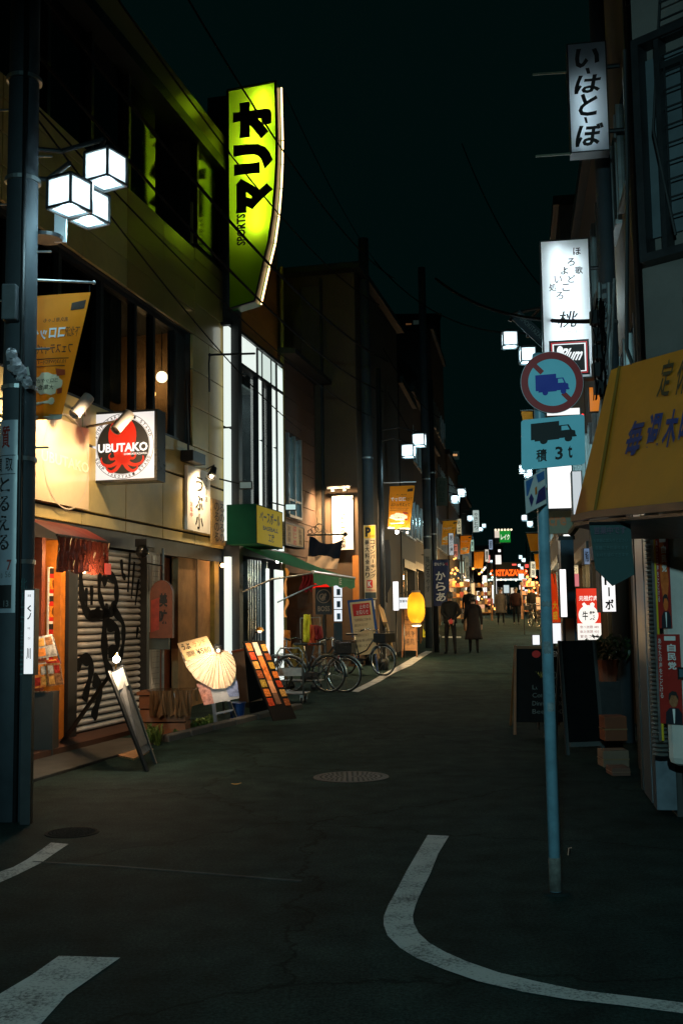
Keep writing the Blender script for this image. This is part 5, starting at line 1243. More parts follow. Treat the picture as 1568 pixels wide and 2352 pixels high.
def lamp_post(label,xp,Y,lants,z_arm,r=.06,h=6.2,plate=True,s=.25,group='cube lantern street lamps'):
    p=at(xp,1400,Y); z=hz(Y); T=thing('street_lamp',label,'street lamp',(p[0],Y,z),group=group)
    MB().lathe([(r*1.6,0),(r*1.6,.25),(r,.3),(r,3),(r*.8,h)],(p[0],Y,z),14).build('post',DST,T,smooth=True)
    for x,y in lants:
        c=V(at(x,y,Y)); lantern(T,c,s,R(-15))
        MB().tube([(p[0],Y,c.z+s*1.35),((p[0]+c.x)/2,Y,c.z+s*1.6),tuple(c+V((0,0,s*1.18)))],.02,6).build('arm',DST,T)
    return T,V((p[0],Y,z))
lamp_post('cube lantern street lamp by the parking sign pole',878,25.2,[(938,1050),(963,1025)],0,r=.075,s=.29,h=7.2)
lamp_post('cube lantern street lamp behind the pale parking plate',1003,35.5,[(1045,1155),(1060,1140)],0,r=.05)
lamp_post('small cube lantern street lamp before the rounded white plate',1062,52,[(1079,1196),(1093,1189)],0,r=.05)
lamp_post('far cube lantern street lamp left of the green shop sign',1088,68,[(1103,1220),(1111,1212)],0,r=.05)
lamp_post('farthest cube lantern street lamp left of the arch sign',1119,105,[(1128,1292),(1134,1287)],0,r=.05)
# banners
def hang_banner(label,Y,q,rod,name='festival_banner',words=True):
    T=thing(name,label,'banner',at(*q[3],Y),group='orange festival banners'); banner(T,[at(x,y,Y) for x,y in q],.05,True,words); MB().tube([at(*rod[0],Y),at(*rod[1],Y)],.012,6).build('rod',GAL,T)
hang_banner('orange festival banner hanging by the second lamp post',25.1,[(895,1117),(952,1115),(941,1216),(890,1214)],[(880,1109),(955,1107)])
hang_banner('dim orange banner with a curled hem behind the pale plate',34,[(1016,1197),(1051,1195),(1039,1250),(1013,1254)],[(1005,1194),(1052,1193)])
hang_banner('orange banner left of the rounded white plate',43,[(1057,1231),(1083,1230),(1076,1272),(1056,1274)],[(1048,1229),(1084,1228)],words=True)
hang_banner('small far orange banner above the food stalls',55,[(1088,1268),(1111,1267),(1108,1306),(1088,1306)],[(1082,1266),(1112,1265)],words=False)
# bright naked spotlight under the second banner
T=thing('star_lamp','bright small lamp under the second orange banner','lamp',at(911,1222,25.1)); MB().ball(at(911,1222,25.0),.04,12,8).build('bulb',lit('naked_bulb',(1,.97,.9),45),T,smooth=True); MB().ball(at(935,1223,25.0),.023,8,6).build('bulb',lit('naked_bulb2',(1,.9,.7),10),T,smooth=True)
MB().tube([at(885,1214,25.1),at(935,1222,25.1)],.01,6).build('arm',DST,T)
light('POINT',at(915,1228,24.8),50,(1,.86,.66),T,.05)
# left row of buildings in the distance
LR=Fr((at(895,1400,29)[0],29.0),.172,1)
FACM=[mat('far_wall_%d'%i,c,rough=.8,var=.35,scale=1.2) for i,c in enumerate((s2l(66,60,55),s2l(52,50,49),s2l(84,70,56),s2l(44,46,50),s2l(80,70,54)))]
def house(fr,name,label,u0,u1,h,w0,mi,depth=7,lit_ground=None,win=True,shutter=False,rnd=random.Random(5)):
    ctr=fr.p((u0+u1)/2,w0,0); z0=hz(ctr[1]+0)-.4
    T=thing(name,label,'building',(ctr[0],ctr[1],z0+.4))
    zb_=z0+.4
    b=MB(); b.fbox(fr,u0,u1,w0-depth,w0,zb_+2.7,zb_+h); b.fbox(fr,u0,u1,w0-depth,w0-depth+.15,z0,zb_+2.7); b.fbox(fr,u0,u0+.3,w0-depth,w0,z0,zb_+2.7); b.fbox(fr,u1-.3,u1,w0-depth,w0,z0,zb_+2.7); b.build('wall',FACM[mi],T)
    MB().fbox(fr,u0-.1,u1+.1,w0-depth,w0+.15,zb_+h,zb_+h+.25).build('roof',DST,T)
    MB().fbox(fr,u0+.3,u1-.3,w0-2.5,w0-2.4,z0,zb_+2.7).build('room_wall',mat('lit_room_%s'%mi,s2l(150,110,70),rough=.8,var=.5,scale=2),T)
    MB().fbox(fr,u0+.3,u1-.3,w0-.3,w0+.05,zb_+2.45,zb_+2.72).build('lintel',DST,T)
    nb=max(2,int((u1-u0-.6)/1.1)); du=(u1-u0-.6)/nb
    for k in range(nb):
        a=u0+.3+k*du
        if shutter: 
            s_=MB().fbox(fr,a+.04,a+du-.04,w0-.3,w0-.25,z0+.4,zb_+2.45).build('shutter',SLAT,T)
        else:
            d=MB().fbox(fr,a+.05,a+du-.05,w0-.22,w0-.2,zb_,zb_+2.45).build('shop_window',GLS,T)
            MB().fbox(fr,a-.04,a+.05,w0-.26,w0-.16,zb_,zb_+2.45).build('mullion',DST,d)
    if win:
        for fl in range(1,int(h/2.9)):
            for k in range(nb):
                a=u0+.4+k*du; z=zb_+fl*2.9+.7
                if z+1.4>zb_+h: continue
                o=MB().fbox(fr,a+.1,a+du-.2,w0-.02,w0+.02,z,z+1.3).build('window',mat('far_window',(.03,.045,.05),rough=.12,metal=.3,var=.2),T)
                f=MB(); f.fbox(fr,a+.06,a+.12,w0-.02,w0+.06,z-.04,z+1.34); f.fbox(fr,a+du-.22,a+du-.16,w0-.02,w0+.06,z-.04,z+1.34); f.fbox(fr,a+.12,a+du-.22,w0-.02,w0+.08,z-.06,z); f.build('frame',ALU,o)
    if lit_ground:
        for k in range(max(1,nb//2)):
            u=u0+.8+k*2*du; light('POINT',fr.p(u,w0-.7,zb_+2.2),lit_ground[0]*1.8,lit_ground[1],T,.12)
    return T
house(LR,'stone_corner_shop','grey stone fronted shop with an arched entry behind the second banner',.6,5.5,7.5,-.5,2,lit_ground=None,shutter=True)
house(LR,'brick_bar','dark brick bar front behind the navy fried chicken sign',5.7,10,8.5,-.3,1,lit_ground=(240,WARM))
house(LR,'stall_house','narrow house with warm food stalls at street level',10.2,15,9,-.4,0,lit_ground=(200,WARM))
house(LR,'lantern_tavern','tavern house strung with bulbs beyond the stalls',15.2,21,8,-.3,2,lit_ground=(320,WARM))
house(LR,'tall_grey_block','tall grey block rising on the left beyond the tavern',21.2,29,14,-.5,3,lit_ground=(380,WARMW))
house(LR,'cream_store','cream walled store far down on the left side',29.2,38,9,-.4,4,lit_ground=(450,WARM))
house(LR,'corner_store','last low store on the left before the arch',38.2,50,8,-.3,0,lit_ground=(500,WARMW))
# stone entry surround on the first of them
# yellow paper lantern on an arm
c=V(at(955,1396,28.6)); T=thing('paper_lantern','large glowing yellow paper lantern hung over the pavement boards','lantern',tuple(c-V((0,0,.45))))
rr,hh_=.235,.43; prof=[]
for k in range(19):
    t=-1+2*k/18; rad=rr*(1-abs(t)**3.2)**.5 if abs(t)<1 else .08; prof.append((max(rad,.1)*(1+.012*math.cos(k*math.pi)),t*hh_))
MB().lathe(prof,c,28).build('paper',mat('yellow_paper',s2l(250,190,50),rough=.7,var=.08,scale=4,trans=.6,emit=.45,ecol=s2l(255,180,35)),T,smooth=True)
MB().ball(c,.05,10,8).build('bulb',lit('lantern_bulb',(1,.85,.5),60),T,smooth=True)
for s_ in (-1,1): MB().lathe([(.11,-.03),(.12,0),(.11,.03)],c+V((0,0,s_*hh_)),18).build('collar',mat('lantern_collar',(.35,.3,.25),rough=.5),T)
MB().tube([at(905,1367,28.6),at(940,1358,28.6),at(953,1357,28.6),tuple(c+V((0,0,hh_)))],.014,6).build('arm',BLK,T)
MB().lathe([(.10,-.5),(.14,-.46),(.10,-.43)],c,18).build('base_cup',mat('cup_white',(.6,.6,.58),rough=.5),T)
light('POINT',c+V((0,-.1,-.65)),45,(1,.66,.30),T,.15)
# white upright light box and lit poster beside the lantern
def lightbox(label,Y,x0,y0,x1,y1,col,st,depth=.14,cat='sign',name='light_box_sign',fr=None,post=True,group=None,case=DST,words=None,vert=True,ink=INK,bold=.01,area=(.15,.08,.85,.92)):
    pl=facing(Y,x0,y0,x1,y1) if fr is None else cross(fr,Y,x0,y0,x1,y1)
    T=thing(name,label,cat,tuple(pl.pt(.5,1)),group=group)
    e=.012/max(pl.W,.1)
    m=MB(); pl.slab(m,depth,-e-.02,-.015,1+e+.02,1.015,front=-.004); m.build('case',case,T)
    m=MB(); pl.rect(m,0,0,1,1,0); m.build('panel',lit('panel_%d_%d_%d'%(int(col[0]*99)*10000+int(col[1]*99)*100+int(col[2]*99),int(st*100),0),col,st),T)
    if words:
        m=MB()
        if vert: pl.vtext(m,words,*area,off=.006,bold=bold)
        else: pl.text(m,words,*area,off=.006,bold=bold)
        m.build('lettering',ink,T)
    if post:
        a=pl.pt(.5,1,-depth/2); MB().tube([a,(a.x,a.y,hz(a.y))],.02,6).build('post',DST,T)
    return T,pl
lightbox('white upright light box left of the paper lantern',28.4,902,1336,914,1402,(1,.95,.96),1.6)
lightbox('lit white poster just left of the paper lantern',28.7,915,1373,937,1398,(.9,.95,1),.9,words='営業中',vert=False,area=(.1,.2,.9,.45),post=True)
lightbox('white and green lit shop sign behind the parking pole',29.5,863,1196,877,1270,(.85,1,.97),.9,post=False)
lightbox('orange glowing upright sign between the two poles',29.0,865,1290,876,1382,s2l(245,160,30),.75)
# arm holder post for the lantern
T=thing('dark_upright_board','black notched upright signboard hanging on the lamp post','sign',at(890,1390,28)); q=[(876,1240),(893,1240),(897,1268),(898,1345),(890,1362),(890,1385),(880,1380),(876,1340)]
MB().prism([at(x,y,28.0) for x,y in q],(0,.05,0)).build('board',BLK,T)
a=at(884,1380,28.03); MB().tube([a,(a[0],a[1],hz(28))],.03,8).build('post',DST,T)
# wooden A-frames under the lantern
def aframe(label,x0,x1,ytop,ybot,Y,m,words=None,ink=INK,paper=None,name='a_frame_sign',lean=.35):
    bl,br=V(gp(x0,ybot)),V(gp(x1,ybot)); Yb=(bl.y+br.y)/2; tl,tr=V(at(x0+1,ytop,Yb+lean*.7)),V(at(x1-1,ytop,Yb+lean*.7))
    T=thing(name,label,'sign board',tuple(bl)); nn=(tr-tl).cross(bl-tl).normalized(); nn=nn if nn.y<0 else -nn
    f=lambda a,b,o=0:(tl*(1-a)+tr*a)*(1-b)+(bl*(1-a)+br*a)*b+nn*o
    MB().prism([f(.06,.03),f(.94,.03),f(.94,.86),f(.06,.86)],-nn*.02).build('board',m,T)
    for a in (0.03,.97): MB().bar(f(a,0),f(a,1),.035).build('leg',mat('wood_frame',s2l(110,70,35),rough=.6,var=.3,scale=9),T); 
    for a in (.03,.97): q=f(a,0); MB().bar(q,V((q.x+.02,q.y+lean*1.5,hz(q.y))),.03).build('rear_leg',mat('wood_frame',s2l(110,70,35)),T)
    MB().bar(f(0,.02),f(1,.02),.035).build('top_rail',mat('wood_frame',s2l(110,70,35)),T)
    if paper is not None: MB().prism([f(.12,.1,.004),f(.88,.1,.004),f(.88,.8,.004),f(.12,.8,.004)],nn*.002).build('sheet',paper,T)
    if words:
        mm=MB(); n=len(words)
        for k,st in enumerate(words):
            vs,fs,_,_=glyph(st,.0); b0=.14+.64*k/n; b1=b0+.64/n*.75
            mm.add([f(.18+.64*x,b0+(b1-b0)*(1-y),.009) for x,y in vs],fs)
        mm.build('lettering',ink,T)
    aframe.f=f
    return T
aframe('wooden A-frame board standing under the paper lantern',922,958,1398,1510,29,mat('tan_poster',s2l(150,105,60),rough=.6,var=.5,scale=9),('本日','おすすめ','刺身','焼鳥'))
aframe('yellow handwritten menu board in a black frame',966,1001,1426,1473,36,BLK,('お好み','焼き','もんじゃ','あります'),INK,mat('yellow_sheet',s2l(220,200,40),rough=.6,var=.1,emit=.25,ecol=s2l(220,200,40)))
aframe('dark chalkboard standing left of the yellow menu board',946,966,1428,1478,35.5,mat('chalk_dark',(.03,.035,.04),rough=.5,var=.5,scale=6))
# bamboo-like rolled pole leaning by the black bicycle
T=thing('leaning_roll','pale rolled banner leaning over the black bicycle','roll',gp(908,1535)); MB().tube([at(873,1390,25.2),at(884,1430,25.0),gp(905,1515)],[.05,.055,.05],10).build('roll',mat('pale_roll',s2l(200,160,105),rough=.6,var=.2),T); MB().lathe([(.056,-.01),(.06,0),(.056,.01)],at(884,1430,25.0),12).build('tie',BLK,T)
# pale rounded parking plate and others on far poles
def plate(label,Y,x0,y0,x1,y1,m,words=None,ink=INK,area=(.2,.1,.8,.9),name='hanging_plate',em=None,pole=None,vert=True):
    pl=facing(Y,x0,y0,x1,y1); T=thing(name,label,'sign',tuple(pl.pt(.5,1)))
    pts=[]; ra=.12; rb=ra*pl.W/pl.H
    for cx,cy,a0 in ((1-ra,rb,-90),(1-ra,1-rb,0),(ra,1-rb,90),(ra,rb,180)):
        for k in range(5): a=R(a0+22.5*k); pts.append((cx+ra*math.cos(a),cy+rb*math.sin(a)))
    MB().prism([pl.pt(a,b_) for a,b_ in pts],-pl.n*.05).build('board',m,T)
    if words:
        mm=MB(); (pl.vtext if vert else pl.text)(mm,words,*area); mm.build('lettering',ink,T)
    MB().tube([pl.pt(0,.1,-.03),pl.pt(-.4,.1,-.03)],.015,6).build('bracket',DST,T)
    return T
concrete_pole('dark utility pole behind the pale rounded plate',985,33,.14,12)
plate('dim rounded plate with green upright lettering high on a pole',33,1000,1098,1026,1162,mat('dim_plate',s2l(75,75,55),rough=.6,var=.2),'月極駐車',mat('olive_ink',s2l(40,55,35),rough=.7,var=0))
plate('pale rounded plate with upright lettering hung near the far lamp',51,1085,1172,1099,1222,mat('pale_plate',(.6,.65,.63),rough=.5,var=.1,emit=.35,ecol=(.8,1,.95)),'やきとり')
concrete_pole('slim dark pole left of the navy banner',1000,31,.08,8)
plate('narrow upright white plate with black script beside the navy banner',30.8,973,1261,988,1395,mat('grey_white_plate',s2l(120,115,105),rough=.5,var=.25),'質とるやす',INK,(.2,.12,.8,.75))
plate('far narrow red and white upright plate on a pole',44,1067,1278,1076,1330,mat('grey_white_plate2',s2l(150,150,145),rough=.5,var=.2),'質とる',INK,(.15,.25,.85,.9))
# navy fried-chicken banner
pl=facing(30.6,993,1286,1030,1392)
T=thing('navy_banner','navy cloth banner with large white hiragana','banner',tuple(pl.pt(.5,1)))
m=MB(); P=[]; n=10
for i in range(n+1):
    for j in range(9): P.append(pl.pt(i/n,j/8*1.0,.03*math.sin(i*.9+j*.5)))
m.add(P,[(9*i+j,9*i+j+1,9*i+j+10,9*i+j+9) for i in range(n) for j in range(8)]); m.build('cloth',mat('navy_banner_cloth',s2l(22,38,80),rough=.7,var=.2),T,smooth=True)
m=MB(); pl.vtext(m,'からあ',.15,.24,.75,.92,off=.045,bold=.02); pl.text(m,'昔ながら',.08,.06,.7,.13,.045); m.build('lettering',WPR,T); m=MB(); pl.text(m,'の味',.72,.06,.92,.13,.045); m.build('red_lettering',RED,T)
MB().tube([pl.pt(-.1,0),pl.pt(1.1,0)],.012,6).build('rod',DST,T); a=pl.pt(-.1,0); MB().tube([a,(a.x,a.y,hz(a.y))],.015,6).build('pole',DST,T)
# ---------------------------------------------------------------- right side: corner building
RC=at(1508,1410,8.0); RF=Fr((RC[0],RC[1]),.162,-1); CF=Fr((RC[0],RC[1]),-1.0,-1)
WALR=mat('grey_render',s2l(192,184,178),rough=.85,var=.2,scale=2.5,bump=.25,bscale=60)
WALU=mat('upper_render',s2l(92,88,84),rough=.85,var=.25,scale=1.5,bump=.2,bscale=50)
A=thing('corner_building','grey rendered corner building at the right edge with barred upper window','building',(RC[0]+1,RC[1],0))
# chamfer wall above and below the awning
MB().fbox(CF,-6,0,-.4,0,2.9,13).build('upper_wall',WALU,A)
MB().fbox(CF,-6,-.02,-.4,0.0,.46,2.9).build('poster_wall',WALR,A,bev=.06)
MB().fbox(CF,-6,-.1,-.5,-.12,0,.46).build('plinth',DCON,A)
# street side facade (recedes up the street)
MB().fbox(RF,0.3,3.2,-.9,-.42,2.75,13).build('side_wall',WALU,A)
MB().fbox(RF,.5,3.2,-.6,-.15,0,2.75).build('side_recess',WALLD,A)
# ribbed shutter guide / hose next to the poster wall
rb=MB()
for k in range(70):
    z=.5+k*.033; rb.lathe([(.05,0),(.075,.01),(.05,.024)],tuple(V(RF.p(.22,-.02,z))),10)
rb.build('ribbed_duct',mat('ribbed_metal',(.2,.21,.2),rough=.4,metal=.5,var=.3),A)
for k,(u0,u1,m) in enumerate(((.5,.72,mat('blue_steel',(.10,.125,.15),rough=.35,metal=.5,var=.2)),(.8,1.35,mat('blue_steel',(.10,.125,.15))),(1.45,1.6,DST))): MB().fbox(RF,u0,u1,-.16,.0,.05,2.7).build('steel_jamb',m,A)
MB().lathe([(.07,0),(.09,.02),(.09,.12),(.02,.14)],at(1478,1160,8.3),16).build('floodlight',mat('blue_enamel',s2l(40,80,100),rough=.4),A)
# vertical ducts on the facade
for k,(u,r_,m) in enumerate(((.55,.05,DST),(1.0,.035,mat('beige_pipe',s2l(130,115,80),rough=.5)),(1.5,.06,mat('beige_pipe2',s2l(120,108,80),rough=.5)),(2.3,.04,mat('beige_pipe3',s2l(125,110,70),rough=.5)),(2.9,.07,DST))):
    MB().tube([RF.p(u,-.34,2.9),RF.p(u,-.34,13)],r_,10).build('pipe',m,A)
    for z in (4.2,6.1,8.0,9.6): MB().fbox(RF,u-.09,u+.09,-.42,-.3,z,z+.05).build('pipe_clamp',DST,A)
GR=mat('dark_grate',(.05,.055,.06),rough=.4,metal=.6)
# barred upper window on the chamfer face
def cfp(x,y,w=0): return CF.fp(x,y,w)
TEAL=mat('window_sheet',s2l(75,85,90),rough=.6,var=.25,scale=3)
ua,za=cfp(1478,120); ub,zb_=cfp(1490,615)
uW0=cfp(1480,400)[0]; zW0=cfp(1500,610)[1]; zW1=cfp(1500,95)[1]
o=MB().fbox(CF,-3.2,uW0-.06,-.02,.03,zW0+.2,zW1-.15).build('window',TEAL,A)
f=MB(); f.fbox(CF,uW0-.06,uW0,-.02,.14,zW0,zW1); f.fbox(CF,-3.2,uW0-.06,-.02,.14,zW1-.06,zW1); f.fbox(CF,-3.2,uW0-.06,-.02,.14,zW0,zW0+.06)
f.fbox(CF,uW0-.22,uW0-.18,.0,.12,zW0+.06,zW1-.06); f.fbox(CF,-3.2,uW0-.22,.0,.1,zW1-.3,zW1-.25); f.build('window_frame',DST,o)
g_=MB()
for k in range(14): g_.fbox(CF,-3.2,uW0-.24,.1,.112,zW0+.3+k*.14,zW0+.312+k*.14)
for k in range(12): g_.fbox(CF,uW0-.26-k*.14,uW0-.248-k*.14,.1,.112,zW0+.3,zW1-.3)
g_.build('bars',DST,o)
MB().tube([CF.p(uW0+.1,.05,zW1),CF.p(uW0+.12,.05,5.0),CF.p(uW0+.18,.07,3.6),CF.p(uW0+.05,.06,3.2)],.016,6).build('cable',BLK,A)
MB().tube([CF.p(uW0-.25,.08,zW0+2.2),CF.p(uW0-.15,.12,zW0+1.0),CF.p(uW0-.28,.1,zW0+.15)],.012,6).build('cable',BLK,A)
MB().tube([CF.p(uW0-.5,.05,zW0),CF.p(uW0-.3,.05,3.9),CF.p(uW0-.35,.05,3.2)],.012,6).build('cable',BLK,A)
# posters
def poster(label,x0,y0,x1,y1,upper):
    u0,z1=cfp(x0,y0,.02); u1,_=cfp(x1,y0,.02); _,z0=cfp(x0,y1,.02)
    pl=PL(CF.p(u0,.02,z1),CF.p(u1,.02,z1),CF.p(u0,.02,z0)); T=thing('election_poster',label,'poster',tuple(pl.pt(.5,1)))
    pl.slab(MB(),.012).build('sheet',mat('poster_red',s2l(150,38,32),rough=.4,var=.15,scale=8),T)
    OG=mat('poster_orange',s2l(200,98,45),rough=.4,var=.45,scale=18); SK=mat('poster_skin',s2l(150,98,66),rough=.4,var=.5,scale=50)
    if upper:
        m=MB(); pl.poly(m,[(.3,.05),(.62,.05),(.85,.25),(.95,.5),(.8,.68),(.45,.72),(.3,.5)],.003); m.build('orange_field',OG,T)
    m=MB(); pl.vtext(m,'自民党',.46,.10,.84,.40,.005,bold=.03); pl.vtext(m,'あなたの声をとどける',.06,.04,.2,.72,.005); m.build('lettering',mat('poster_white_ink',(.62,.6,.58),rough=.5,var=0),T)
    m=MB(); pl.rect(m,.34,.02,.85,.07,.005); m.build('name_tag',mat('poster_white_ink',(.62,.6,.58)),T)
    # portrait: head, hair and dark suit as flat print
    m=MB(); pl.poly(m,[(.25,1),(.28,.87),(.45,.82),(.85,.82),(1,.88),(1,1)],.004); m.build('suit_print',mat('poster_navy',(.015,.017,.025),rough=.4,var=0),T)
    m=MB(); pl.poly(m,[(.64+.2*math.cos(a*.449),.73+.085*math.sin(a*.449)) for a in range(14)],.005); m.build('face_print',SK if not upper else OG,T)
    m=MB(); pl.poly(m,[(.42,.72),(.45,.66),(.6,.63),(.78,.64),(.87,.7),(.86,.73),(.75,.68),(.55,.68),(.46,.74)],.006); m.build('hair_print',INK,T)
    m=MB(); pl.poly(m,[(.58,.83),(.70,.83),(.66,.99),(.62,.99)],.006); m.build('shirt_print',WPR,T)
    return T
poster('upper red and orange election poster on the corner wall',1503,1232,1532,1443,True)
poster('lower red election poster with large white letters',1507,1457,1558,1661,False)
T=thing('yellow_poster_edge','thin yellow and white edge strips of papers behind the election posters','poster',CF.p(-.03,.02,1.2))
for k,(a,c,m) in enumerate(((1499,1503,mat('strip_yellow',s2l(190,165,40),rough=.4)),(1492,1498,ALU))):
    u0,z1=cfp(a,1240,.012); u1=cfp(c,1240,.012)[0]; z0=cfp(a,1700,.012)[1]; MB().fbox(CF,max(u1,-5),u0,.002,.012,z0,z1).build('strip',m,T)
pl_=PL(CF.p(cfp(1555,1550,.03)[0],.03,cfp(1555,1532)[1]),CF.p(cfp(1600,1550,.03)[0],.03,cfp(1555,1532)[1]),CF.p(cfp(1555,1550,.03)[0],.03,cfp(1555,1560)[1]))
T=thing('meter_plate','small dark plate on the corner wall right of the posters','plate',tuple(pl_.pt(0,1))); pl_.slab(MB(),.02).build('plate',DST,T); m=MB(); pl_.rect(m,.1,.15,.9,.8); m.build('dial',mat('plate_teal',s2l(60,90,100),rough=.4),T)
# yellow awning
T=thing('yellow_awning','mustard yellow corner awning with blue closing-day lettering','awning',tuple(at(1366,1190,7.6)))
YEL=mat('mustard_canvas',s2l(196,122,14),rough=.6,var=.14,scale=3,bump=.1,bscale=200)
t0,t1,t2=V(at(1402,850,8.25)),V(at(1421,843,8.2)),V(at(1700,765,6.6)); b0,b1,b2=V(at(1317,1191,7.95)),V(at(1364,1181,7.55)),V(at(1700,1150,5.7))
def sheet(a,b_,c,d,nm,nu=10,nv=8,sag=.03):
    m=MB(); P=[]
    for i in range(nu+1):
        for j in range(nv+1):
            u,v=i/nu,j/nv; p=(a*(1-u)+b_*u)*(1-v)+(d*(1-u)+c*u)*v; P.append(p+V((.0,.5,-1)).normalized()*sag*math.sin(math.pi*v)*(.7+.3*math.cos(u*9)))
    k=nv+1; m.add(P,[(k*i+j,k*i+j+1,k*i+j+k+1,k*i+j+k) for i in range(nu) for j in range(nv)]); return m.build(nm,YEL,T,smooth=True)
sheet(t1,t2,b2,b1,'canvas'); sheet(t0,t1,b1,b0,'end_panel',3,8,.0)
MB().bar(t1+V((0,-.01,.0)),b1+V((0,-.01,0)),.02).build('seam',mat('mustard_dark',s2l(120,85,15),rough=.7),T)
MB().bar(b0,b1,.05).build('front_bar',DST,T); MB().bar(b1,b2,.05).build('front_bar',DST,T)
MB().prism([b0+V((0,0,-.06)),b1+V((0,0,-.06)),b2+V((0,0,-.06)),t2+V((0,0,-1.3)),t1+V((0,0,-1.35))],(0,0,.02)).build('soffit',BLK,T)
pl=PL(t1,t2,b1); ctr=(t1+t2+b1+b2)/4
nn=(b1-t1).cross(t2-t1).normalized(); nn=nn if nn.y<0 else -nn
fq=lambda a,b_,o:(t1*(1-a)+t2*a)*(1-b_)+(b1*(1-a)+b2*a)*b_+V((.0,.5,-1)).normalized()*.03*math.sin(math.pi*b_)*(.7+.3*math.cos(a*9))+nn*o
def qtext(st,a0,b0_,a1,b1_,m,bold=.02):
    vs,fs,_,_=glyph(st,bold); MB().add([fq(a0+(a1-a0)*x+.03*(y-.5),b0_+(b1_-b0_)*(1-y),.012) for x,y in vs],fs).build('lettering',m,T)
BLU=mat('awning_blue',s2l(30,45,110),rough=.6,var=.15,scale=6)
BLK2=mat('awning_black',s2l(60,50,25),rough=.6,var=.15,scale=6)
qtext('毎',.20,.42,.33,.65,BLU,.03); qtext('週',.365,.40,.475,.64,BLU,.03); qtext('木',.50,.39,.60,.63,BLU,.03); qtext('曜',.62,.38,.73,.62,BLU,.03)
qtext('定',.42,.05,.52,.30,BLK2,.015); qtext('休',.56,.05,.66,.30,BLK2,.015); qtext('日',.7,.05,.78,.30,BLK2,.015)
MB().tube([at(1310,1225,8.6),at(1325,1205,8.5),at(1345,1200,8.3)],.03,8).build('bracket',mat('beige_bracket',s2l(120,105,80),rough=.5),T)
# dark teal banner under the awning
Yb=7.25
q=[V(at(1352,1202,Yb)),V(at(1446,1200,Yb)),V(at(1456,1320,Yb)),V(at(1406,1346,Yb)),V(at(1366,1307,Yb))]
T=thing('teal_banner','dark green blue banner with faint lettering hanging below the yellow awning','banner',tuple(q[3]))
MB().prism(q,(0,.012,0)).build('cloth',mat('teal_cloth',s2l(22,62,62),rough=.6,var=.15,trans=.15),T)
pl=facing(Yb-.012,1352,1202,1450,1330); FT=mat('faint_teal_print',s2l(52,88,90),rough=.6,var=.2); FR=mat('faint_plum_print',s2l(75,62,78),rough=.6,var=.2)
m=MB(); pl.text(m,'営業中です',.1,.06,.85,.2,bold=.02); m.build('heading',FR,T)
m=MB(); 
for k,st in enumerate(('お気軽にお入りください','各種ご予約承ります','お持ち帰りできます')): pl.text(m,st,.08+.03*k,.28+.13*k,.88,.35+.13*k)
m.build('lettering',FT,T); MB().tube([pl.pt(-.02,0,.01),pl.pt(1.0,0,.01)],.01,6).build('rod',DST,T)
# ---------------------------------------------------------------- no-truck sign post
sp=gp(1275,2052); SX,SY=sp[0],sp[1]
T=thing('road_sign_post','grey steel post with round no-truck sign and three ton plate','road sign',(SX,SY,0))
SGR=mat('post_bluelit_tint',(.15,.29,.37),rough=.42,var=.32,scale=9)  # blue of the light falling on the post mixed into its grey
top=at(1262,820,SY); MB().lathe([(.034,0),(.034,top[2]),(.03,top[2]+.02)],(SX,SY,0),18).build('post',SGR,T,smooth=True)
MB().lathe([(.08,0),(.07,.010),(.036,.012)],(SX,SY,0),20).build('base',mat('base_tar',(.014,.02,.02),rough=.9,spec=.05),T)
SW=mat('white_bluelit_tint',(.20,.56,.68),rough=.35,var=.05); SRED=mat('sign_red',s2l(150,20,22),rough=.4,var=.1); SBL=mat('sign_blue',s2l(10,35,150),rough=.4,var=.05)  # bluish light on the sign is mixed into its white
pl=facing(SY-.045,1192,807,1336,953)
r=pl.W*.5
rot=Matrix.Rotation(R(8),3,'Z')
MB().lathe([(r,-.004),(r,.0),(.001,.0)],pl.pt(.5,.5,-.0),48,Matrix(((1,0,0),(0,0,1),(0,1,0)))).build('disc',mat('sign_edge',(.4,.45,.5),rough=.4),T)
D=MB(); pl.disc(D,.5,.5,r*.985,.006,64,r*.76); D.build('red_ring',SRED,T)
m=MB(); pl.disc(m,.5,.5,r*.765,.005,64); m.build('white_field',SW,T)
m=MB(); s_=.105; a=R(45)
P_=lambda l,o:(.5+(l*math.cos(a)-o*math.sin(a)),.5+(l*math.sin(a)+o*math.cos(a)))
for l0,l1 in ((-.39,-.215),(.235,.39)): pl.poly(m,[P_(l0,-.04),P_(l1,-.04),P_(l1,.04),P_(l0,.04)],.0065)
m.build('red_bar',SRED,T)
def truck(m,pl,a0,b0,a1,b1,off,tilt=0):
    f=lambda x,y:(a0+(a1-a0)*x,b0+(b1-b0)*(y-tilt*(x-.5)))
    for pts in ([(0,0),(.62,0),(.62,.8),(0,.8)],[(.62,.22),(.83,.22),(.9,.5),(.97,.55),(.98,.75),(1,.78),(1,.84),(.62,.84)],[(.08,.8),(.62,.8),(.62,.88),(.08,.88)]): pl.poly(m,[f(*p) for p in pts],off)
    for cx in (.28,.82): pl.poly(m,[f(cx+.085*math.cos(k*.5236),.9+.15*math.sin(k*.5236)) for k in range(12)],off+.0006)
    return f
m=MB(); f=truck(m,pl,.235,.37,.77,.68,.0075,.12); m.build('truck_symbol',SBL,T)
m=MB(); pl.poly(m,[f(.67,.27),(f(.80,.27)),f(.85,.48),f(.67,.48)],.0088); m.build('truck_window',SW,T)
pl2=PL(V(at(1196,965,SY-.045)),V(at(1341,951,SY-.045)),V(at(1197,1080,SY-.045)))
ra=.05; pts=[]
for cx,cy,a0 in ((1-ra,ra,-90),(1-ra,1-ra,0),(ra,1-ra,90),(ra,ra,180)):
    for k in range(4): a_=R(a0+30*k); pts.append((cx+ra*math.cos(a_),cy+ra*math.sin(a_)))
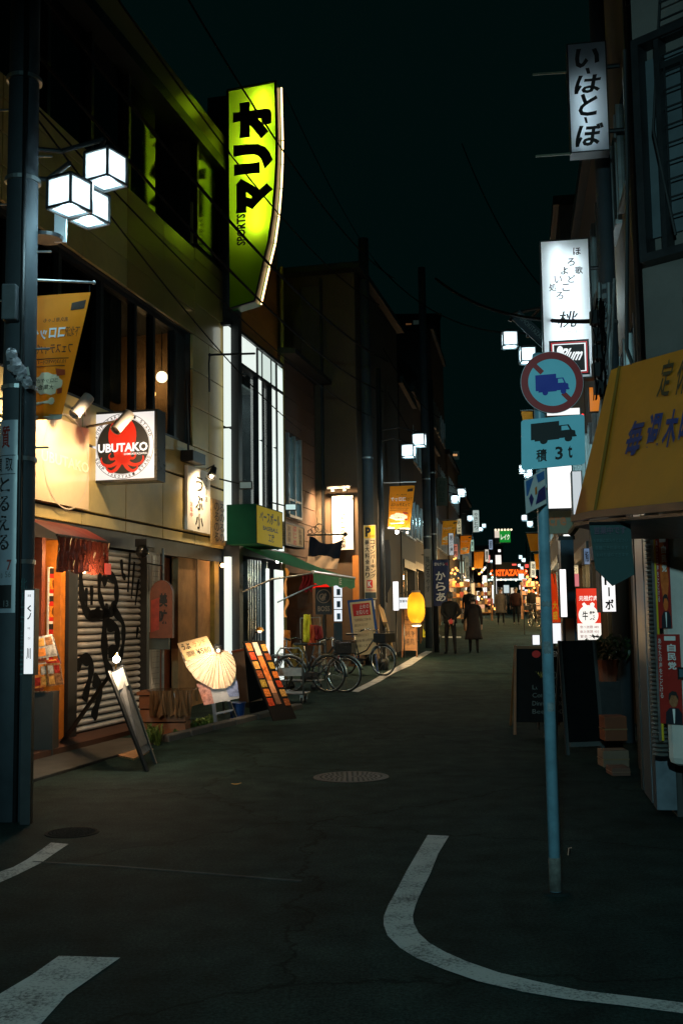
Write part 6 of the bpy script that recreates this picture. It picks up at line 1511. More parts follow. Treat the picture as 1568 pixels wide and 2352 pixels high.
MB().prism([pl2.pt(a,b_) for a,b_ in pts],-pl2.n*.006).build('weight_plate',SW,T)
m=MB(); f=truck(m,pl2,.15,.09,.87,.50,.003,.03); pl2.text(m,'積',.23,.62,.40,.87,.003,bold=.02); pl2.text(m,'3',.53,.60,.65,.86,.003,bold=.02); pl2.text(m,'t',.73,.60,.80,.85,.003,bold=.02); m.build('lettering',INK,T)
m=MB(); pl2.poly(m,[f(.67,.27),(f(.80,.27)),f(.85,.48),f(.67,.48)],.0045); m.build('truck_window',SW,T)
for z in (at(1262,880,SY)[2],at(1262,1010,SY)[2]): MB().lathe([(.04,-.02),(.04,.02)],(SX,SY,z),16).build('clamp',GAL,T)
for z,h_,a0,a1 in ((1.35,.07,-50,25),(1.02,.05,-30,40),(1.62,.03,-70,70)):
    b_=MB(); P=[]
    for i in range(9):
        an=R(a0+(a1-a0)*i/8); P+=[(SX+.0346*math.sin(an),SY-.0346*math.cos(an),z+.004*math.sin(i*2.3)),(SX+.0346*math.sin(an),SY-.0346*math.cos(an),z+h_+.006*math.cos(i*3.1))]
    b_.add(P,[(2*i,2*i+1,2*i+3,2*i+2) for i in range(8)]); b_.build('sticker_residue',mat('sticker_grey',(.16,.2,.22),rough=.8,var=.5,scale=40),T)
MB().lathe([(.0352,.015),(.0352,.16),(.0345,.2)],(SX,SY,0),18).build('rust_collar',mat('rusty_paint',(.10,.10,.09),rough=.8,var=.6,scale=25),T,smooth=True)
# small blue and white plate turned sideways
q=[V(at(1203,1103,SY-.26)),V(at(1250,1076,SY-.08)),V(at(1253,1156,SY-.08)),V(at(1207,1180,SY-.26))]
T=thing('blue_side_plate','small tilted blue and white crossing sign plate on the sign post','road sign',tuple(q[3]))
MB().prism(q,(.004,.006,0)).build('plate',mat('plate_white',(.7,.74,.76),rough=.4),T)
pl=PL(q[0],q[1],q[3]); BSK=mat('plate_blue',s2l(25,110,180),rough=.4,var=.1); BDK=mat('plate_navy',s2l(15,40,110),rough=.4,var=.1)
m=MB(); pl.poly(m,[(.05,.06),(.42,.06),(.12,.5),(.05,.5)],.003); pl.poly(m,[(.55,.04),(.95,.05),(.95,.3),(.62,.3)],.003); m.build('blue_print',BSK,T)
m=MB(); pl.poly(m,[(.62,.55),(.96,.5),(.96,.92),(.45,.9)],.003); pl.poly(m,[(.15,.6),(.28,.5),(.38,.7),(.25,.9)],.003); m.build('navy_print',BDK,T)
m=MB(); pl.poly(m,[(.45,.4),(.55,.38),(.55,.6),(.45,.62)],.004); m.build('orange_print',mat('plate_orange',s2l(200,120,50),rough=.4),T)
MB().bar(q[1].lerp(q[2],.5),V((SX,SY,q[1].lerp(q[2],.5).z)),.02).build('bracket',GAL,T)
T=thing('wall_hook','tiny pale bracket hook low on the dark corner wall','bracket',at(1305,1980,7.2)); MB().tube([at(1312,1947,7.2),at(1305,1948,7.2),at(1302,1983,7.2),at(1310,1985,7.2)],.004,5).build('wire',mat('hook_pale',s2l(170,130,110),rough=.5),T); a=at(1306,1985,7.25); MB().tube([(a[0],a[1],0),(a[0],a[1],a[2]+.1)],.012,6).build('stake',mat('black_stake',(.004,.005,.005),rough=.95,spec=.05),T)
# ---------------------------------------------------------------- blade signs on the right
def blade(label,Y,x0,y0,x1,y1,name='blade_sign',depth=.22,trans_col=(.8,.88,.9),tubes=((.5,.1,.9,9),),emit=.0):
    pl=cross(RF,Y,x0,y0,x1,y1); T=thing(name,label,'sign',tuple(pl.pt(.5,1)))
    m=MB(); pl.slab(m,.02,front=-depth); pl.slab(m,depth,-.035,-.01,0,1.01); pl.slab(m,depth,1,-.01,1.035,1.01); pl.slab(m,depth,0,-.01,1,0); pl.slab(m,depth,0,1,1,1.01); m.build('case',DST,T)
    mm=mat('acrylic_%s'%label[:14],trans_col,rough=.25,var=.03,trans=.85,emit=emit,ecol=trans_col); m=MB(); pl.rect(m,0,0,1,1,-.001); m.build('panel',mm,T)
    for k,(a,b0,b1,st) in enumerate(tubes): MB().tube([pl.pt(a,b0,-depth*.6),pl.pt(a,b1,-depth*.6)],.014,8).build('inner_tube',lit('tube_%d'%int(st*10),(.85,.95,1),st),T)
    for b_ in (.2,.8): MB().tube([pl.pt(1,b_,-depth/2),pl.pt(1.6,b_,-depth/2)],.03,8).build('mount',DST,T)
    return T,pl
T,pl=blade('tall white blade sign high up with flowing black brush hiragana',12.5,1303,103,1388,350,tubes=((.38,.36,.97,8),(.55,.5,.8,2)),trans_col=(.62,.76,.84))
m=MB()
for st,a0,b0,a1,b1 in (('い',.16,.05,.86,.23),('ー',.45,.235,.58,.29),('は',.16,.30,.86,.47),('と',.24,.47,.74,.68),('ー',.36,.69,.46,.745),('ぼ',.14,.75,.84,.96)):
    if st=='ー': pl.poly(m,[(a0,b0),(a1-.03,b0),(a1,b1),(a0+.04,b1)],.004)
    else: pl.text(m,st,a0,b0,a1,b1,.004,bold=.03,shear=.18)
m.build('lettering',INK,T)
T2=thing('sign_support_bars','two thin pale bars reaching left from the high blade sign','bracket',at(1302,168,12.6))
MB().bar(at(1222,171,12.6),at(1300,166,12.55),.022).build('bar',mat('pale_bar',s2l(120,120,100),rough=.5),T2); MB().bar(at(1229,359,12.6),at(1312,353,12.55),.022).build('bar',mat('pale_bar',s2l(120,120,100)),T2)
MB().tube([at(1300,166,12.6),at(1312,353,12.6)],.012,6).build('rod',DST,T2)
T,pl=blade('white blade sign with scattered small characters and a cursive kanji',15,1241,556,1349,870,tubes=((.33,.04,.96,20),(.7,.1,.96,16)),emit=.28)
m=MB()
for st,x,y in (('ほ',1323,583),('ろ',1309,607),('よ',1293,626),('い',1278,645),('処',1265,663),('歌',1326,627),('ど',1309,646),('こ',1295,665),('ろ',1280,683)):
    a=(x-1241)/108;b_=(y-556)/314; pl.text(m,st,a-.08,b_-.028,a+.08,b_+.028,.004,bold=.015)
pl.text(m,'桃',.32,.52,.72,.64,.004,shear=.2,bold=.01); m.build('lettering',INK,T); m=MB(); pl.text(m,'MOMOE',.33,.66,.72,.685,.004); m.build('pale_lettering',mat('pale_print',(.45,.5,.5),rough=.5,var=0),T)
# lower black framed part
m=MB(); pl.rect(m,.1,.73,.94,.985,.003); m.build('black_field',INK,T)
RP=lit('red_line_lit',s2l(210,30,40),.6); m=MB()
for r_ in ((.14,.745,.90,.752),(.14,.965,.90,.972),(.14,.752,.165,.965),(.875,.752,.90,.965)): pl.rect(m,*r_,off=.005)
m.build('red_line',RP,T); m=MB()
for r_ in ((.17,.756,.87,.763),(.17,.954,.87,.961),(.17,.763,.2,.954),(.84,.763,.87,.954)): pl.rect(m,*r_,off=.006)
pl.poly(m,[(.33+.07*math.cos(k*.4488),.805+.035*math.sin(k*.4488)) for k in range(14)],.006); pl.text(m,'Plum',.35,.79,.8,.88,.006,bold=.03,shear=.3); m.build('white_line',lit('white_line_lit',(.95,.98,1),.9),T)
lightbox('large blank white light box below the three ton plate',13.5,1256,1070,1311,1168,(1,.98,.97),1.3,fr=RF,post=False,depth=.3,name='blank_light_box')
lightbox('slanted white side panel of the sign beside the yellow awning',12.3,1313,1083,1333,1192,(.92,.95,1),.55,fr=RF,post=False,depth=.2)
lightbox('white light strip above the three ton plate',14.5,1255,940,1330,955,(1,.98,.97),1.0,fr=RF,post=False)
T=thing('grey_shop_fascia','pale green fascia board with orange letters below the blank light box','sign',at(1290,1220,14.2)); pl=cross(RF,14.2,1254,1172,1314,1226); pl.slab(MB(),.1).build('board',mat('sage_board',s2l(130,140,120),rough=.6,var=.15),T); m=MB(); pl.text(m,'cre',.06,.3,.75,.68,bold=.03); m.build('lettering',mat('orange_letters',s2l(190,110,45),rough=.5,var=0),T)
lightbox('small white lamp box under the fascia board',14.0,1293,1228,1313,1237,(1,.98,.95),1.6,fr=RF,post=False)
lightbox('slim white upright tube sign in front of the dark blue pillar',13.6,1284,1308,1298,1417,(1,.96,.95),1.5,depth=.08)
# blue-black pillar and brown box
T=thing('steel_pillar','dark blue steel pillar behind the slim white tube sign','pillar',gp(1305,1560)); a=at(1305,1240,13.8); MB().box(a[0]-.11,a[0]+.06,a[1],a[1]+.15,hz(13.8),a[2]+.0).build('shaft',mat('blue_steel2',(.05,.09,.13),rough=.35,metal=.5,var=.2),T); MB().box(a[0]-.13,a[0]+.08,a[1]-.01,a[1]+.16,a[2],a[2]+.05).build('cap',DST,T); MB().box(a[0]-.12,a[0]+.02,a[1]-.06,a[1]-.01,at(1300,1480,13.8)[2],at(1300,1420,13.8)[2]).build('switch_box',mat('brown_box',s2l(110,70,40),rough=.5,var=.2),T)
# orange nobori
pl=facing(16.5,1261,1318,1284,1430); T=thing('orange_nobori','orange and red upright cloth banner right of the sign post','banner',gp(1285,1480)); m=MB(); P=[]; n=8
for i in range(n+1):
    for j in range(9): P.append(pl.pt((i/n)*(.55+.45*j/8),j/8,.04*math.sin(i*.9+j*.6)))
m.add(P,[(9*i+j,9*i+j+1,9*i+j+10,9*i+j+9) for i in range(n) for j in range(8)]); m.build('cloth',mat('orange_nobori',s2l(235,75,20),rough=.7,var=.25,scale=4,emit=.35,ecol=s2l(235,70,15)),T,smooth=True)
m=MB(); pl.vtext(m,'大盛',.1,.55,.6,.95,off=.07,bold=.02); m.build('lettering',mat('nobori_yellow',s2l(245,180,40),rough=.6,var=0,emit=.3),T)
MB().tube([pl.pt(.35,-.05),pl.pt(1.15,1.1)],.012,6).build('pole',mat('bamboo',s2l(150,95,50)),T); MB().tube([pl.pt(.1,-.0),pl.pt(.7,-.05)],.01,6).build('rod',mat('bamboo',s2l(150,95,50)),T)
lightbox('pair of stacked white light panels above the menu board',15.4,1262,1432,1288,1478,(.95,.97,1),1.0,depth=.3,name='stacked_light_panels')
lightbox('small white lit card on top of the menu board',14.6,1222,1459,1238,1481,(.97,.98,1),1.0,depth=.05,name='lit_card')
# red restaurant light box
pl=facing(16.8,1322,1352,1376,1470); T=thing('red_restaurant_sign','red and white restaurant light box with two large kanji in a circle','sign',gp(1350,1560)); m=MB(); pl.slab(m,.3,-.03,-.02,1.03,1.02,front=-.003); m.build('case',DST,T)
m=MB(); pl.rect(m,0,0,1,.68,0); m.build('red_panel',lit('red_sign_panel',s2l(240,60,40),.8),T); m=MB(); pl.rect(m,0,.68,1,1,0); m.build('white_panel',lit('white_sign_panel',(1,.97,.9),1.0),T)
m=MB(); pl.disc(m,.48,.52,.155,.004,36); pl.text(m,'元祖焼肉',.1,.14,.9,.24,.004,bold=.02); pl.poly(m,[(.28,.36),(.22,.3),(.32,.27),(.42,.32),(.40,.38)],.004); pl.poly(m,[(.6,.36),(.56,.3),(.66,.27),(.76,.3),(.72,.38)],.004); m.build('white_mark',lit('white_sign_panel',(1,.97,.9),1.0),T)
m=MB(); pl.text(m,'牛',.22,.44,.46,.62,.008,bold=.02); pl.text(m,'繁',.52,.44,.78,.62,.008,bold=.01); m.build('lettering',INK,T); m=MB()
for k,st in enumerate(('食べ放題 480','飲み放題 450','宴会コース')): pl.text(m,st,.1,.72+.09*k,.9,.78+.09*k,.004)
m.build('price_lettering',RED,T); a=pl.pt(.5,1,-.15); MB().box(a.x-.15,a.x+.15,a.y-.1,a.y+.1,hz(a.y),a.z).build('stand',DST,T)
# white sign with katakana
T,pl=lightbox('white light box with black katakana half behind the teal banner',11.8,1379,1290,1409,1405,(1,.98,.96),1.1,depth=.2,post=False); m=MB(); pl.vtext(m,'ハトーボ',.18,.0,.85,.98,bold=.03); m.build('lettering',INK,T)
MB().tube([pl.pt(1,.3,-.1),pl.pt(1.6,.3,-.1)],.03,6).build('mount',DST,T)
# side building on the right beyond the corner
def rhouse(name,label,u0,u1,h,mi,lg=None,w0=-.42,sh=False): return house(RF,name,label,u0,u1,h,w0,mi,lit_ground=lg,shutter=sh)
rhouse('beige_pipe_house','beige house covered in pipes behind the high blade signs',3.4,7.6,11.5,4,(12,WARMW))
rhouse('grill_house','restaurant house behind the red light box',7.8,13,9,0,(90,WARM))
rhouse('cafe_house','cafe house with glowing front beyond the restaurant',13.2,20,8,2,(260,WARM))
rhouse('grey_flats','tall grey flats on the right further up the street',20.2,28,12,3,(350,WARMW))
rhouse('drug_store','bright low store on the right before the arch',28.2,37,8,1,(500,WARMW))
rhouse('end_store','last store on the right before the arch',37.2,55,9,4,(550,WARM))
# steel lattice stair / railing lit teal on the beige house
T=thing('fire_stair','galvanised fire stair lit pale teal between the blade signs','stair',RF.p(2.0,.4,4)); 
for k in range(2): MB().tube([at(1375+22*k,650,12.6),at(1385+18*k,1010,12.6)],.03,8).build('stringer',GAL,T)
for k in range(16): MB().bar(at(1377+.6*k,660+22*k,12.62),at(1398+.3*k,655+22*k,12.62),.02,.06).build('tread',GAL,T)
MB().tube([at(1402,700,12.5),at(1372,1000,12.5)],.02,6).build('rail',GAL,T); MB().tube([at(1410,640,12.4),at(1396,1010,12.4)],.02,6).build('rail',GAL,T)
light('POINT',at(1352,700,14.2),14,(.7,.95,1),T,.1)
# cables bundle by the right lamp
# right street lamp with arm and name board
Tl=thing('street_lamp','cube lantern street lamp on a long arm before the white blade sign','street lamp',at(1370,760,17.2),group='cube lantern street lamps')
for x,y in ((1170,797),(1211,833)): lantern(Tl,at(x,y,18),.25,R(-2))
MB().tube([at(1375,725,17),at(1330,718,17.3),at(1240,708,17.8),at(1215,735,18),at(1211,775,18)],.035,8).build('arm',DST,Tl); MB().tube([at(1240,708,17.8),at(1180,720,18),at(1170,738,18)],.03,8).build('arm',DST,Tl)
pl=PL(V(at(1186,712,17.9)),V(at(1262,790,17.9)),V(at(1180,724,17.9))); pl=PL(V(at(1192,712,17.9)),V(at(1262,778,17.9)),V(at(1176,734,17.9)))
pl.slab(MB(),.03).build('name_board',mat('navy_board',(.02,.035,.05),rough=.5),Tl); m=MB(); pl.text(m,'SHIMOKITAZAWA',.03,.2,.98,.6); m.build('lettering',mat('grey_letters',s2l(120,135,135),rough=.5,var=0),Tl)
p_=at(1385,1400,17); 
def right_lamp(label,Y,ls,xp): lamp_post(label,xp,Y,ls,0,r=.05)
right_lamp('cube lantern street lamp peeping out behind the three ton plate',33,[(1201,1087),(1214,1097)],1262)
right_lamp('cube lantern street lamp left of the grey post further up',46,[(1204,1196),(1217,1210)],1245)
right_lamp('far cube lantern street lamp on the right above the arch sign',70,[(1195,1284),(1202,1291)],1222)
right_lamp('farthest cube lantern street lamp on the right at the arch',92,[(1192,1302),(1198,1308)],1212)
hang_banner('orange banner with bright spots right of the street axis',36,[(1208,1226),(1236,1226),(1236,1266),(1218,1268)],[(1206,1223),(1240,1222)],words=False)
hang_banner('small orange banner low on the right behind the sign post',44,[(1226,1273),(1240,1272),(1241,1308),(1229,1309)],[(1224,1271),(1242,1270)],words=False)
hang_banner('pleated yellow banner corner beside the round sign',19,[(1196,945),(1222,945),(1224,972),(1200,972)],[(1194,943),(1226,942)],words=False)
# orange lit window cloth on the right
lightbox('orange glowing window behind the round sign',16.0,1352,890,1376,945,s2l(240,140,50),.6,fr=RF,post=False)
# A-boards in front on the right
T=aframe('black chalkboard A-board with a red disc and the word MENU',1178,1302,1483,1688,14,mat('menu_chalk',(.008,.009,.010),rough=.9,var=.3,scale=6,spec=.08),None,lean=.5)
f=aframe.f
def btext(st,a0,b0,a1,b1,m,bold=0.0,nm='lettering'):
    vs,fs,_,_=glyph(st,bold); MB().add([f(a0+(a1-a0)*x,b0+(b1-b0)*(1-y),.012) for x,y in vs],fs).build(nm,m,T)
MB().add([f(.42+.08*math.cos(k*.35),.10+.042*math.sin(k*.35),.012) for k in range(18)],[tuple(range(18))]).build('red_disc',RED,T)
btext('MENU',.66,.065,.92,.13,WPR,.02); btext('YAKI',.36,.30,.58,.38,mat('chalk_yellow',s2l(150,130,50),rough=.8,var=.2)); btext('HOUSE',.68,.30,.94,.38,mat('chalk_grey',s2l(90,100,100),rough=.8,var=.3))
for k in range(4): btext(('Lunch 980','Coffee 450','Dinner 1800','Beer 500')[k],.35,.45+.09*k,.92,.50+.09*k,mat('chalk_grey',s2l(90,100,100)))
T=thing('black_back_board','tall plain black board standing in front of the menu A-board','sign board',gp(1340,1732)); a,c=V(gp(1303,1735)),V(gp(1384,1732)); h=V((0,.25,1.27)); MB().prism([a+V((0,0,.1)),c+V((0,0,.1)),c+h,a+h],(0,.03,0)).build('board',mat('matt_black_board',(.004,.005,.0055),rough=.95,var=.3,spec=.05),T)
for p in (a,c): MB().bar(p,p+h,.04).build('leg',BLK,T)
for p in (a,c): MB().bar(p+h,V((p.x,p.y+.7,hz(p.y+.7))),.03).build('rear_leg',BLK,T)
MB().bar(a+V((.02,-.02,.12)),c+V((-.02,-.02,.12)),.03,.05).build('bottom_rail',mat('board_rail',(.05,.055,.055),rough=.6),T)
# boxes and plants beside the facade on the right
for k,(x,y,w,h_,c,lab) in enumerate(((1412,1640,.24,.26,s2l(105,52,26),'orange carton stacked between board and facade'),(1412,1690,.27,.17,s2l(105,84,68),'tan carton on the ground under the orange one'),(1424,1730,.18,.08,s2l(95,62,50),'small flat brick coloured box in front of the cartons'))):
    Yk=(11.6,11.2,10.6)[k]; p=at(x,y,Yk); T=thing('carton',lab,'box',(p[0],Yk,hz(Yk)),0); z0=max(0,p[2]-.02-(.0)); z0=(.22,.0,.0)[k]
    MB().box(-w/2,w/2,0,.25,z0,z0+h_).build('body',mat('carton_%d'%k,c,rough=.8,var=.2),T,bev=.008); MB().box(-w/2-.004,w/2+.004,-.004,.254,z0+h_*.45,z0+h_*.5).build('tape',mat('tape_brown',s2l(120,90,60),rough=.3),T)
T=thing('potted_shrub','dark leafy pot plant above the cartons on the right','plant',at(1400,1500,12.5)); rnd=random.Random(4); m=MB()
for i in range(260):
    a=rnd.uniform(0,6.28);e=rnd.uniform(-1.2,1.2);r_=.22*rnd.random()**.4; c=V(at(1392,1488,12.6))+V((r_*math.cos(a)*math.cos(e)*1.4,r_*math.sin(a)*math.cos(e),r_*math.sin(e)*.8)); d=V((rnd.uniform(-1,1),rnd.uniform(-1,1),rnd.uniform(-.3,.8))).normalized()*.05; s_=d.cross(V((rnd.random(),rnd.random(),1))).normalized()*.018
    m.add([c-d,c+s_,c+d,c-s_],[(0,1,2,3)])
o=m.build('foliage',mat('shrub_green',s2l(45,70,45),rough=.5,var=.4,scale=20,trans=.2),T); a=at(1392,1505,12.6); MB().lathe([(.10,0),(.14,.25),(.001,.25)],(a[0],a[1],a[2]-.3),14).build('pot',mat('pot_clay',s2l(110,60,40),rough=.8),T); MB().box(a[0]-.12,a[0]+.12,a[1]-.12,a[1]+.12,hz(12.6),a[2]-.3).build('stand',DST,T); MB().tube([(a[0],a[1],a[2]-.06),(a[0]+.02,a[1],a[2]+.12)],.015,6).build('stem',mat('bark',(.05,.04,.03),rough=.8),T)
# ---------------------------------------------------------------- people (skinned figures, seen mostly from behind)
def person(label,loc,rz,height,coat,trouser,hair,skin=(.28,.16,.11),coat_len=None,coat_flare=.0,stride=.18,arm='down',extra=None,group='people walking up the street'):
    T=thing('person',label,'person',loc,rz,group=group); k=height/1.72
    J={}; E=[]; RD=[]
    def v(n,x,y,z,r): J[n]=len(RD); RD.append(((x*k,y*k,z*k),r*k))
    def e(a,b): E.append((J[a],J[b]))
    v('pelvis',0,0,.93,.135); v('waist',0,.01,1.08,.125); v('chest',0,.015,1.28,.15); v('upper',0,.01,1.42,.11); v('neck',0,.0,1.50,.055); v('skull',0,-.015,1.60,.088); v('crown',0,-.005,1.68,.075)
    for a,b in zip(('pelvis','waist','chest','upper','neck','skull'),('waist','chest','upper','neck','skull','crown')): e(a,b)
    for s,sg in (('l',1),('r',-1)):
        st=stride*sg
        v('hip'+s,.09*sg,0,.88,.095); v('knee'+s,.10*sg,-st*.45-.02,.49,.06); v('ank'+s,.10*sg,-st*.9+.03,.09,.04); v('toe'+s,.115*sg,-st*.9-.12,.035,.035)
        e('pelvis','hip'+s); e('hip'+s,'knee'+s); e('knee'+s,'ank'+s); e('ank'+s,'toe'+s)
        v('sho'+s,.18*sg,.01,1.40,.07); e('upper','sho'+s)
        if arm=='back' : v('elb'+s,.25*sg,.13,1.14,.05); v('wri'+s,.06*sg,.19,.98,.034)
        else: v('elb'+s,.24*sg,.03+.06*sg*0,1.12,.05); v('wri'+s,.25*sg,-.05-st*.4,.88,.034)
        e('sho'+s,'elb'+s); e('elb'+s,'wri'+s)
        wx,wy,wz=RD[J['wri'+s]][0]; wx/=k;wy/=k;wz/=k
        v('palm'+s,wx,wy-.01,wz-.07,.03); e('wri'+s,'palm'+s)
        for f,(dx,dy,ln) in enumerate(((-.028,-.02,.075),(-.01,-.012,.085),(.008,-.006,.08),(.026,0,.065))):
            v('f%d'%f+s,wx+dx*.4,wy+dx,wz-.11,.0095); v('g%d'%f+s,wx+dx*.4-.012*sg,wy+dx,wz-.11-ln*.8,.008); e('palm'+s,'f%d'%f+s); e('f%d'%f+s,'g%d'%f+s)
        v('th'+s,wx-.02*sg,wy-.045,wz-.08,.01); v('ti'+s,wx-.025*sg,wy-.06,wz-.12,.009); e('palm'+s,'th'+s); e('th'+s,'ti'+s)
    me=bpy.data.meshes.new('skeleton'); me.from_pydata([p for p,_ in RD],E,[]); o=bpy.data.objects.new('body_source',me); TS.collection.objects.link(o)
    sk=o.modifiers.new('skin','SKIN'); sk.use_smooth_shade=True; sk.branch_smoothing=.6
    lay=me.skin_vertices[0].data
    for i,(p,r) in enumerate(RD): lay[i].radius=(r,r*(.72 if i in (J['chest'],J['waist'],J['pelvis'],J['upper']) else 1)); 
    for i in range(len(RD)): lay[i].use_root=(i==J['pelvis'])
    o.modifiers.new('sub','SUBSURF').levels=1; o.modifiers['sub'].render_levels=1
    TS.view_layers[0].update(); dg=TS.view_layers[0].depsgraph; nm=bpy.data.meshes.new_from_object(o.evaluated_get(dg)); bpy.data.objects.remove(o); nm.name='body'
    ms=[mat('skin_tone',skin,rough=.6,var=.08),coat,trouser,mat('shoe_black',(.012,.012,.012),rough=.4)]
    nm.materials.clear()
    for m in ms: nm.materials.append(m)
    hands=[V(RD[J['palm'+s]][0]) for s in 'lr']; wr=[V(RD[J['wri'+s]][0]) for s in 'lr']
    for p in nm.polygons:
        c=p.center; z=c.z/k; p.use_smooth=True
        if z>1.49: p.material_index=0
        elif any((c-h).length<.115*k and (c-h).length<(c-w).length+.02 for h,w in zip(hands,wr)) : p.material_index=0
        elif z<.09: p.material_index=3
        elif z<.92 and abs(c.x)<.2*k: p.material_index=2
        else: p.material_index=1
    b=bpy.data.objects.new('body',nm); COL.objects.link(b); b.parent=T
    h=MB().ball((0,.012*k,1.635*k),.103*k,14,10,(.92,1.05,1.08)); cut=[i for i,p in enumerate(h.v)]
    h.f=[f for f in h.f if not all((h.v[i][1]<-.045*k and h.v[i][2]<1.66*k) or h.v[i][2]<1.555*k for i in f)]
    h.build('hair',hair,T,smooth=True)
    f=MB(); f.ball((0,-.105*k,1.60*k),.016*k,6,5,(1,1.2,1.3)); f.build('nose',ms[0],T,smooth=True)
    for sg in (-1,1): MB().ball((.09*k*sg,0,1.60*k),.022*k,8,6,(.5,1,1.4)).build('ear',ms[0],T,smooth=True)
    for sg in (-1,1): MB().ball((.032*k*sg,-.088*k,1.62*k),.009*k,6,5).build('eye',INK,T)
    MB().ball((0,-.092*k,1.555*k),.012*k,8,4,(1.8,.6,.5)).build('mouth',mat('lip_tone',(.22,.08,.07),rough=.5,var=0),T)
    if coat_len:
        z0=coat_len; m=MB(); n=24; rows=9; P=[]
        for j in range(rows+1):
            t=j/rows; z=(1.44*(1-t)+z0*t); rx=.205-.03*math.sin(t*3.0)+coat_flare*t*t+.02*t; ry=.135+.01*t+coat_flare*.8*t*t
            if j==0: rx,ry=.12,.09
            if j==1: rx,ry=.19,.12
            for i in range(n): a=2*math.pi*i/n; q=1+.025*math.sin(a*7+j*.4)*t; P.append((rx*q*math.cos(a)*k,(ry*q*math.sin(a)+.01)*k,z*k))
        m.add(P,[(j*n+i,j*n+(i+1)%n,(j+1)*n+(i+1)%n,(j+1)*n+i) for j in range(rows) for i in range(n)]); c=m.build('coat',coat,T,smooth=True)
        s_=c.modifiers.new('s','SOLIDIFY'); s_.thickness=.012
    else:
        m=MB(); n=22; P=[]
        for j,(z,rx,ry) in enumerate(((1.46,.10,.085),(1.43,.19,.115),(1.30,.205,.14),(1.12,.18,.135),(.96,.185,.14),(.86,.19,.145))):
            for i in range(n): a=2*math.pi*i/n; q=1+.02*math.sin(a*6+j); P.append((rx*q*math.cos(a)*k,(ry*q*math.sin(a)+.012)*k,z*k))
        m.add(P,[(j*n+i,j*n+(i+1)%n,(j+1)*n+(i+1)%n,(j+1)*n+i) for j in range(5) for i in range(n)]); c=m.build('jacket',coat,T,smooth=True); s_=c.modifiers.new('s','SOLIDIFY'); s_.thickness=.012
    return T,k
HB=mat('hair_black',(.012,.010,.009),rough=.5,var=.3,scale=40); HG=mat('hair_grey',(.06,.055,.05),rough=.6,var=.4,scale=40)
ck=lambda n,c:mat(n,tuple(.6*q for q in c),rough=.9,var=.25,scale=8,spec=.08)
def feet(x,y): p=gp(x,y); return (p[0],p[1],p[2])
T,k=person('man in dark jacket walking away with both hands behind his back',feet(1035,1504),R(184),1.74,ck('coat_char',(.020,.022,.023)),ck('trouser_dark',(.016,.017,.019)),HG,arm='back',stride=.14)
T2=thing('red_pouch','small red pouch held behind the back of the walking man','pouch',(feet(1035,1504)[0],feet(1035,1504)[1]-.26,feet(1035,1504)[2]+.92),0)
MB().ball((0,0,0),.06,12,8,(1,.6,1.1)).build('bag',mat('pouch_red',s2l(175,60,55),rough=.6,var=.2),T2,smooth=True); MB().tube([(0,0,.05),(.01,0,.09)],.012,6).build('neck',mat('pouch_red',s2l(175,60,55)),T2)
T,k=person('woman in long dark coat walking beside the man with hands behind back',feet(1088,1501),R(176),1.62,ck('coat_plum',(.028,.022,.022)),ck('stocking_dark',(.014,.014,.015)),HB,coat_len=.42,coat_flare=.05,stride=.12)
f_=feet(1072,1501); T2=thing('tan_bag','tan shoulder bag at the left side of the woman in long coat','bag',(f_[0]+.02,f_[1]-.05,f_[2]+.62),0); MB().lathe([(.02,0),(.10,.03),(.11,.18),(.07,.34),(.03,.38)],(0,0,0),14,Matrix.Diagonal((1,.5,1))).build('bag',mat('bag_tan',s2l(165,115,75),rough=.6,var=.2),T2,smooth=True); MB().tube([(-.03,0,.36),(.04,0,.62),(.1,0,.72)],.01,6).build('strap',mat('bag_tan',s2l(165,115,75)),T2)
person('person in pale trench coat coming toward the far shops',feet(1150,1435),R(8),1.68,ck('coat_beige',(.16,.135,.115)),ck('trouser_dark',(.016,.017,.019)),HB,coat_len=.55,coat_flare=.06,stride=.12)
person('person in dark red jacket next to the pale trench coat',feet(1185,1435),R(-10),1.70,ck('coat_maroon',(.05,.022,.02)),ck('trouser_dark',(.016,.017,.019)),HB,stride=.15)
person('dark clothed person behind the walking couple near the stalls',feet(1078,1448),R(170),1.75,ck('coat_black',(.012,.012,.013)),ck('trouser_dark',(.016,.017,.019)),HB,stride=.1)
person('far dark figure left of the grey sign post',feet(1222,1432),R(20),1.7,ck('coat_black',(.012,.012,.013)),ck('trouser_dark',(.016,.017,.019)),HB,stride=.1)
person('far small figure standing under the arch sign',feet(1168,1413),R(0),1.7,ck('coat_grey',(.06,.06,.065)),ck('trouser_dark',(.016,.017,.019)),HB,stride=.1)
p=gp(1228,1440); bicycle('far bicycle parked by the right hand shops',(p[0],p[1],p[2]),R(100),(.02,.02,.02))
# ---------------------------------------------------------------- far end: arch, stalls, small lights
pl=facing(112,1122,1300,1214,1328)
T=thing('arch_sign','arch over the far street end with glowing orange station name letters','arch',(at(1168,1400,112)[0],112,hz(112)))
pl.slab(MB(),.6,0,-.3,1,1.0).build('beam',mat('arch_panel',s2l(60,68,62),rough=.6,var=.2),T)
m=MB(); pl.text(m,'SHIMOKITAZAWA',-.28,.25,1.0,.88,.05,bold=.05); 
m=MB(); pl.text(m,'OKITAZAWA',.02,.30,.98,.85,.05,bold=.06); m.build('lettering',lit('orange_neon',s2l(255,95,25),1.6),T)
for a in (-.02,1.02): q=pl.pt(a,1); MB().box(q.x-.2,q.x+.2,q.y,q.y+.4,hz(112),q.z+1.6).build('leg',DST,T)
m=MB(); pl.slab(m,.3,0,1.05,1,1.2); m.build('light_soffit',lit('soffit_light',(.9,1,.97),1.0),T)
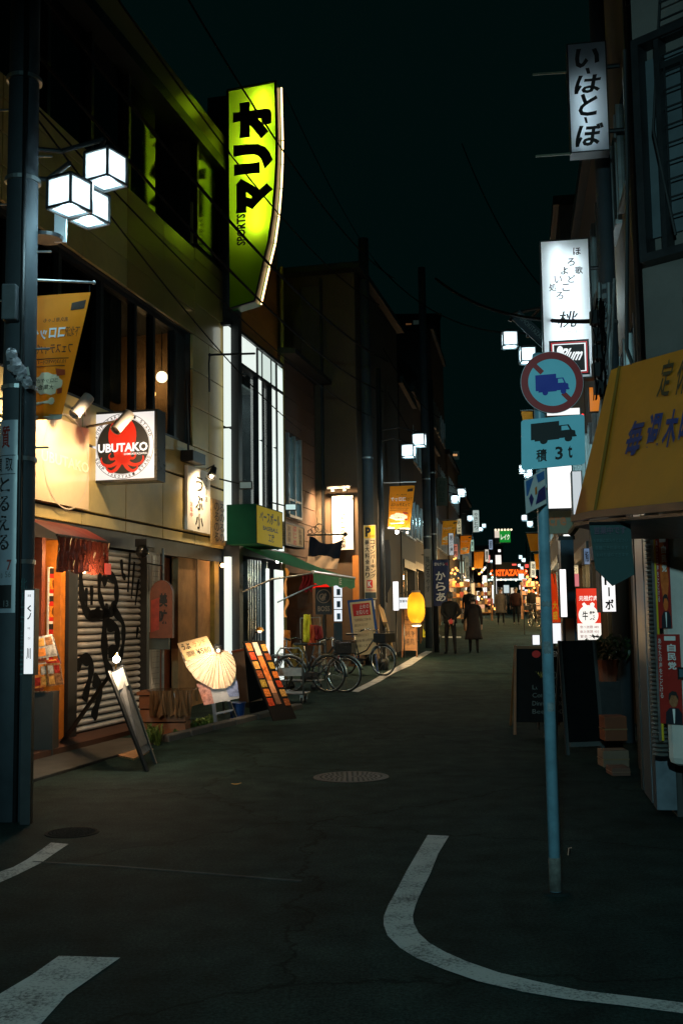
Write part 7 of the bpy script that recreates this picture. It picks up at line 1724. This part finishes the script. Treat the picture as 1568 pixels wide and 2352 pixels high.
pl=facing(75,1135,1219,1171,1246); T=thing('green_shop_sign','bright green far shop sign with pale katakana and bulbs on top','sign',tuple(pl.pt(.5,1)))
pl.slab(MB(),.5,0,-.03,1,1.03,front=-.01).build('case',DST,T); m=MB(); pl.rect(m,.3,0,1,1,0); m.build('green_panel',lit('green_panel',s2l(20,150,50),.75),T); m=MB(); pl.rect(m,0,0,.3,.6,0); m.build('pale_panel',lit('pale_panel',(1,.85,.7),.7),T)
m=MB(); pl.text(m,'レイク',.38,.3,.95,.8,.02,bold=.03); m.build('lettering',lit('pale_letter',(1,1,.85),.9),T)
for k in range(6): MB().ball(pl.pt(.05+.2*k,-.06,.1),.08,8,6).build('bulb',lit('string_bulb',(1,.8,.55),1.5),T)
a=pl.pt(-.05,.5,-.3); MB().tube([a,(a.x,a.y,hz(75))],.1,8).build('pole',DST,T)
def far_box(label,Y,x0,y0,x1,y1,col,st,**k): return lightbox(label,Y,x0,y0,x1,y1,col,st,name='far_light_sign',**k)
W_=(1,.97,.95); FL=[
 (58,1068,1331,1077,1372,W_,1.5,'tall white upright light left of the dark clothed person'),(66,1094,1358,1100,1380,W_,1.3,'short white upright light beside the tan stalls'),(64,1108,1322,1117,1344,W_,1.2,'white square light beneath the small far banner'),(70,1109,1346,1117,1374,W_,1.2,'white light panel below the square light'),
 (78,1127,1344,1136,1386,(.9,1,1),1.4,'tall white panel left of the far trench coat'),(90,1135,1325,1139,1372,W_,1.2,'thin white upright strip left of the arch'),(95,1190,1318,1202,1330,(.8,1,.9),1.2,'white and green lit panel right of the arch letters'),(85,1192,1344,1203,1354,W_,1.3,'small white screen right of the far couple'),
 (80,1204,1354,1218,1362,(.95,.9,1),1.1,'lilac white window strip behind the far couple'),(82,1219,1357,1224,1368,(.8,.85,1),1.0,'bluish small screen near the grey post'),(60,1137,1275,1150,1296,W_,.9,'red and white stacked sign left of the arch'),(63,1119,1275,1124,1292,(1,.3,.25),.9,'small red upright sign beside the stacked one'),
 (88,1175,1295,1185,1299,(1,.12,.08),1.2,'thin red light bar above the arch letters'),(66,1205,1296,1213,1304,(1,.1,.08),1.1,'red lamp box under the right far lantern'),(74,1119,1375,1131,1390,(1,.2,.2),.6,'red lit shop front panel low on the left'),(48,1316,1268,1330,1290,(.8,.95,1),.7,'pale lit sign behind the brown bracket'),
 (17.5,1318,1318,1328,1347,(.9,.25,.3),.6,'small red and white sign above the red restaurant box'),(72,1143,1262,1149,1268,W_,1.2,'tiny white lamp panel under the green sign'),(40,1198,1358,1206,1366,(1,.35,.1),.9,'small orange round-ish lamp box right of the far couple')]
for Y,x0,y0,x1,y1,c,st,lab in FL: far_box(lab,Y,x0,y0,x1,y1,c,st,post=y1>1330,depth=.2)
# strings of bulbs at the stalls
BU=lit('warm_bulb',(1,.42,.10),2.4); BUW=lit('white_bulb',(1,.88,.75),1.6)
def bulbs(label,pts,Y,r,m,name='bulb_string',cat='lamp',lightE=0):
    T=thing(name,label,cat,at(*pts[0],Y))
    for x,y in pts: MB().ball(at(x,y,Y),r*.62,8,6).build('bulb',m,T,smooth=True)
    w=[V(at(x,y-2,Y)) for x,y in pts]
    if len(w)>1: MB().tube(w,.015,5).build('wire',BLK,T)
    if lightE: light('POINT',V(at(*pts[0],Y))+V((0,-.4,-.3)),lightE,WARM,T,.1)
bulbs('cluster of warm bulbs over the food stall left of the dark person',[(1039,1309),(1046,1305),(1036,1316),(1050,1310),(1044,1318)],46,.09,BU,lightE=60)
bulbs('single warm lamp left of the small far banner',[(1046,1282),(1042,1284)],44,.07,BU)
bulbs('pair of warm lamps beneath the far banners',[(1086,1306),(1100,1318),(1107,1310)],60,.11,BU,lightE=50)
bulbs('white bulbs in a row at the arch foot',[(1105,1314),(1110,1308),(1113,1304)],64,.12,BUW)
bulbs('warm lamps on the right hand stalls',[(1213,1336),(1210,1325),(1216,1331)],58,.13,BU,lightE=60)
bulbs('low warm lamps by the far left shop fronts',[(1141,1395),(1136,1398),(1129,1393)],60,.13,BU,lightE=50)
bulbs('small round bulb lamps above the red restaurant sign',[(1367,1298),(1366,1284)],16.4,.03,lit('tiny_bulb',(1,.75,.45),8))
bulbs('small red tail lamp beside the yellow banner corner',[(1337,953)],16.5,.035,lit('red_heart',(1,.03,.02),2.0))
bulbs('lone orange window light high in the dark left of the axis',[(1047,1045),(1042,1045),(1033,1044)],120,.22,lit('dim_orange',(1,.5,.2),.6))
for i,(x,y,c) in enumerate(((775,225,(.5,.6,.2)),(693,66,(.3,.5,.3)),(980,443,(.5,.6,.3)),(955,745,(.9,.4,.15)),(922,440,(.3,.5,.5)),(938,742,(.9,.4,.15)))):
    pass
for lab,pts,Y,r,m,e in (('row of white bulbs along the far left eaves',[(1062,1322),(1066,1326),(1070,1318),(1075,1324)],54,.07,BUW,30),('warm bulbs low among the far left stalls',[(1100,1370),(1106,1376),(1112,1384),(1118,1380),(1124,1388)],62,.09,BU,60),('scatter of red bulbs on the far right shops',[(1208,1312),(1222,1318),(1230,1326)],60,.09,lit('red_bulb',(1,.15,.08),6),20),('warm bulbs above the far right doorways',[(1232,1338),(1238,1344),(1226,1350),(1220,1344)],50,.08,BU,50),('tiny white lights under the arch beam',[(1140,1332),(1150,1331),(1160,1332),(1172,1331),(1184,1333)],108,.16,BUW,200),('greenish lights at the far left of the arch',[(1126,1318),(1130,1326),(1122,1332)],90,.12,lit('green_bulb',(.5,1,.75),5),0),('amber lamps between banner and navy sign',[(1041,1330),(1046,1336),(1052,1328),(1056,1340)],45,.05,BU,40),('pair of pale lamps over the far bicycle',[(1230,1362),(1240,1366)],44,.06,BUW,30)):
    bulbs(lab,pts,Y,r,m,lightE=e)
for Y,x0,y0,x1,y1,c,st,lab in ((50,1230,1372,1242,1400,(1,.55,.25),.7,'orange lit shop front panel beside the grey post'),(62,1206,1370,1216,1396,(1,.75,.5),.7,'amber shop window low on the far right'),(72,1145,1350,1152,1372,(1,.9,.8),.7,'cream window panel behind the far trench coat'),(76,1156,1344,1168,1362,(.8,.95,1),.6,'cool shop window under the arch left'),(80,1172,1350,1182,1374,(1,.85,.65),.7,'warm shop window under the arch right'),(56,1082,1340,1090,1366,(1,.7,.35),.8,'amber window strip behind the dark clothed person'),(47,1030,1330,1040,1372,(1,.6,.25),.5,'dim amber door panel beside the navy banner'),(52,1056,1290,1064,1316,(.75,1,.85),.5,'pale green upright sign under the far banners'),(68,1098,1386,1112,1398,(1,.5,.3),.6,'low red orange stall front on the far left')):
    far_box(lab,Y,x0,y0,x1,y1,c,st,post=True,depth=.2)
for Y,x0,y0,x1,y1,c,st,w,lab in ((33,1030,1225,1040,1275,(.9,.95,1),.35,'居酒屋','dim white upright sign with kanji beside the curled banner'),(39,1048,1192,1058,1226,(1,.85,.5),.4,'そば','amber upright noodle sign high on the left'),(41,1040,1250,1050,1278,(1,.3,.2),.35,'焼肉','dull red upright sign low between banners'),(49,1080,1240,1087,1266,(.6,1,.8),.4,'薬','pale green upright sign behind the small banner'),(57,1113,1262,1121,1290,(1,.95,.85),.5,'質','cream upright sign right of the small far banner'),(62,1122,1240,1130,1262,(.5,.7,1),.4,'服','blue upright sign under the green shop sign'),(40,1218,1290,1228,1326,(1,.9,.7),.5,'珈琲','cream upright coffee sign right of the arch'),(33,1240,1252,1250,1292,(1,.55,.2),.45,'酒場','orange upright sign just left of the blue pillar'),(54,1200,1330,1206,1348,(1,.2,.15),.6,'肉','small red upright sign near the arch leg'),(29,1252,1300,1260,1345,(.9,.95,1),.5,'美容','white upright sign behind the post'),(26,1316,1296,1326,1318,(1,.9,.6),.5,'酒','small yellow sign above the red restaurant box'),(20,1340,1260,1352,1296,(.4,.6,1),.25,'鮨','dim blue sign under the awning bracket')):
    far_box(lab,Y,x0,y0,x1,y1,c,st,post=False,depth=.18,words=w,bold=.02)
# market stall goods
for k,(x,y,Y,c,lab) in enumerate(((1052,1335,46,s2l(190,120,50),'warm lit goods shelf under the bulb cluster'),(1110,1400,56,s2l(200,130,80),'stall shelf with wooden sticks left of the far trench coat'),(1216,1335,58,s2l(190,130,70),'tan stacked goods under the right hand lamps'))):
    p=at(x,y,Y); T=thing('stall_shelf',lab,'shelf',(p[0],Y,hz(Y)),0)
    for j in range(4): MB().box(-.45,.45,0,.5,.4+.45*j,.44+.45*j).build('shelf',mat('stall_wood',s2l(130,85,45),rough=.7,var=.3),T)
    for sx in (-.45,.43): MB().box(sx,sx+.04,0,.5,0,2.0).build('post',mat('stall_wood',s2l(130,85,45)),T)
    rnd=random.Random(k)
    for j in range(4):
        for i in range(5): w=.12+rnd.random()*.04; MB().box(-.43+.17*i,-.43+.17*i+w,.05,.3,.44+.45*j,.44+.45*j+.12+.16*rnd.random()).build('goods',mat('goods_%d'%((i+j)%4),(s2l(200,140,70),s2l(150,60,40),s2l(210,190,150),s2l(90,70,50))[(i+j)%4],rough=.6,var=.3),T)
    light('POINT',(p[0],Y-.5,hz(Y)+1.9),26,WARM,T,.1)
# dark trees / blocks closing the view, behind the arch
house(Fr((at(1180,1400,135)[0]-14,135.0),-20,1),'station_block','dark block closing the street behind the arch',-12,12,8,0,3,win=False)
tb=MB()
# silhouettes of tall buildings in the dark sky with a few lit panes
for lab,x0,x1,yt,Y,wins in (('unlit tower block in the dark sky left of the street axis',890,1010,730,150,[(955,745),(938,752),(1047,1046)]),):
    a,c=at(x0,yt,Y),at(x1,yt,Y); T=thing('tower_block',lab,'building',(a[0],Y,0)); MB().box(a[0],c[0],Y,Y+12,0,a[2]).build('wall',mat('night_wall',(.03,.035,.035),rough=.9,var=.3),T); MB().box(a[0]-.2,c[0]+.2,Y-.2,Y+12,a[2],a[2]+.5).build('roof',DST,T)
    for k,(x,y) in enumerate(wins): p=at(x,y,Y-.1); MB().box(p[0]-.4,p[0]+.4,Y-.12,Y-.02,p[2]-.6,p[2]+.6).build('window',lit('dim_pane_%d'%(k%2),((.25,.4,.35),(.8,.35,.12))[k%2],.03 if k%2==0 else .08),T)
# overhead wires
WI=mat('wire_black',(.003,.003,.0035),rough=.9,var=0,spec=.05)
def wire(label,a,c,sag,r,n=18,group='overhead wires'):
    a=V(a);c=V(c); m=MB().tube([a.lerp(c,i/n)-V((0,0,sag*4*(i/n)*(1-i/n))) for i in range(n+1)],r,5); tag(m.build('overhead_wire',WI),label,'wire',group)
wire('thick overhead cable crossing the cladding and the lime sign',(PX,PY,7.2),at(890,830,27),.5,.022)
wire('overhead cable running just below the thick one',(PX,PY,6.6),at(880,900,27),.5,.018)
wire('thin overhead wire above the lantern lamp',(PX,PY,8.2),at(870,700,27),.6,.012)
wire('thin overhead wire across the lower cladding',(PX,PY,6.1),at(860,960,27),.4,.010)
wire('upper overhead wire from the left pole top',(PX,PY,9.6),at(905,640,30),.8,.014)
wire('overhead wire ending behind the neon sign',(PX+.1,PY,5.9),L.p(9,.6,5.6),.25,.010)
wire('long high wire sweeping across the dark sky to the right',at(1060,330,22),at(1390,760,16),.8,.012)
wire('long wire sweeping from the far left pole to the right lamp',at(860,600,27),at(1385,730,17),.9,.014)
wire('thick dark cable passing across the kanji blade sign',at(1000,640,24),at(1378,737,13),.3,.03)
wire('wire from the neon sign top into the dark',at(655,215,19.6),at(900,640,40),.5,.01)
wire('wire above the second lamp',at(880,800,27),at(1010,960,33),.3,.012)
wire('wire under the second lamp going up the street',at(890,900,27),at(1060,1130,52),.5,.012)
# tangled cable bundle on the right poles
T=thing('cable_bundle','tangled black cable bundle beside the kanji blade sign','cables',at(1370,800,12.3)); rnd=random.Random(9)
for k in range(9):
    x=1362+rnd.uniform(-8,30); P=[at(x+rnd.uniform(-6,6),690+i*28+rnd.uniform(-6,6),12.2+rnd.uniform(-.2,.2)) for i in range(9)]; MB().tube(P,rnd.choice((.006,.009,.014)),6).build('cable',WI,T,smooth=True)
for k in range(5): p=at(1372+rnd.uniform(-8,8),730+k*40,12.2); MB().box(p[0]-.05,p[0]+.05,p[1]-.05,p[1]+.05,p[2]-.08,p[2]+.08).build('junction_box',DST,T)
concrete_pole('dark utility pole behind the cable bundle on the right',1424,13.2,.11,12)
# unseen road lamp behind the viewer, put in for the foreground light
lx,ly=-2.6,-9.0
T=thing('unseen_road_lamp','unseen road lamp with a flat head added behind the viewpoint','street lamp',(lx,ly,0))
MB().lathe([(.1,0),(.1,.3),(.06,.35),(.05,4.4)],(lx,ly,0),14).build('post',DST,T,smooth=True)
MB().tube([(lx,ly,4.4),(lx+.3,ly+.3,4.6),(lx+.6,ly+.6,4.6)],.03,8).build('arm',DST,T)
MB().box(lx+.5,lx+.9,ly+.45,ly+.75,4.55,4.65).build('lamp_head',DST,T,bev=.02)
light('SPOT',(lx+.75,ly+.85,4.5),3000,(.48,.95,1.0),T,.12,(1.8,9,1.0),50,.75)
# clean-up of the font source
bpy.data.objects.remove(_fo); bpy.data.scenes.remove(TS)
